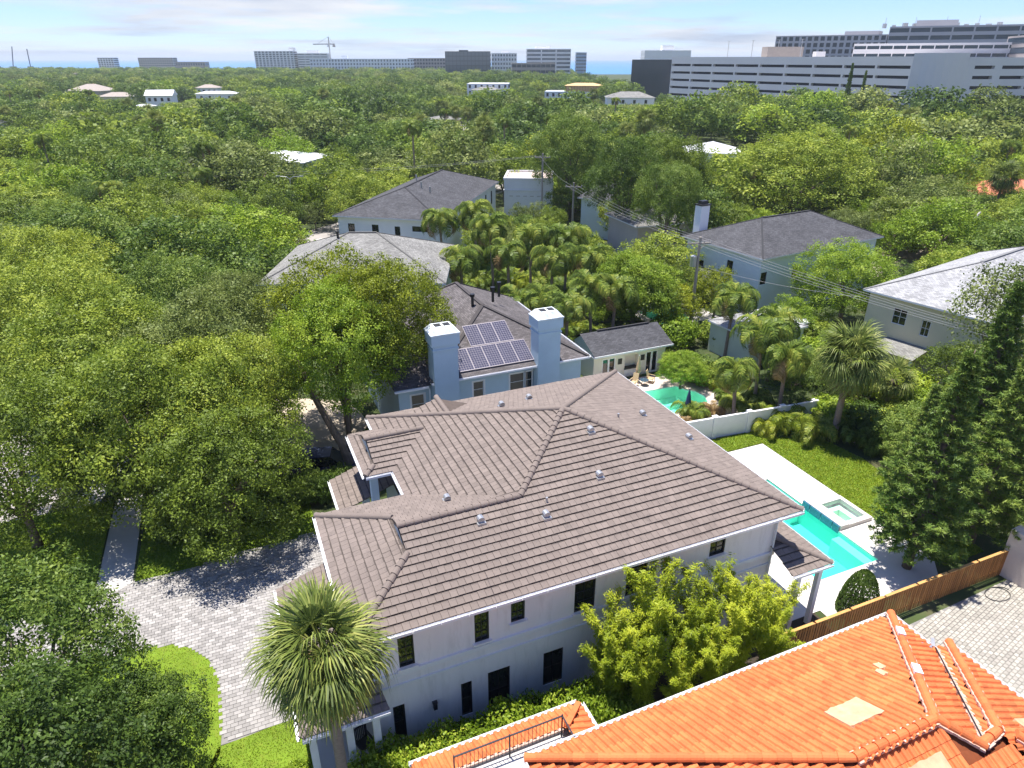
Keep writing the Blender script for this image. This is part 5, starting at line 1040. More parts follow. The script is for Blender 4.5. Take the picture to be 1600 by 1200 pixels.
seg_wall(e0, (118, -106), ops, 'facade', GT + .2)
mb = MB(); mb.poly([(118, -106, 0), (126, -70, 0), (126, -70, GT), (118, -106, GT)]); mb.poly([(*p, GT - .9) for p in pts]); mb.poly([(126, -70, 0), (30, 30, 0), (30, 30, GT), (126, -70, GT)]); mb.poly([(30, 30, 0), (0, 0, 0), (0, 0, GT), (30, 30, GT)]); mb.build('deck', M_beige, gar)
cars = 0
for i in range(16):
    t = (i + rng.uniform(.1, .9)) / 16; x, y = 64 * t + 3.5, -108 * t + 3.5
# parked cars are hidden by the parapet; lamp masts on the top deck are visible
for i, t in enumerate((.18, .30, .42, .52)):
    x, y = 64 * t + 14, -108 * t + 12; MB().tube([(x, y, GT - .9), (x, y, GT + 7.5)], .14, 6).bar((x - .9, y, GT + 7.5), (x + .9, y, GT + 7.5), .25, .12).build('lamp_mast', M_metal, gar)
MB().box(34, 50, -40, -32, GT - .88, GT + 4.6).build('stair_tower', M_tan_roof, gar); MB().box(52, 56, -50, -46, GT - .88, GT + 2.6).build('plant_room', M_beige, gar)
block('office_block', 'long grey office block with square windows behind the parking garage', 149, 432, 196, 400, 30, 38.5, 9, 17, M_tower, M_dglass, 'punch', 10, wf=.66, pf=.66, top=(.6, .9, 2))
block('office_tower', 'tall banded grey office tower at the top right edge of the picture', 196, 399, 262, 362, 34, 42.0, 9, 8, M_tower, M_dglass, 'band', 10, pf=.55, top=(.15, .4, 3))
block('upper_office', 'beige upper office wing with a ribbon window above the parking garage', 158, 352, 214, 318, 20, 33.2, 3, 12, M_beige, M_dglass, 'band', 23.5, pf=.42)
block('right_office', 'dark banded office wing behind the garage at the right edge', 203, 300, 232, 290, 30, 35.5, 8, 3, mk('office_brown', (.30, .27, .26), .9), M_dglass, 'band', 6, pf=.6)
rq = thing('rooftop_antennas', 'rooftop antennas and air handling units on the tall grey office tower', 'antennas', (225, 392, 42.0))
for i in range(12):
    x = -22 + i * 4.2; y = 12.0 - (x * .56); z = rng.uniform(1.2, 2.5)
    MB().box(x, x + rng.uniform(1, 3), y + 4, y + 6, 0.02, z).build('air_handler', M_metal, rq)
    if i % 3 == 0: MB().tube([(x, y + 3, .02), (x, y + 3, 5)], .12, 5).build('mast', M_metal, rq)
# ---- cranes
def tower_crane(label, x, y, h, jib, rz):
    c = thing('tower_crane', label, 'crane', (x, y, 0), rz); MB().tube([(0, 0, 0), (0, 0, h)], 1.1, 4).build('mast', M_conc, c); MB().bar((-jib * .35, 0, h - 3), (jib, 0, h - 3), 1.3, 1.5).build('jib', M_conc, c)
    MB().bar((0, 0, h), (0, 0, h + 7), 1.2).build('tower_head', M_conc, c); MB().bar((0, 0, h + 7), (jib * .7, 0, h - 2), .3).bar((0, 0, h + 7), (-jib * .3, 0, h - 2), .3).build('tie_rod', M_conc, c); MB().box(-jib * .35, -jib * .25, -1.5, 1.5, h - 7, h - 3.8).build('counterweight', M_brown, c); MB().box(.8, 3.2, -1.2, 1.2, h - 7, h - 4).build('cab', M_white, c)
tower_crane('tower crane standing over the apartment row on the skyline', -276, 1150, 50, 28, R(160))
for i, (x, h, dx) in enumerate(((-1010, 44, -26), (-985, 46, 4), (-955, 48, 8), (-922, 44, 2))):
    c = thing('harbour_crane', ['leaning harbour crane, leftmost of four on the sea horizon', 'upright harbour crane, second from left of four', 'leaning harbour crane, third from left of four', 'upright harbour crane, rightmost of four'][i], 'crane', (x, 1442, 0), 0, 'harbour cranes at the left')
    MB().box(-4, 4, -3, 3, 0, 14).build('carriage', M_navy, c); MB().bar((0, 0, 14), (dx, 0, h), 1.2, 1.2).build('boom', M_navy, c)
for i, (x, y, w, h) in enumerate(((-1040, 1400, 26, 10), (-1000, 1410, 18, 8), (-955, 1400, 30, 9), (-910, 1420, 20, 8), (-850, 1425, 24, 7), (-1080, 1425, 20, 9))):
    s_ = thing('harbour_shed', 'pale low harbour building on the left shoreline, %s' % ['second from left', 'third from left', 'fourth from left', 'fifth from left', 'rightmost', 'leftmost'][i], 'building', (x, y, 0), 0, 'harbour buildings at the left'); MB().box(0, w, 0, 14, 0, h).build('wall', M_cond if i % 2 else M_cream, s_); MB().add([(-1, -1, h), (w + 1, -1, h), (w + 1, 15, h), (-1, 15, h), (3, 7, h + 3), (w - 3, 7, h + 3)], [(0, 1, 5, 4), (1, 2, 5), (2, 3, 4, 5), (3, 0, 4), (3, 2, 1, 0)]).build('roof', M_sh_red if i % 3 == 0 else M_white_roof, s_)
# ------------------------------------------------------------ utility poles, wires, street lamp, cars
def upole(label, x, y, h, rz, transformer=False):
    p = thing('utility_pole', label, 'utility pole', (x, y, 0), rz, 'utility poles'); MB().tube([(0, 0, 0), (0, 0, h)], [.2, .14], 9).build('pole', M_pole, p)
    MB().box(-1.3, 1.3, -.06, .06, h - .75, h - .6).bar((-.75, .06, h - .7), (0, .06, h - 1.4), .05).bar((.75, .06, h - .7), (0, .06, h - 1.4), .05).build('crossarm', M_pole, p)
    for a in (-1.2, -.45, .45, 1.2): MB().tube([(a, 0, h - .6), (a, 0, h - .38)], [.06, .04], 7).build('insulator', M_conc, p)
    if transformer: MB().tube([(-.5, .0, h - 3.1), (-.5, 0, h - 2.0)], .34, 12).tube([(-.5, 0, h - 2.0), (-.5, 0, h - 1.9)], [.34, .12], 12).build('transformer', M_metal, p)
    return [Matrix.Translation((x, y, 0)) @ Matrix.Rotation(rz, 4, 'Z') @ Vector((a, 0, h - .38)) for a in (-1.2, -.45, .45, 1.2)]
pa = upole('wooden utility pole with transformer beside the far turquoise pool', 19.6, 70.6, 10.2, R(8), True)
pb = upole('utility pole with crossarm beside the small pale blue house', 9.6, 109.0, 9.6, R(-6))
pc_ = upole('utility pole wrapped in vine near the flat roofed annex', 5.2, 121, 12.5, R(0))
pd = [Vector((44.5 + a, 33 - a * .3, 9.3)) for a in (-1.0, -.4, .4, 1.0)]
def wire(a, b_, sag, label, r=.013):
    pts_ = [a + (b_ - a) * (i / 16) - Vector((0, 0, sag * 4 * (i / 16) * (1 - i / 16))) for i in range(17)]
    tag(MB().tube(pts_, r, 4).build('power_line', M_wire), label, 'wire', 'power lines')
OD = ['first', 'second', 'third', 'fourth']
for i, (a, b_) in enumerate(zip(pa, pd)): wire(a, b_, .9, 'power line sagging from the transformer pole to the right edge, %s of four from left' % OD[i])
for i, (a, b_) in enumerate(zip(pb, pa)): wire(a, b_, .7, 'power line between the two crossarm poles, %s of four from left' % OD[i])
wire(pc_[1], pb[1], .6, 'power line from the vine wrapped pole to the crossarm pole'); wire(Vector((-70, 128, 8.5)), pc_[0], 1.2, 'upper power line crossing in front of the street trees at left'); wire(Vector((-70, 128, 7.8)), pc_[2], 1.2, 'lower power line crossing in front of the street trees at left')
wire(Vector((19.6, 70.6, 7.2)), Vector((33.6, 63, 6.2)), .4, 'service drop from the transformer pole to the cream house')
sl = thing('street_lamp', 'grey street lamp with curved arm beside the street at left', 'street lamp', (-38, 120.5, 0)); MB().tube([(0, 0, 0), (0, 0, 8.3)], [.11, .07], 8).build('pole', M_metal, sl); MB().tube([(0, 0, 8.3), (.5, 0, 8.7), (1.6, 0, 8.8)], .05, 7).tube([(0, 0, 8.3), (-.5, 0, 8.7), (-1.6, 0, 8.8)], .05, 7).build('arm', M_metal, sl)
for s1 in (-1, 1): MB().box(s1 * 2.0 - .35, s1 * 2.0 + .35, -.14, .14, 8.74, 8.9).build('lamp_head', M_metal, sl)
def car(name, label, x, y, rz, mat, suv=True):
    c = thing(name, label, 'car', (x, y, .02), rz); h = 1.0 if suv else .82; H2 = 1.75 if suv else 1.42
    prof = [(-2.35, .35), (-2.4, .75), (-2.3, h), (-1.95, h + .04), (2.2, h - .02), (2.38, .7), (2.3, .35)]
    mb = MB(); n = len(prof)
    v = [(a, -.9, z) for a, z in prof] + [(a, .9, z) for a, z in prof]; mb.add(v, [list(range(n)), list(range(n, 2 * n))[::-1]] + [(i, n + i, n + (i + 1) % n, (i + 1) % n) for i in range(n)])
    body = mb.build('body', mat, c)
    cab = [(-2.15, h), (-1.75, H2), (.35, H2), (1.15, h)]; v = [(a, -.84 + (.12 if z > h else 0), z) for a, z in cab] + [(a, .84 - (.12 if z > h else 0), z) for a, z in cab]
    MB().add(v, [(0, 1, 2, 3), (7, 6, 5, 4), (0, 4, 5, 1), (2, 6, 7, 3)]).build('windows', M_glass, c); MB().obox((-.7, 0, H2 + .012), (1.08, 0, 0), (0, .73, 0), (0, 0, .02)).build('car_roof', mat, c)
    for a in (-1.45, 1.45):
        for s1 in (-1, 1): w = MB().tube([(a, s1 * .93, .34), (a, s1 * .7, .34)], .34, 14).build('wheel', M_rubber, c); MB().tube([(a, s1 * .94, .34), (a, s1 * .932, .34)], .2, 12).build('rim', M_metal, w)
    for s1 in (-.62, .62): MB().obox((2.37, s1, .78), (.03, 0, 0), (0, .18, 0), (0, 0, .08)).build('headlight', M_trim, c); MB().obox((-2.38, s1, .85), (.03, 0, 0), (0, .14, 0), (0, 0, .1)).build('tail_light', M_sh_red, c)
car('parked_car', 'dark blue sport utility car parked under the oak left of the villa', -13.2, 41.6, R(8), M_car); car('parked_car', 'silver car parked behind tree trunks above the cream house', 63, 107.5, R(-10), M_car2, False)
rc = thing('rocking_chair', 'black slatted rocking chair on the villa porch', 'chair', (*HW(-21.75, .9), .17), A0 + R(20))
MB().box(-.3, .3, -.28, .28, .42, .46).build('seat', M_iron, rc)
for i in range(7): MB().box(-.27 + i * .08, -.22 + i * .08, .27, .3, .46, 1.15).build('back_slat', M_iron, rc)
for s1 in (-.3, .3):
    MB().bar((s1, -.28, .08), (s1, -.28, .66), .045).build('leg', M_iron, rc); MB().bar((s1, .28, .08), (s1, .29, 1.2), .045).build('leg', M_iron, rc); MB().tube([(s1, -.55, .12), (s1, -.2, .02), (s1, .25, .02), (s1, .65, .14)], .03, 6).build('rocker', M_iron, rc); MB().box(s1 - .05, s1 + .05, -.32, .3, .66, .7).build('armrest', M_iron, rc)
MB().box(-.32, .32, .27, .31, 1.15, 1.23).build('top_rail', M_iron, rc)

# ------------------------------------------------------------ vegetation: crowns, trunks, palms
def crown_mesh(name, seed, lobes, clumps, per, leaf, mat, rc=0.07, spread=.62, lr=(.28, .42), low=-.35, aspect=.55, gap=0.0):
    """unit crown (radius 1): lobes -> twig clumps -> leaves"""
    g = np.random.default_rng(seed); L_ = []
    for i in range(lobes):
        z = low + (1 - low) * ((i + .5) / lobes) ** .9; a = i * 2.39996 + g.uniform(-.5, .5); rr = math.sqrt(max(0, 1 - z * z)) if z > 0 else 1.0
        s_ = spread * g.uniform(.82, 1.12); L_.append((math.cos(a) * rr * s_, math.sin(a) * rr * s_, z * s_ * .95, g.uniform(*lr)))
    L_.append((0, 0, .1, .5)); A = np.array(L_); w = A[:, 3] ** 2; w /= w.sum()
    idx = g.choice(len(A), clumps * 3, p=w); d = g.normal(size=(clumps * 3, 3)); d[:, 2] = d[:, 2] * .9 + .18; d /= np.linalg.norm(d, axis=1, keepdims=True)
    c = A[idx, :3] + d * A[idx, 3:4] * g.uniform(.78, 1.06, (clumps * 3, 1))
    dist = np.linalg.norm(c[:, None, :] - A[None, :, :3], axis=2) / A[None, :, 3]; dist[np.arange(len(c)), idx] = 9
    c = c[dist.min(1) > .72]; c = c[:clumps]; cc = np.repeat(c, per, 0); n = len(cc)
    p = cc + g.normal(size=(n, 3)) * np.array([rc, rc, rc * .7]); out = cc / (np.linalg.norm(cc, axis=1, keepdims=True) + 1e-6)
    cn = np.repeat(g.normal(size=(len(c), 3)), per, 0); nor = out * .5 + np.array([0, 0, .45]) + cn * .55 + g.normal(size=(n, 3)) * .45
    up_ = np.clip((cc[:, 2] + .3) * .8, 0, 1)          # leaf tone gets lighter towards the crown top
    tone = np.clip(np.repeat(g.uniform(0, 1, len(c)) ** 1.3, per) * .6 + g.uniform(0, 1, n) * .28 + .12 * up_, 0, 1)
    return meshcloud(name, p, nor, g.uniform(.6, 1.3, n) * leaf, tone, mat, aspect)
def trunk_mesh(name, seed, limbs=6, mat=None, lean=.1, n=7):
    """unit tree skeleton: ground z=0 to crown centre z=1, limbs reach out to radius .7 (z scaled with the crown)"""
    g = random.Random(seed); mb = MB(); fork = .42; lx, ly = g.uniform(-lean, lean), g.uniform(-lean, lean)
    mb.tube([(0, 0, -.02), (lx * .3, ly * .3, .2), (lx, ly, fork)], [.075, .055, .05], n)
    for i in range(limbs):
        a = i * 2.4 + g.uniform(-.4, .4); r = g.uniform(.35, .7); z = 1 + g.uniform(-.1, .3)
        mb.tube([(lx, ly, fork - .03), (lx + math.cos(a) * r * .4, ly + math.sin(a) * r * .4, fork + (z - fork) * .55), (math.cos(a) * r, math.sin(a) * r, z)], [.038, .026, .01], 5)
    return mb.mesh(name, mat or M_bark, True)
CR = {}
for k in range(3): CR['near', k] = crown_mesh('crown', 100 + k, 70, 1650, 30, .033, L_oak, .044, spread=.78, lr=(.12, .28), low=-.6)
for k in range(5): CR['mid', k] = crown_mesh('crown', 200 + k, 36, 640, 20, .055, L_oak, .054, spread=.78, lr=(.14, .34), low=-.55)
for k in range(4): CR['far', k] = crown_mesh('crown', 300 + k, 20, 370, 15, .080, L_oak, .066, spread=.76, lr=(.18, .42), low=-.5)
for k in range(2): CR['thin', k] = crown_mesh('crown', 400 + k, 22, 420, 22, .045, L_olive, .075, lr=(.2, .32))
for k in range(2): CR['coarse', k] = crown_mesh('crown', 500 + k, 60, 1500, 22, .040, L_dark, .042, spread=.78, lr=(.12, .28), low=-.6)
TR = [trunk_mesh('trunk', 600 + k) for k in range(4)]
def setmat(o, mat):
    o.material_slots[0].link = 'OBJECT'; o.material_slots[0].material = mat
def tree(name, label, x, y, h, R_, tier, var, mat, group, rz=None, V=None, cat='tree'):
    t = thing(name, label, cat, (x, y, 0), 0, group); rz = rng.uniform(0, 6.28) if rz is None else rz
    V = V or min(R_ * 1.12, (h - .6) * .54); zc = h - V * .97
    c = link('crown', CR[tier, var], t, (0, 0, zc)); c.scale = (R_, R_, V); c.rotation_euler = (0, 0, rz); setmat(c, mat)
    if zc > 1.2:
        s_ = link('trunk', TR[var % 4], t); s_.scale = (R_ * .8, R_ * .8, zc); s_.rotation_euler = (0, 0, rz)
    return t
MATN = {'oak': L_oak, 'dark': L_dark, 'olive': L_olive, 'bright': L_bright, 'yellow': L_yellow}
COLW = {'oak': 'mid green', 'dark': 'dark green', 'olive': 'olive green', 'bright': 'bright green', 'yellow': 'yellow green'}
# named trees near the houses
NEAR = [('leafy_tree', 'dark leafy tree at the lower left, standing above the curved lawn edge', -20.2, 20.6, 9.0, 4.3, 'coarse', 0, 'dark'), ('leafy_tree', 'dark leafy tree at the bottom left corner', -15.7, 15.4, 8.6, 4.0, 'coarse', 1, 'dark'),
        ('leafy_tree', 'smaller dark leafy tree covering the lower part of the front lawn', -13.9, 17.4, 6.4, 2.5, 'coarse', 0, 'dark'), ('oak_tree', 'oak at the left edge beside the street and walkway', -29.0, 33.5, 11.0, 5.6, 'near', 0, 'oak'),
        ('oak_tree', 'broad oak behind the concrete walkway', -23.0, 37.0, 12.0, 5.8, 'near', 1, 'oak'), ('oak_tree', 'low spreading oak hanging over the shaded driveway lawn', -17.0, 34.2, 9.2, 4.9, 'near', 2, 'oak'),
        ('oak_tree', 'oak close to the villa entry, left of the parked car', -18.8, 39.4, 11.4, 4.8, 'near', 0, 'oak'), ('oak_tree', 'large oak filling the left middle of the picture', -30.0, 46, 12.2, 6.8, 'near', 2, 'oak'),
        ('oak_tree', 'grey green oak with bare twigs, behind the broad walkway oak', -21.5, 45.5, 12.6, 6.2, 'near', 1, 'olive'), ('oak_tree', 'yellow green oak rising in front of the grey shingle roof', -13.4, 49.0, 14.4, 5.6, 'near', 2, 'yellow'),
        ('oak_tree', 'yellow tipped oak left of the blue house chimney', -8.6, 47.6, 14.2, 4.6, 'near', 0, 'yellow'), ('oak_tree', 'tall oak with yellow tips above the villa entry roof', -12.2, 44.4, 13.4, 4.6, 'near', 1, 'bright'),
        ('oak_tree', 'oak at the left edge, above the street', -38.5, 55, 12.5, 6.6, 'near', 0, 'oak'), ('oak_tree', 'oak over the street bend left of the grey roofed house', -29.0, 58.0, 12.0, 6.0, 'near', 2, 'dark'),
        ('oak_tree', 'olive oak beside the grey roofed house', -24.5, 57.0, 10.6, 4.6, 'near', 1, 'olive'), ('oak_tree', 'dense oak far left, second row from the street', -46, 66, 12.5, 6.8, 'near', 1, 'oak'),
        ('round_tree', 'round bright yellow green tree in front of the chimney house', 36.2, 71.0, 9.6, 5.6, 'near', 0, 'bright'), ('round_tree', 'dense bright green tree behind the cabana roof', 13.0, 70.0, 8.8, 5.0, 'near', 2, 'bright'),
        ('round_tree', 'small yellow green tree beside the transformer pole', 22.8, 73.2, 6.4, 2.8, 'mid', 1, 'yellow'), ('round_tree', 'green shrub tree right of the cabana', 15.2, 55.6, 3.6, 2.2, 'near', 1, 'bright'),
        ('round_tree', 'small tree between sheds and round tree', 29.0, 67.5, 4.6, 2.8, 'mid', 3, 'bright'), ('round_tree', 'tangled shrub tree behind the tall fan palm', 24.0, 52.5, 4.2, 2.6, 'mid', 2, 'dark'),
        ('thin_tree', 'thin leaved olive tree in front of the cream house roof', 37.6, 48.0, 14.8, 5.0, 'thin', 0, 'olive'), ('thin_tree', 'thin leaved tree at the right edge before the light grey roof', 43.4, 46.6, 14.4, 5.2, 'thin', 1, 'olive'),
        ('round_tree', 'leafy tree against the lower wall of the cream house', 37.6, 52.8, 5.6, 2.8, 'mid', 0, 'oak'), ('round_tree', 'low tree at the near corner of the cream house', 40.2, 49.2, 7.0, 3.2, 'mid', 3, 'olive'), ('round_tree', 'dark shrub tree left of the garden wall end', 29.2, 43.0, 4.8, 2.8, 'mid', 4, 'dark'), ('oak_tree', 'huge spreading oak with bare dark limbs above the chimney house', 50.5, 124, 16.0, 13.0, 'near', 2, 'oak'), ('oak_tree', 'wide oak with leaning pale trunk right of the chimney house', 62, 104, 11.0, 7.5, 'mid', 2, 'olive'),
        ('dense_tree', 'tall dark ivy covered tree right of the small pale blue house', 16.6, 103.5, 17.0, 5.8, 'near', 1, 'dark'), ('dense_tree', 'tall dark tree between the tan house and chimney house', 21.0, 93, 15.0, 4.6, 'near', 0, 'dark'), ('dense_tree', 'tall dark tree behind the flat roofed annex and crossarm pole', 10.6, 128, 19.0, 7.5, 'near', 2, 'dark'), ('dense_tree', 'tall dark spreading tree above the tan house', 24.5, 108, 17.0, 6.5, 'near', 0, 'oak')]
for nm, lb_, x, y, h, R_, ti, va_, cm_ in NEAR: tree(nm, lb_, x, y, h, R_, ti, va_, MATN[cm_], None)
# woodland trees one can tell apart (positions surveyed between the houses)
TREES = [(-477,743,79,40),(-536,704,111,66),(129,843,51,22),(-199,846,51,22),(616,791,105,58),(-730,940,106,58),(-279,658,79,40),(154,754,66,36),(-603,885,96,50),(-6,927,58,28),(-349,710,126,66),(175,807,83,40),(-610,834,59,28),(-542,838,116,58),(-447,793,64,32),(28,898,59,28),(-504,920,112,66),(703,857,112,66),(-616,751,90,50),(-342,784,70,32),(-443,907,56,28),(-659,847,57,28),(-330,857,108,58),(-428,865,70,36),(585,730,63,28),(-265,781,68,32),(85,934,47,22),(-416,944,57,28),(132,707,84,40),(-42,918,59,28),(-661,919,73,36),(754,949,103,58),(-564,783,49,22),(-286,712,57,28),(512,760,73,36),(637,872,53,22),(534,814,63,32),(-324,653,49,22),(578,846,64,32),(581,924,104,50),(-457,631,95,50),(-426,745,48,22),(-477,852,63,28),(649,946,70,32),(153,863,48,22),(-508,796,51,22),(-618,944,50,22),(-539,637,58,28),(-332,921,52,22),(-154,843,54,22),(-699,874,74,36),(-316,621,60,28),(-159,876,53,22),(-424,684,75,36),(43,935,59,28),(459,781,53,22),(-250,852,48,22),(-568,923,59,28),(487,791,47,22),(559,773,66,32),(695,925,62,28),(-211,901,51,22),(-516,765,51,22),(98,896,61,28),(123,805,50,22),(-304,773,58,28),(191,875,52,22),(178,705,51,22),(196,766,53,22),(-636,808,48,22),(-856,1203,104,55),(260,1031,111,55),(882,1173,64,30),(-419,1202,97,45),(-475,1287,114,65),(281,1298,85,45),(46,993,63,30),(341,1073,73,41),(551,1270,75,36),(-463,997,87,45),(-889,1149,68,36),(-730,1006,76,36),(825,1130,78,41),(-667,1248,130,75),(-538,1172,87,45),(241,1177,103,55),(336,1192,109,65),(-308,1252,103,55),(-514,1053,84,45),(674,1232,122,65),(486,1300,85,45),(-630,1075,96,55),(609,1077,92,45),(538,1091,56,25),(-804,1137,78,41),(704,1286,58,25),(-756,1080,109,65),(-771,1214,104,55),(-385,1156,71,36),(407,1288,75,41),(603,976,64,30),(762,1034,85,45),(519,1021,66,30),(726,1077,57,25),(768,1188,58,25),(-616,1154,78,41),(799,1168,57,25),(680,1145,76,36),(285,980,51,25),(381,1147,56,25),(-770,1286,85,45),(-695,1136,78,41),(-643,1006,93,45),(-587,974,58,25),(930,1281,55,25),(852,1296,64,30),(-563,1103,87,45),(879,1211,58,25),(294,1094,62,30),(97,1260,67,30),(737,1142,55,25),(152,1259,92,45),(312,1130,53,25),(-966,1289,84,45),(250,1245,78,41),(-482,1172,66,36),(-488,1121,71,36),(215,1291,56,25),(551,979,67,30),(-28,1009,67,36),(495,1059,52,25),(-741,1153,62,30),(-940,1203,112,65),(790,1251,73,41),(184,1082,78,41),(696,979,55,25),(-559,1263,75,41),(-383,1103,78,41),(693,1019,54,25),(-901,1260,70,36),(771,1128,51,25),(357,1019,52,25),(573,1127,67,30),(-806,1022,78,41),(640,1286,52,25),(-258,1168,97,55),(634,1005,60,30),(-394,1047,65,30),(-462,1082,55,25),(-583,1205,62,30),(-581,1050,57,25),(-854,1280,53,25),(990,1282,69,36),(-375,1278,65,30),(-662,1176,53,25),(-206,1286,87,45),(44,1125,51,25),(326,999,53,25),(834,1049,66,36),(669,1077,53,25),(824,1215,63,30),(935,1223,58,30),(-716,1195,60,30),(622,1183,67,30),(-7,973,56,25),(199,1131,58,30),(198,1226,69,36),(570,1023,71,36),(-839,1070,66,30),(63,1092,51,25),(-588,1009,53,25),(304,1252,58,25),(-549,1018,51,25),(238,1118,54,25),(-340,1185,55,25),(11,1037,60,30),(391,1069,51,25),(591,1291,58,30),(-813,1256,56,25),(448,1059,55,25),(-402,1002,69,36),(749,1284,65,30),(-693,983,52,25),(355,1282,57,25),(-602,1295,54,25),(797,1078,59,30),(19,1093,55,25),(-329,985,54,25),(-506,1220,52,25),(396,1224,53,25),(905,1251,52,25),(628,1142,62,30),(740,1233,51,25),(726,1189,58,25),(397,1178,51,25),(-918,1663,108,60),(-864,1483,118,70),(-771,1469,97,50),(243,1675,115,60),(-959,1523,78,44),(-313,1623,104,50),(-1039,1650,121,70),(806,1391,130,80),(650,1666,103,50),(162,1506,90,50),(-1077,1501,96,50),(-888,1305,57,28),(-798,1601,130,80),(-930,1358,70,39),(-1061,1429,78,44),(453,1590,62,28),(914,1647,100,50),(1062,1456,94,50),(1197,1698,109,60),(-485,1439,66,33),(-238,1419,94,50),(-6,1546,97,50),(-1007,1450,78,39),(407,1455,78,44),(741,1684,111,60),(303,1399,78,39),(689,1541,103,60),(27,1622,69,39),(-103,1359,126,70),(-324,1414,67,33),(600,1607,76,39),(1058,1582,128,70),(83,1670,116,60),(307,1538,127,70),(-251,1634,60,28),(-557,1368,125,70),(381,1506,62,28),(241,1492,57,28),(-634,1606,121,70),(256,1365,78,39),(136,1393,90,50),(-1025,1373,91,50),(-729,1665,93,50),(-266,1577,56,28),(94,1517,77,39),(-335,1350,78,44),(-534,1691,108,60),(-362,1443,57,28),(311,1466,67,33),(-709,1385,116,60),(609,1540,94,50),(717,1334,62,28),(-91,1503,73,39),(-1059,1552,55,28),(-266,1497,120,60),(-986,1695,62,28),(-421,1400,61,28),(816,1525,130,80),(-829,1417,62,28),(954,1548,125,70),(329,1631,78,39),(-877,1359,69,33),(243,1443,70,39),(476,1386,78,39),(-506,1548,67,33),(497,1511,67,33),(-688,1502,91,50),(1176,1559,121,70),(542,1397,78,44),(-1150,1688,119,70),(-403,1441,58,28),(-451,1471,62,28),(581,1472,63,33),(41,1511,70,33),(901,1466,75,39),(723,1448,95,50),(-462,1690,62,33),(416,1349,78,44),(428,1529,71,39),(395,1403,55,28),(575,1661,59,28),(-619,1698,78,44),(-615,1470,72,39),(836,1647,78,44),(982,1672,78,44),(652,1400,102,50),(-310,1687,78,39),(-640,1402,67,33),(531,1481,62,28),(-570,1527,78,44),(-1232,1687,58,28),(458,1646,61,28),(596,1374,56,28),(956,1466,67,33),(-405,1343,75,39),(160,1618,106,60),(935,1408,58,28),(-361,1517,63,33),(-1154,1601,71,33),(1031,1517,56,28),(-192,1583,95,50),(122,1336,67,33),(178,1326,78,44),(357,1460,60,28),(-152,1688,62,28),(1092,1697,103,60),(483,1433,56,28),(-554,1455,78,44),(-1118,1548,69,39),(636,1467,72,33),(1020,1325,78,39),(-15,1454,107,60),(743,1598,78,44),(-872,1562,61,28),(497,1560,68,33),(378,1575,71,39),(-495,1498,70,33),(-1014,1518,68,33),(17,1689,56,28),(-793,1375,99,50),(-405,1678,78,44),(-1106,1598,54,28),(-1219,1633,78,44),(982,1411,57,28),(-216,1685,103,60),(-738,1534,62,28),(85,1433,56,28),(-975,1612,58,28),(-113,1649,73,39),(307,1348,55,28),(283,1606,62,33),(-628,1352,71,33),(-948,1459,69,33),(378,1680,78,44),(170,1699,78,44),(-881,1416,56,28),(525,1662,58,28),(63,1468,56,28),(-311,1558,65,33),(1219,1630,55,28),(1109,1508,73,39),(-704,1562,57,28),(211,1538,71,33),(-281,1318,60,28),(556,1336,77,44),(1271,1698,72,39),(-374,1587,55,28),(1135,1633,66,33),(643,1343,56,28),(-914,1581,57,28),(-459,1563,60,28),(-330,1479,66,33),(-546,1592,66,33),(-828,1695,78,44),(-285,1370,54,28),(938,1696,61,28),(598,1700,57,28),(65,1573,56,28),(1005,1478,67,33),(875,1333,56,28),(1049,1389,78,44),(208,1412,58,28),(176,1446,70,33),(546,1577,62,28),(-664,1667,60,28),(811,1600,60,28),(-409,1545,63,33),(496,1634,61,28),(-146,1612,60,28),(-166,1327,60,28),(222,1606,55,28),(551,1622,55,28),(-138,1435,77,39),(556,1516,57,28),(-1173,1543,74,39),(463,1473,63,33),(-462,1393,55,28),(853,1452,54,28),(-54,1580,64,33),(-179,1514,78,39),(-687,1321,62,28),(-378,1397,71,33),(331,1313,59,28),(789,1311,72,33)]
LAND = lambda x, y: ('left of the street' if x < -42 else 'between street and white house' if x < -24 else 'behind the white house' if x < 6 and y > 118 else 'near the white house and palms' if x < 6 else 'around the small pale blue house' if x < 24 else 'behind the chimney house' if x < 48 else 'beyond the cream house' if x < 80 else 'at the right edge')
DEPTH = lambda y: 'nearer rows' if y < 95 else 'middle rows' if y < 130 else 'far rows'
for i, (x10, y10, h10, r10) in enumerate(TREES):
    x, y, h, R_ = x10 / 10, y10 / 10, h10 / 10, r10 / 10 * rng.uniform(1.0, 1.3)
    if y > 100: h *= rng.uniform(.85, 1.22)
    cm_ = rng.choices(['oak', 'dark', 'olive', 'bright', 'yellow'], [40, 26, 16, 12, 6])[0]; big = 'large' if R_ > 5.6 else 'medium' if R_ > 4 else 'small'
    tier = 'mid' if y < 118 else 'far'; lb_ = '%s %s tree %s, %s' % (big, COLW[cm_], LAND(x, y), DEPTH(y))
    tree({'dark': 'dense_tree', 'olive': 'oak_tree', 'oak': 'oak_tree', 'bright': 'round_tree', 'yellow': 'round_tree'}[cm_], lb_, x, y, h, R_, tier, rng.randrange(5 if tier == 'mid' else 4), MATN[cm_], lb_)
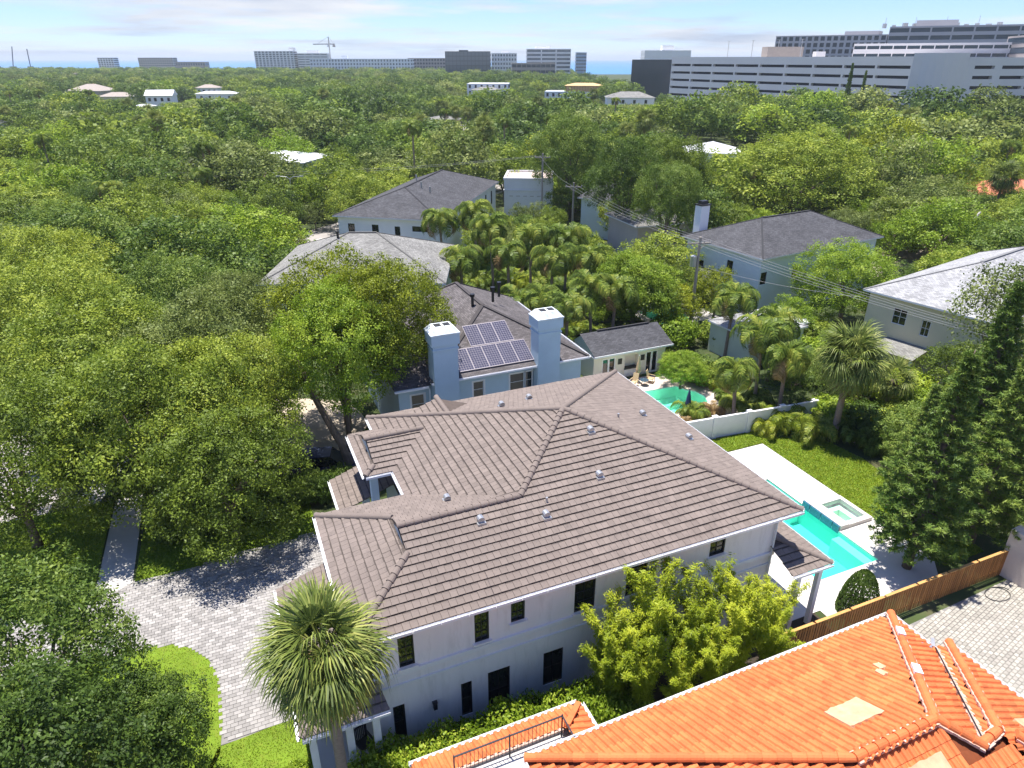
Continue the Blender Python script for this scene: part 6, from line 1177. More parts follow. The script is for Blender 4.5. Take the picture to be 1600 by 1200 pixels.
# far woodland that reads as one mass
def woodland():
    src = []
    for k in range(6):
        me = crown_mesh('woodland_crown', 700 + k, 14, 150, 12, .125, [L_oak, L_dark, L_olive, L_dark, L_bright, L_dark][k], .1); src.append(bpy.data.objects.new('woodland_crown', me))
    CH = [(-204, 410, 14), (-300, 498, 22), (-247, 440, 16), (-192, 448, 18), (-222, 520, 14), (-192, 372, 9), (50, 392, 20), (90, 398, 14), (-25, 470, 14), (-34, 292, 12), (-29, 487, 22), (20, 455, 24), (-208, 262, 18), (44, 180, 14), (83, 128, 13), (-62, 158, 14)]
    pts_, sc_, rot_, idx_ = [], [], [], []; grid = {}
    def try_add(x, y, h, R_, f):
        for (hx, hy, w) in CH:
            cx_, cy_ = hx + w * .55, hy + 6
            if math.hypot(x - cx_, y - cy_) < w * .8 + R_: return
            if hy - 130 < y < hy + 4 and abs(x - cx_ * y / cy_) < w * .62 + R_ * .6:
                # gardens in front of a house stay low
                hmax = 26.9 - (26.9 - 5.0) * y / hy
                if hmax < 2.2: return
                h = min(h, hmax); R_ = min(R_, h * .7)
        for a, b_ in zip(ROAD, ROAD[1:]):
            t = max(0, min(1, ((x - a[0]) * (b_[0] - a[0]) + (y - a[1]) * (b_[1] - a[1])) / ((b_[0] - a[0]) ** 2 + (b_[1] - a[1]) ** 2)))
            if math.hypot(x - a[0] - t * (b_[0] - a[0]), y - a[1] - t * (b_[1] - a[1])) < 4: return
        if abs(x + 12 + (y - 215) * .11) < 4 and 200 < y < 340: return
        if 60 < x < 240 and y > 262:                            # garage and offices
            if x > 80.4 + (380 - y) * 64 / 108 - 6 - R_ and y < 440: return
            if y > 440 and x > 75: return
        k = (int(x // 16), int(y // 16))
        for i in (-1, 0, 1):
            for j in (-1, 0, 1):
                for (qx, qy, qr) in grid.get((k[0] + i, k[1] + j), ()):
                    if (x - qx) ** 2 + (y - qy) ** 2 < (f * (R_ + qr)) ** 2: return
        grid.setdefault(k, []).append((x, y, R_)); V = min(R_ * .85, h * .52); pts_.append((x, y, h - V * .95)); sc_.append((R_, R_, V)); rot_.append((0, 0, rng.uniform(0, 6.28))); idx_.append(rng.choices(range(6), [22, 26, 16, 18, 4, 14])[0])
    for y0, y1, n, Rs, f in ((168, 300, 5200, (3.8, 10.5), .58), (300, 520, 6000, (4.5, 11), .60), (520, 900, 7000, (6.5, 10), .62), (900, 1400, 7000, (7.5, 12), .66)):
        for _ in range(n):
            y = math.sqrt(rng.uniform(y0 * y0, y1 * y1)); x = rng.uniform(-.88, .88) * y
            if y > 1220 and x < -200: continue
            R_ = rng.uniform(*Rs); try_add(x, y, min(rng.uniform(.85, 1.55) * R_ + 3, 16.0) + (3.0 if x > 45 and 195 < y < 480 else 0), R_, f)
    me = bpy.data.meshes.new('woodland'); me.from_pydata(pts_, [], [])
    for nm, ty, da in (('scl', 'FLOAT_VECTOR', sc_), ('rot', 'FLOAT_VECTOR', rot_)):
        at = me.attributes.new(nm, ty, 'POINT'); at.data.foreach_set('vector', np.array(da, np.float32).reshape(-1))
    at = me.attributes.new('idx', 'INT', 'POINT'); at.data.foreach_set('value', np.array(idx_, np.int32))
    o = link('woodland', me, kind='stuff'); tag(o, 'far wooded neighbourhood of green tree crowns reaching to the skyline', 'woodland')
    ng = bpy.data.node_groups.new('scatter_trees', 'GeometryNodeTree'); ng.interface.new_socket('Geometry', in_out='INPUT', socket_type='NodeSocketGeometry'); ng.interface.new_socket('Geometry', in_out='OUTPUT', socket_type='NodeSocketGeometry')
    N, L_ = ng.nodes, ng.links; gi, go = N.new('NodeGroupInput'), N.new('NodeGroupOutput'); ip = N.new('GeometryNodeInstanceOnPoints'); gj = N.new('GeometryNodeGeometryToInstance')
    for s_ in reversed(src):
        oi = N.new('GeometryNodeObjectInfo'); oi.inputs['Object'].default_value = s_; oi.inputs['As Instance'].default_value = False; L_.new(oi.outputs['Geometry'], gj.inputs[0])
    def attr(nm, ty):
        a = N.new('GeometryNodeInputNamedAttribute'); a.data_type = ty; a.inputs['Name'].default_value = nm; return a.outputs[0]
    L_.new(gi.outputs[0], ip.inputs['Points']); L_.new(gj.outputs[0], ip.inputs['Instance']); ip.inputs['Pick Instance'].default_value = True
    L_.new(attr('idx', 'INT'), ip.inputs['Instance Index']); L_.new(attr('scl', 'FLOAT_VECTOR'), ip.inputs['Scale'])
    er = N.new('FunctionNodeEulerToRotation'); L_.new(attr('rot', 'FLOAT_VECTOR'), er.inputs[0]); L_.new(er.outputs[0], ip.inputs['Rotation'])
    L_.new(ip.outputs[0], go.inputs[0]); md = o.modifiers.new('scatter', 'NODES'); md.node_group = ng
    print('woodland trees', len(pts_))
woodland()
# ---- feather fronds and fan fronds
def feather_mesh(name, mat, n=34, droop=1.0, seed=0, wid=.34):
    g = random.Random(seed); mb = MB(); pts_ = []; ang = R(62); p = Vector((0, 0, 0)); N_ = 12
    for i in range(N_ + 1): pts_.append(p.copy()); p = p + Vector((math.cos(ang), 0, math.sin(ang))) / N_; ang -= R(10.5 + 2.4 * i * .5) * droop * .82
    mb.tube(pts_, [.02 * (1 - .85 * i / N_) + .003 for i in range(N_ + 1)], 4, tone=.7)
    for i in range(n):
        t = .16 + .84 * (i + .5) / n; f = t * N_; k = min(int(f), N_ - 1); q = pts_[k].lerp(pts_[k + 1], f - k); d = (pts_[k + 1] - pts_[k]).normalized(); ln = wid * (math.sin(math.pi * min(1, t * .9 + .12)) * .75 + .3) * g.uniform(.85, 1.1)
        for s1 in (-1, 1):
            side = Vector((0, s1, 0)); up = d.cross(side) * s1; up = up if up.z > 0 else -up
            a = q; m_ = q + (side * .72 + d * .42 + Vector((0, 0, g.uniform(-.1, .22)))) * ln * .55; e = m_ + (side * .5 + d * .45 + Vector((0, 0, -.9 - g.uniform(0, .7)))) * ln * .6; w = d * .0095
            tn = g.uniform(0, 1); mb.poly([a - w, a + w, m_ + w * 1.3, m_ - w * 1.3], tn); mb.poly([m_ - w * 1.3, m_ + w * 1.3, e], tn * .9)
    return mb.mesh(name, mat)
def fan_mesh(name, mat, seed=0, n=40, droop=.55):
    g = random.Random(seed); mb = MB(); mb.tube([(0, 0, 0), (.45, 0, .06), (.85, 0, .04)], [.03, .022, .018], 4, tone=.8); c = Vector((.85, 0, .04))
    for i in range(n):
        a = R(-128 + 256 * (i + .5) / n) + g.uniform(-.04, .04); ln = (.98 - .28 * (abs(a) / R(128)) ** 2) * g.uniform(.88, 1.08); d = Vector((math.cos(a), math.sin(a), .06 - .18 * abs(math.sin(a)))); s_ = Vector((-math.sin(a), math.cos(a), 0)) * .024; tn = g.uniform(0, 1)
        d = d + Vector((0, 0, g.uniform(-.16, .12))); p1 = c + d * ln * .42 + Vector((0, 0, .02)); dr = droop * g.uniform(.5, 1.5); p2 = p1 + d * ln * .32 - Vector((0, 0, .20 * dr)); p3 = p2 + d * ln * .2 - Vector((0, 0, .5 * dr))
        mb.poly([c, p1 + s_, p1 - s_], tn * .8); mb.poly([p1 - s_, p1 + s_, p2 + s_ * .7, p2 - s_ * .7], tn); mb.poly([p2 - s_ * .7, p2 + s_ * .7, p3], min(1, tn + .1))
    return mb.mesh(name, mat)
FE = [feather_mesh('frond', L_feather, seed=k, droop=.85 + .18 * k) for k in range(3)]; FED = feather_mesh('frond', L_palmdry, seed=7, droop=1.1); FAN = [fan_mesh('frond', L_palm, k, droop=.4 + .3 * k) for k in range(4)]; FAND = [fan_mesh('frond', L_palmdry, 9 + k, droop=1.5) for k in range(2)]
def joined(name, pieces):
    """one crown mesh out of fronds placed by matrices (for palms too small to show single fronds)"""
    vs_, fs_, tn_, o, mats = [], [], [], 0, []; mi = []
    for me, mtx in pieces:
        if me.materials[0] not in mats: mats.append(me.materials[0])
        co = np.empty(len(me.vertices) * 3, np.float32); me.vertices.foreach_get('co', co); co = co.reshape(-1, 3); M_ = np.array(mtx); co = co @ M_[:3, :3].T + M_[:3, 3]; vs_.append(co)
        fs_ += [[v + o for v in p.vertices] for p in me.polygons]; t = np.empty(len(me.polygons), np.float32); me.attributes['tone'].data.foreach_get('value', t); tn_.append(t); mi += [mats.index(me.materials[0])] * len(me.polygons); o += len(co)
    m2 = bpy.data.meshes.new(name); m2.from_pydata(np.concatenate(vs_).tolist(), [], fs_); at = m2.attributes.new('tone', 'FLOAT', 'FACE'); at.data.foreach_set('value', np.concatenate(tn_))
    for q in mats: m2.materials.append(q)
    m2.polygons.foreach_set('material_index', mi); m2.update(); return m2
def frond_set(kind, n, size, g):
    out = []
    for i in range(n):
        az = i * 2.39996 + g.uniform(-.25, .25); f = (i + .5) / n
        if kind == 'feather': tilt = R(-26 + 78 * f + g.uniform(-9, 9)); me = FED if f > .9 else FE[g.randrange(3)]; s_ = size * g.uniform(.85, 1.1)
        else:
            tilt = R(-72 + 148 * f ** .9 + g.uniform(-10, 10)); dry = f > .8; me = FAND[g.randrange(2)] if dry else FAN[min(3, int(f * 3) + g.randrange(2))]; s_ = size * g.uniform(.85, 1.1) * (.9 if dry else 1)
        out.append((me, Matrix.Rotation(az, 4, 'Z') @ Matrix.Rotation(tilt, 4, 'Y') @ Matrix.Rotation(g.uniform(-.3, .3), 4, 'X') @ Matrix.Scale(s_, 4)))
    return out
def palm(name, label, kind, x, y, h, size, n, group=None, single=True, r=.16, lean=(0, 0), crown=None):
    t = thing(name, label, 'palm', (x, y, 0), 0, group); g = random.Random(int(x * 97 + y * 31)); top = Vector((lean[0], lean[1], h))
    k = max(6, int(h * 2)); pts_ = [Vector((lean[0] * (i / k) ** 1.5, lean[1] * (i / k) ** 1.5, h * i / k)) for i in range(k + 1)]
    MB().tube(pts_, [r * (1.35 if i == 0 else 1 + .05 * (i % 2)) for i in range(k + 1)], 10).build('trunk', M_palmbark, t, smooth=True)
    if kind == 'feather': MB().tube([top - Vector((0, 0, .05)), top + Vector((0, 0, size * .22))], [r * .8, r * .35], 8).build('crownshaft', M_culm, t)
    if single:
        for me, m_ in frond_set(kind, n, size, g): o = link('frond', me, t); o.matrix_local = Matrix.Translation(top) @ m_
    else:
        o = link('crown', crown, t, top); o.scale = (size, size, size); o.rotation_euler = (0, 0, g.uniform(0, 6.28))
    return t
fgp = palm('cabbage_palm', 'large fan palm with hanging fronds in front of the villa corner', 'fan', -6.3, 16.75, 8.9, 1.42, 66, r=.2)
g_ = random.Random(5); sp_ = MB()
for i in range(140):
    a = Vector((-.7 + g_.gauss(0, .28), -.55 + g_.gauss(0, .28), 9.0 + g_.gauss(0, .22))); sp_.bar(a, a + Vector((g_.gauss(0, .1), g_.gauss(0, .1), g_.gauss(-.05, .1))), .018, tone=g_.random())
sp_.build('flower_spray', L_palmdry, fgp)
palm('cabbage_palm', 'tall fan palm with shaggy crown at the corner of the back lawn', 'fan', 25.2, 46.6, 6.9, 1.75, 52, r=.24)
palm('cabbage_palm', 'small fan palm behind the blue villa wall at far right yard', 'fan', 30.5, 49.5, 3.8, 1.2, 26, r=.18)
QP = [(-8.9, 86.9, 8.4, 3.4, 'leftmost queen palm beside the long white house'), (-4.6, 88.8, 8.8, 3.4, 'queen palm against the right wall of the white house'), (-2.3, 81.6, 8.6, 3.4, 'queen palm with a yellowing frond in the palm row'), (-5.6, 73.5, 7.0, 3.2, 'queen palm behind the grey hip roof corner'), (2.2, 78.4, 8.2, 3.4, 'queen palm left of the pale patio'), (4.1, 71.3, 7.6, 3.2, 'queen palm above the pale patio'),
      (-.3, 73.6, 7.6, 3.2, 'queen palm over the white lounge patio'), (6.2, 77.5, 8.2, 3.4, 'queen palm right of the pale patio'), (8.4, 73, 7.2, 3.2, 'queen palm left of the dense bright tree'), (3.0, 63.4, 5.6, 3.0, 'queen palm behind the blue house ridge'), (5.2, 61.6, 5.6, 3.0, 'drooping palm behind the right chimney'), (8.0, 64.6, 6.4, 3.2, 'drooping palm behind the cabana, left'), (10.2, 65.2, 6.0, 3.0, 'drooping palm behind the cabana, right'),
      (1.0, 63.8, 5.2, 2.8, 'low palm behind the blue house roof'), (21.1, 62.4, 6.2, 3.0, 'queen palm in front of the sage shed'), (20.9, 52.6, 6.4, 3.0, 'queen palm with yellow fronds right of the sage shed'), (18.2, 49.6, 4.2, 2.4, 'short queen palm behind the white wall'), (22.2, 50.4, 5.4, 2.8, 'queen palm left of the tall fan palm'), (23.6, 57.2, 5.6, 2.8, 'queen palm under the power lines'), (27.5, 52.5, 4.2, 2.6, 'feather palm right of the tall fan palm'), (35, 46, 4.4, 2.6, 'feather palm hidden behind the pines')]
for x, y, h, s_, lb_ in QP: palm('queen_palm', lb_, 'feather', x, y, h, s_ * 1.08, 22, 'queen palms around the gardens', r=.15, lean=(rng.uniform(-.4, .4), rng.uniform(-.3, .3)))
gF = [joined('crown', frond_set('feather', 16, 1.0, random.Random(k))) for k in range(2)]; gN = [joined('crown', frond_set('fan', 36, .62, random.Random(20 + k))) for k in range(2)]
FARP = [(-58.3, 147.6, 8.4, 2.6, 0), (-72, 134, 8, 2.6, 0), (-66.2, 147.6, 8.6, 2.6, 0), (-26.4, 164, 7.6, 3.4, 0), (-85.3, 130, 8, 2.8, 0), (-48, 141, 9, 2.6, 0), (-26.7, 290, 10, 2.6, 1), (-20, 258, 10.2, 2.6, 1), (-28.7, 230, 9.5, 2.4, 1), (-8.5, 243, 9.2, 2.6, 1), (-16, 262, 9.8, 2.4, 1), (96, 170, 11, 2.8, 0), (120, 190, 10.5, 2.8, 0), (70, 215, 10, 2.6, 1), (-95, 190, 10.4, 2.6, 1), (-110, 215, 10, 2.6, 1), (-70, 236, 10, 2.6, 1), (-130, 262, 10.5, 2.6, 1), (104, 150, 10.4, 3.0, 0), (30, 190, 10, 2.6, 1), (-2, 205, 9.4, 2.4, 0), (82, 244, 11, 2.4, 1), (-52, 118, 9.4, 2.8, 0), (-60, 104, 9.4, 2.8, 0)]
gp_ = random.Random(77)
while len(FARP) < 74:                                      # palms standing clear of the woods
    y = gp_.uniform(112, 330); x = gp_.uniform(-.72, .72) * y
    if min(math.hypot(x - a[0], y - a[1]) for a in FARP) < 9 or any(math.hypot(x - a, y - b_) < r_ for a, b_, r_ in ((-17, 115, 24), (2, 136, 13), (35, 85, 30), (44, 187, 18), (-54, 165, 18), (91, 133, 18))) or (x > 60 and y > 255): continue
    FARP.append((x, y, gp_.uniform(9.5, 14.5), gp_.uniform(2.4, 3.2), gp_.randrange(2)))
for i, (x, y, h, s_, k) in enumerate(FARP):
    lb_ = ('shaggy fan palm' if k else 'feather palm') + (' rising from the woods left of the street' if x < -42 else ' beside the distant street' if x < 0 and y > 200 else ' rising near the street behind the white house' if x < 10 else ' rising from the right hand woods')
    palm('fan_palm' if k else 'feather_palm', lb_, 'fan' if k else 'feather', x, y, h, s_, 0, lb_, False, .17, crown=(gN if k else gF)[i % 2])
# ---- arching palm shrubs
def areca(name, seed, n=26):
    g = random.Random(seed); ps = []
    for i in range(n):
        f = (i + .5) / n; az = i * 2.4 + g.uniform(-.3, .3); ps.append((FE[g.randrange(3)], Matrix.Translation((g.gauss(0, .16), g.gauss(0, .16), g.uniform(0, .25))) @ Matrix.Rotation(az, 4, 'Z') @ Matrix.Rotation(R(-28 + 40 * f), 4, 'Y') @ Matrix.Scale(g.uniform(.8, 1.15), 4)))
    return joined(name, ps)
AR = [areca('fronds', 40 + k) for k in range(3)]
ARL = [(22.1, 47.9, 2.7, 1, 'yellow green palm clump at the end of the white wall'), (23.8, 46.9, 2.6, 0, 'dark arching palm clump left of the tall fan palm trunk'), (26.6, 46.0, 2.4, 0, 'palm clump right of the tall fan palm trunk'), (28.4, 44.5, 2.6, 0, 'shaded palm clump beside the pines'), (20.6, 47.6, 1.9, 1, 'small palm clump against the white wall'), (21.0, 52.4, 2.0, 0, 'palm shrub behind the white wall, right'), (18.6, 52.9, 1.6, 0, 'palm shrub at the corner of the green pool patio'), (18.6, 55.6, 1.7, 1, 'yellow leaved shrub palm beside the cabana path'), (14.9, 49.9, 1.9, 0, 'small palm at the near edge of the green pool'), (16.6, 50.2, 1.6, 2, 'dry tipped small palm by the green pool'), (19.2, 50.6, 2.2, 0, 'bushy palm right of the green pool'), (-3.0, 76.5, 3.2, 0, 'areca clump under the queen palms, left'), (.6, 72.4, 2.4, 0, 'areca clump in front of the white lounge patio'), (6.5, 68.4, 2.6, 0, 'areca clump behind the blue house, middle'), (2.2, 66.8, 2.2, 0, 'areca clump behind the blue house, left'), (11.0, 66.8, 2.6, 0, 'areca clump behind the cabana'), (-7.2, 79.6, 3.4, 0, 'areca clump beside the long white house'), (31.5, 45.0, 2.4, 1, 'yellow green palm clump right of the back lawn'), (17.2, 58.2, 1.8, 1, 'yellow croton like palm shrub right of the cabana'), (13.9, 48.2, 1.2, 2, 'dry palm shrub below the villa roof edge'), (25.5, 61, 2.2, 0, 'areca clump beside the sage shed')]
for i, (x, y, s_, mi_, lb_) in enumerate(ARL):
    t = thing('palm_shrub', lb_, 'shrub', (x, y, 0), rng.uniform(0, 6), 'palm shrubs in the gardens'); o = link('fronds', AR[i % 3], t); o.scale = (s_ * .9, s_ * .9, s_)
    if mi_: setmat(o, [None, L_areca, L_palmdry][mi_])
    MB().tube([(0, 0, 0), (0, 0, .3 * s_)], [.14, .06], 6).build('stem', M_palmbark, t)
gU = random.Random(31); UND = []
while len(UND) < 46:
    x, y = gU.uniform(-9, 15), gU.uniform(61.5, 92)
    if (-1.5 < x < 5.5 and 72.5 < y < 78) or (x < -2 and y < 66) or math.hypot(x - 13, y - 70) < 4 or x < -8.5 + (y - 93) * .1 or any(math.hypot(x - a, y - b_) < 1.7 for a, b_ in UND) or (x > 9 and y < 64.5): continue
    UND.append((x, y))
for i, (x, y) in enumerate(UND):
    lb_ = 'areca palm in the thicket ' + ('behind the blue house' if y < 69 else 'around the pale patio' if y < 80 else 'beside the white house')
    t = thing('areca_palm', lb_, 'palm', (x, y, 0), gU.uniform(0, 6), lb_); o = link('fronds', AR[i % 3], t); s_ = gU.uniform(2.4, 4.2) * (.8 if y < 68 else 1); o.scale = (s_ * .85, s_ * .85, s_); MB().tube([(0, 0, 0), (0, 0, .3 * s_)], [.14, .06], 6).build('stem', M_palmbark, t)
    if i % 5 == 0: setmat(o, L_areca)
struct('palm_patio', MB().poly([(-1.2, 73, .02), (5.2, 72.4, .02), (5.6, 78, .02), (-.8, 78.4, .02)]), M_deckstone)
# ---- bamboo in front of the villa
def bamboo_mesh(seed, H):
    g = np.random.default_rng(seed); P_, N_, U_, T_ = [], [], [], []; culms = MB(); gr = random.Random(seed)
    for i in range(17):
        a = gr.uniform(0, 6.28); r0 = gr.uniform(.05, .3); ln = H * gr.uniform(.6, 1.08); bend = gr.uniform(.06, .30) * ln; base = Vector((math.cos(a) * r0, math.sin(a) * r0, 0)); dirv = Vector((math.cos(a + gr.uniform(-.6, .6)), math.sin(a + gr.uniform(-.6, .6)), 0)); pts_ = []
        for k in range(9):
            t = k / 8; pts_.append(base + dirv * bend * t ** 2.4 + Vector((0, 0, ln * (t - .16 * t ** 4))))
        culms.tube(pts_, [.024 * (1 - .8 * k / 8) + .004 for k in range(9)], 5)
        for k in range(95):
            t = .2 + .8 * gr.random() ** .75; f = t * 8; j = min(int(f), 7); q = pts_[j].lerp(pts_[j + 1], f - j); sd_ = gr.uniform(0, 6.28); rr = gr.uniform(.05, .36) * (1.15 - .7 * t); c = q + Vector((math.cos(sd_) * rr, math.sin(sd_) * rr, gr.uniform(-.12, .12))); tn = gr.random() * .6 + .25 * t
            for m_ in range(9):
                P_.append(c + Vector((gr.gauss(0, .085), gr.gauss(0, .085), gr.gauss(0, .07)))); d = Vector((math.cos(sd_) * .8 + gr.gauss(0, .35), math.sin(sd_) * .8 + gr.gauss(0, .35), -.25 + gr.gauss(0, .35))); U_.append(d); N_.append((gr.gauss(0, .5), gr.gauss(0, .5), 1)); T_.append(min(1, tn + gr.random() * .25))
    n = len(P_); return meshcloud('foliage', np.array(P_), np.array(N_, float), g.uniform(.13, .25, n), np.array(T_), L_bamboo, .2, updir=np.array([tuple(u) for u in U_])), culms.mesh('culms', M_culm)
BM = [bamboo_mesh(60 + k, 7.0) for k in range(3)]
BL = [(-11.6, -1.7, .80, 'bamboo plume at the left end of the row, beside the hedge'), (-10.2, -2.5, .78, 'lower bamboo clump in front, above the tiled skirt corner'), (-9.2, -1.2, 1.06, 'tallest bamboo plume at the left, covering a dark window'), (-7.7, -2.3, .84, 'bamboo clump in front of the villa wall, left of centre'), (-6.4, -1.4, .86, 'bamboo clump against the wall, centre of the row'), (-5.2, -2.4, .90, 'tall bamboo plume right of centre'), (-4.1, -1.5, .80, 'bamboo clump below the small corner window'), (-2.8, -2.0, .68, 'bamboo clump at the right end before the lower roof'), (-8.8, -3.2, .62, 'short bamboo clump in front by the orange eave'), (-6.9, -3.1, .74, 'bamboo plume in front, middle of the row, by the orange eave'), (-3.6, -2.9, .66, 'short bamboo plume beside the start of the wooden fence'), (-10.9, -1.0, .88, 'slim bamboo plume close to the wall near the left end')]
for i, (u, v, s_, lb_) in enumerate(BL):
    s_ *= 1.08
    t = thing('bamboo_clump', lb_, 'bamboo', (*HW(u, v), 0), rng.uniform(0, 6.28), 'bamboo row beside the villa'); a, b_ = BM[i % 3]; o = link('foliage', a, t); o.scale = (s_ * .98, s_ * .98, s_ * 1.06); o2 = link('culms', b_, t); o2.scale = (s_ * .98, s_ * .98, s_ * 1.06)
ORD = ['first', 'second', 'third', 'fourth', 'fifth', 'sixth', 'seventh', 'eighth', 'ninth', 'tenth', 'eleventh', 'twelfth', 'thirteenth', 'fourteenth', 'fifteenth', 'sixteenth', 'seventeenth', 'eighteenth', 'nineteenth', 'twentieth']
# ---- hedge, clipped cone, small shrubs
def shrub_mesh(seed, n, leaf, mat, boxy=.0, cone=False, name='foliage'):
    g = np.random.default_rng(seed); d = g.normal(size=(n, 3)); d /= np.linalg.norm(d, axis=1, keepdims=True)
    if cone:
        z = g.uniform(0, 1, n) ** 1.3; a = g.uniform(0, 6.283, n); r = np.sqrt(np.clip(1 - z ** 1.7, 0, 1)) * g.uniform(.9, 1.02, n); p = np.stack([np.cos(a) * r, np.sin(a) * r, z], 1); nor = np.stack([np.cos(a), np.sin(a), np.full(n, .6)], 1)
    else:
        bump = 1 + .13 * np.sin(d[:, 0] * 9 + seed) * np.sin(d[:, 1] * 8 + 1) + .1 * np.sin(d[:, 2] * 11); p = d * (bump * g.uniform(.72, 1.05, n))[:, None]; p[:, 2] = p[:, 2] * .5 + .5; nor = d.copy()
    nor = nor * .7 + g.normal(size=(n, 3)) * .5; nor[:, 2] += .3
    return meshcloud(name, p, nor, g.uniform(.7, 1.3, n) * leaf, np.clip(g.uniform(0, 1, n) * .6 + .4 * np.clip(p[:, 2], 0, 1) * g.uniform(.5, 1.2, n), 0, 1), mat, .6)
HS = [shrub_mesh(80 + k, 5200, .105, L_hedge) for k in range(3)]
for i in range(12):
    u = -21.9 + i * 1.02; t = thing('hedge_shrub', 'hedge shrub along the villa side wall, %s from the porch' % ORD[i], 'shrub', (*HW(u, -1.5 + .12 * math.sin(i * 2.1) - .05 * i), 0), rng.uniform(0, 6), 'hedge along the villa side wall'); o = link('foliage', HS[i % 3], t); s_ = rng.uniform(1.0, 1.2); o.scale = (s_ * 1.05, s_ * 1.45, rng.uniform(2.1, 2.6)); MB().tube([(0, 0, 0), (.05, 0, 1.0)], [.06, .03], 6).build('stem', M_bark, t)
for i in range(9):
    t = thing('hedge_shrub', 'lower front hedge shrub beside the terrace skirt, %s from the porch' % ORD[i], 'shrub', (*HW(-20.6 + i * 1.1, -3.0 + .1 * math.sin(i * 1.7)), 0), i * 1.9, 'lower hedge in front of the villa hedge'); o = link('foliage', HS[(i + 1) % 3], t); o.scale = (1.1, 1.25, rng.uniform(1.6, 1.95)); MB().tube([(0, 0, 0), (.05, 0, .8)], [.06, .03], 6).build('stem', M_bark, t)
for i, (u, v, s_, hz, lb_) in enumerate(((-13.2, -3.0, 1.0, 1.6, 'low shrub between hedge and the terrace tile skirt'), (-11.6, -3.2, 1.1, 1.9, 'low shrub at the foot of the bamboo, by the orange eave'), (-24.6, -1.2, .8, .9, 'low clipped shrub left of the porch'), (-24.5, .6, .7, .8, 'low shrub at the porch corner beside the driveway lawn'), (-24.9, -2.8, .75, 1.0, 'small dark shrub on the porch lawn'))):
    t = thing('low_shrub', lb_, 'shrub', (*HW(u, v), 0), i * 1.3, 'low shrubs near the villa'); o = link('foliage', HS[i % 3], t); o.scale = (s_, s_, hz); MB().tube([(0, 0, 0), (0, 0, .4 * hz)], [.05, .02], 6).build('stem', M_bark, t)
    if i > 3: setmat(o, L_dark)
for i in range(11):
    f = i / 10; t = thing('shade_hedge_shrub', 'dark hedge shrub under the oaks beside the driveway lawn, %s from left' % (ORD[i] if i else 'first'), 'shrub', (-21.2 + 9.6 * f, 34.2 + 5.0 * f + .3 * math.sin(i * 1.9), 0), i * 1.1, 'dark hedge under the oaks'); o = link('foliage', HS[i % 3], t); o.scale = (1.1, 1.1, rng.uniform(1.7, 2.2)); setmat(o, L_dark); MB().tube([(0, 0, 0), (0, 0, .8)], [.06, .03], 6).build('stem', M_bark, t)
cone = thing('clipped_cone_shrub', 'clipped cone shaped dark green shrub between pool deck and wooden fence', 'shrub', (*HW(4.35, -1.15), 0)); o = link('foliage', shrub_mesh(90, 7000, .085, L_dark, cone=True), cone); o.scale = (1.05, 1.05, 2.75); MB().tube([(0, 0, 0), (0, 0, 2.2)], [.07, .03], 6).build('stem', M_bark, cone)
SHR = [(8.6, 50.5, 1.2), (16.9, 57.9, 1.6), (17.6, 56.6, 1.3), (15.8, 58.6, 1.4), (26.2, 49.3, 1.6), (28.2, 47.6, 1.8), (30.4, 47.2, 1.8), (31.4, 42.2, 1.6), (33, 44.2, 1.8), (11.5, 103, 2.0), (4, 112, 2.6), (6.6, 109, 2.4), (2.0, 108, 2.2), (25, 67, 2.0), (31, 66, 2.0), (32.6, 63.6, 1.8), (29.6, 60.4, 2.0), (27.0, 57.6, 2.0), (30.5, 55.2, 2.2), (33.6, 52.6, 2.2), (-9.5, 40.6, 1.0), (-10.3, 46.2, 1.0), (5.2, 49.4, .9), (33.5, 48.5, 2.2), (36.5, 44.5, 2.2), (37.5, 40, 2.2), (21.5, 66.2, 1.8), (16.5, 66, 2.2)]
for i, (x, y, s_) in enumerate(SHR):
    reg = 'beside the cabana path' if y < 60 and x < 20 else 'behind the tall fan palm' if y < 50 else 'in the garden before the cream house' if x > 24 else 'by the annex garden wall' if y > 100 else 'near the garden sheds'
    t = thing('garden_shrub', 'rounded green garden shrub ' + reg, 'shrub', (x, y, 0), i, 'rounded green garden shrub ' + reg); o = link('foliage', HS[i % 3], t); o.scale = (s_ * 1.2, s_ * 1.2, s_ * 1.35); setmat(o, [L_bright, L_dark, L_oak, L_hedge][i % 4]); MB().tube([(0, 0, 0), (0, 0, .5 * s_)], [.06, .03], 6).build('stem', M_bark, t)
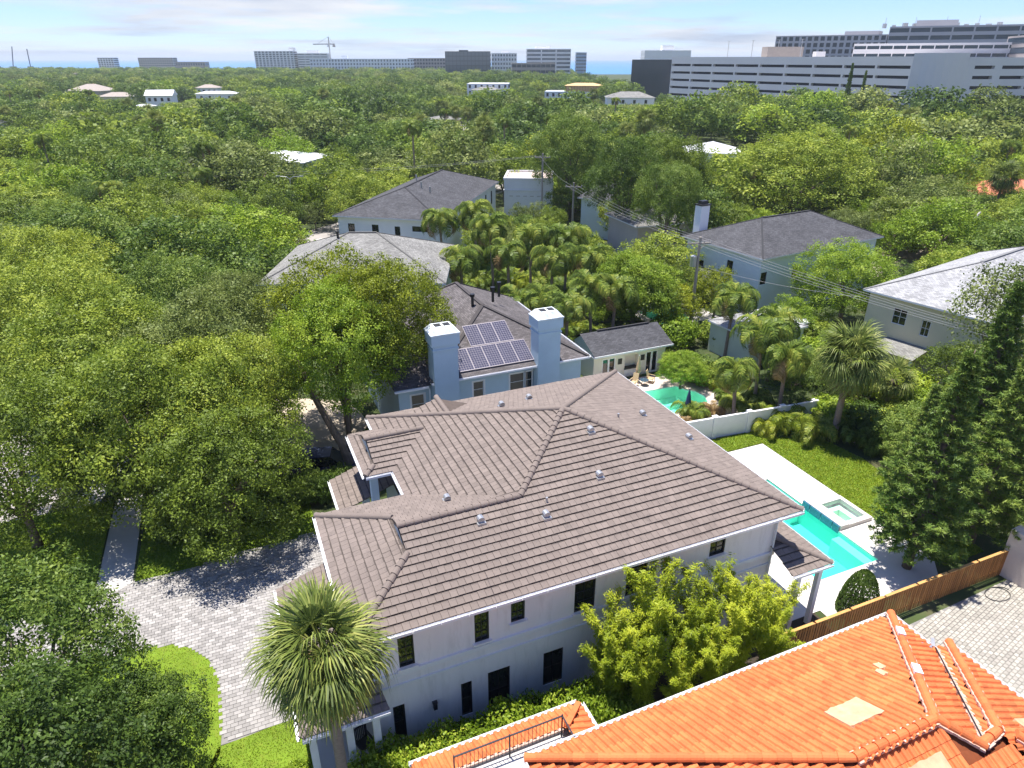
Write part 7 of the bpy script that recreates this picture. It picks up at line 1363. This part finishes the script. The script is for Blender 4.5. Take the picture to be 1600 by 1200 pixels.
# ---- pines with brush-like tufts
def pine_mesh(seed, H, Rm):
    g = random.Random(seed); br = MB(); P_, N_, U_, T_, S_ = [], [], [], [], []
    br.tube([(0, 0, 0), (.05, .05, H * .4), (-.05, .08, H * .75), (.03, 0, H)], [.24, .17, .09, .02], 9); z = 1.5; k = 0
    while z < H - .3:
        f = (z - 1.5) / (H - 1.5); Lr = Rm * (.55 + .45 * math.sin(math.pi * min(1, f * 1.25 + .2))) * (1 - f ** 1.5) + .15
        for j in range(6):
            a = j * 1.047 + k * .6 + g.uniform(-.25, .25); ln = Lr * g.uniform(.7, 1.12); d = Vector((math.cos(a), math.sin(a), 0)); pts_ = [Vector((0, 0, z)) + d * ln * t + Vector((0, 0, ln * (-.12 * t + .34 * t * t))) for t in (0, .35, .7, 1)]
            br.tube(pts_, [.04, .028, .018, .008], 4, cap=False); nt_ = max(4, int(ln * 5.5))
            for q in range(nt_):
                t = .28 + .72 * (q + .6) / nt_; c = pts_[0].lerp(pts_[3], t) + Vector((0, 0, .02)); side = Vector((-d.y, d.x, 0)) * g.uniform(-.42, .42) * (1.1 - .5 * t) * min(ln, 2) * .7; c = c + side + Vector((0, 0, g.uniform(-.05, .12))); ax = (d * .6 + side * .6 + Vector((0, 0, .55))).normalized(); tn = g.random() * .5 + .3 * t
                for m_ in range(26):
                    r_ = Vector((g.gauss(0, 1), g.gauss(0, 1), g.gauss(0, 1))); dd = (ax * g.uniform(.2, 1.1) + r_ * .55).normalized(); P_.append(c + dd * .15); U_.append(dd); N_.append((g.gauss(0, 1), g.gauss(0, 1), g.gauss(0, 1) + .5)); T_.append(min(1, tn + g.random() * .3)); S_.append(g.uniform(.24, .40))
        z += .42; k += 1
    n = len(P_); return meshcloud('needles', np.array([tuple(p) for p in P_]), np.array(N_, float), np.array(S_), np.array(T_), L_pine, .17, updir=np.array([tuple(u) for u in U_])), br.mesh('trunk', M_bark, True)
PM = [pine_mesh(70, 15.0, 2.5), pine_mesh(71, 14.2, 2.9)]
for i, (x, y, k, s_, lb_) in enumerate(((23.1, 31.5, 0, .92, 'tall dark pine rising beside the pool spa'), (28.2, 33.8, 1, .9, 'broad dark pine behind the gate pier'), (30.5, 39.5, 0, 1.0, 'dark pine in the second row at the right'), (34.8, 39.0, 1, 1.05, 'dark pine cut by the right edge of the picture'), (26.4, 38.2, 1, .62, 'shorter pine between the pool spa and the palm clumps'))):
    t = thing('pine_tree', lb_, 'tree', (x, y, 0), i * 1.7, 'pines at the right'); o = link('needles', PM[k][0], t); o.scale = (s_ * 1.22, s_ * 1.22, s_); o = link('trunk', PM[k][1], t); o.scale = (s_ * 1.22, s_ * 1.22, s_)
for x, y, s_, lb_ in ((222, 470, 1.35, 'tall slender conifer in front of the garage, left of a pair'), (118, 250, 1.05, 'slender conifer in front of the garage, right of a pair'), (113.5, 251, 1.15, 'slender conifer standing against the garage')):
    if x > 200: continue
    t = thing('slender_conifer', lb_, 'tree', (x, y, 0), x); o = link('needles', PM[0][0], t); o.scale = (s_ * .9, s_ * .9, s_ * 1.5); o = link('trunk', PM[0][1], t); o.scale = (s_ * .9, s_ * .9, s_ * 1.5)
# bare leaning trunks of the street oaks beside the neighbour drive
tk_ = MB().tube([(-11.2, 41.2, 0), (-12.0, 41.6, 2.4), (-13.6, 42.4, 5.4), (-15.0, 43.4, 8.6)], [.34, .28, .22, .12], 9)
tag(tk_.build('leaning_trunk', M_bark), 'leaning bare oak trunk beside the parked dark car', 'tree trunk')
tk_ = MB().tube([(62.5, 97.5, 0), (64.5, 98.5, 3.2), (67.5, 99.5, 7.0)], [.32, .26, .16], 8); tag(tk_.build('leaning_trunk', M_conc), 'pale leaning dead trunk right of the chimney house', 'tree trunk')
# ------------------------------------------------------------ air
hz = MB().box(-15000, 15000, -80, 17000, -6, 72).build('haze', None, kind='stuff')
tag(hz, 'thin pale summer haze filling the air over the neighbourhood', 'haze')
m = bpy.data.materials.new('haze_air'); m.use_nodes = True; m.node_tree.nodes.clear(); ho = m.node_tree.nodes.new('ShaderNodeOutputMaterial'); pv = m.node_tree.nodes.new('ShaderNodeVolumePrincipled')
pv.inputs['Color'].default_value = (0.80, 0.90, 1.0, 1); pv.inputs['Density'].default_value = 0.00013; pv.inputs['Anisotropy'].default_value = 0.2
m.node_tree.links.new(pv.outputs[0], ho.inputs['Volume']); hz.data.materials.clear(); hz.data.materials.append(m)

# ------------------------------------------------------------ things that share a description are told apart by their order from the left
by = {}
for o in sc.objects:
    if o.parent is None and 'label' in o and o.get('group') == o['label']: by.setdefault(o['label'], []).append(o)
for lb_, os_ in by.items():
    if len(os_) > 1:
        os_.sort(key=lambda o: o.location.x / (o.location.y * .903 + 8))
        for i, o in enumerate(os_): o['label'] = lb_ + (', leftmost' if i == 0 else ', rightmost' if i == len(os_) - 1 else ', %s from left' % ORD[i] if i < 20 else ', %s from right' % ORD[len(os_) - 1 - i])
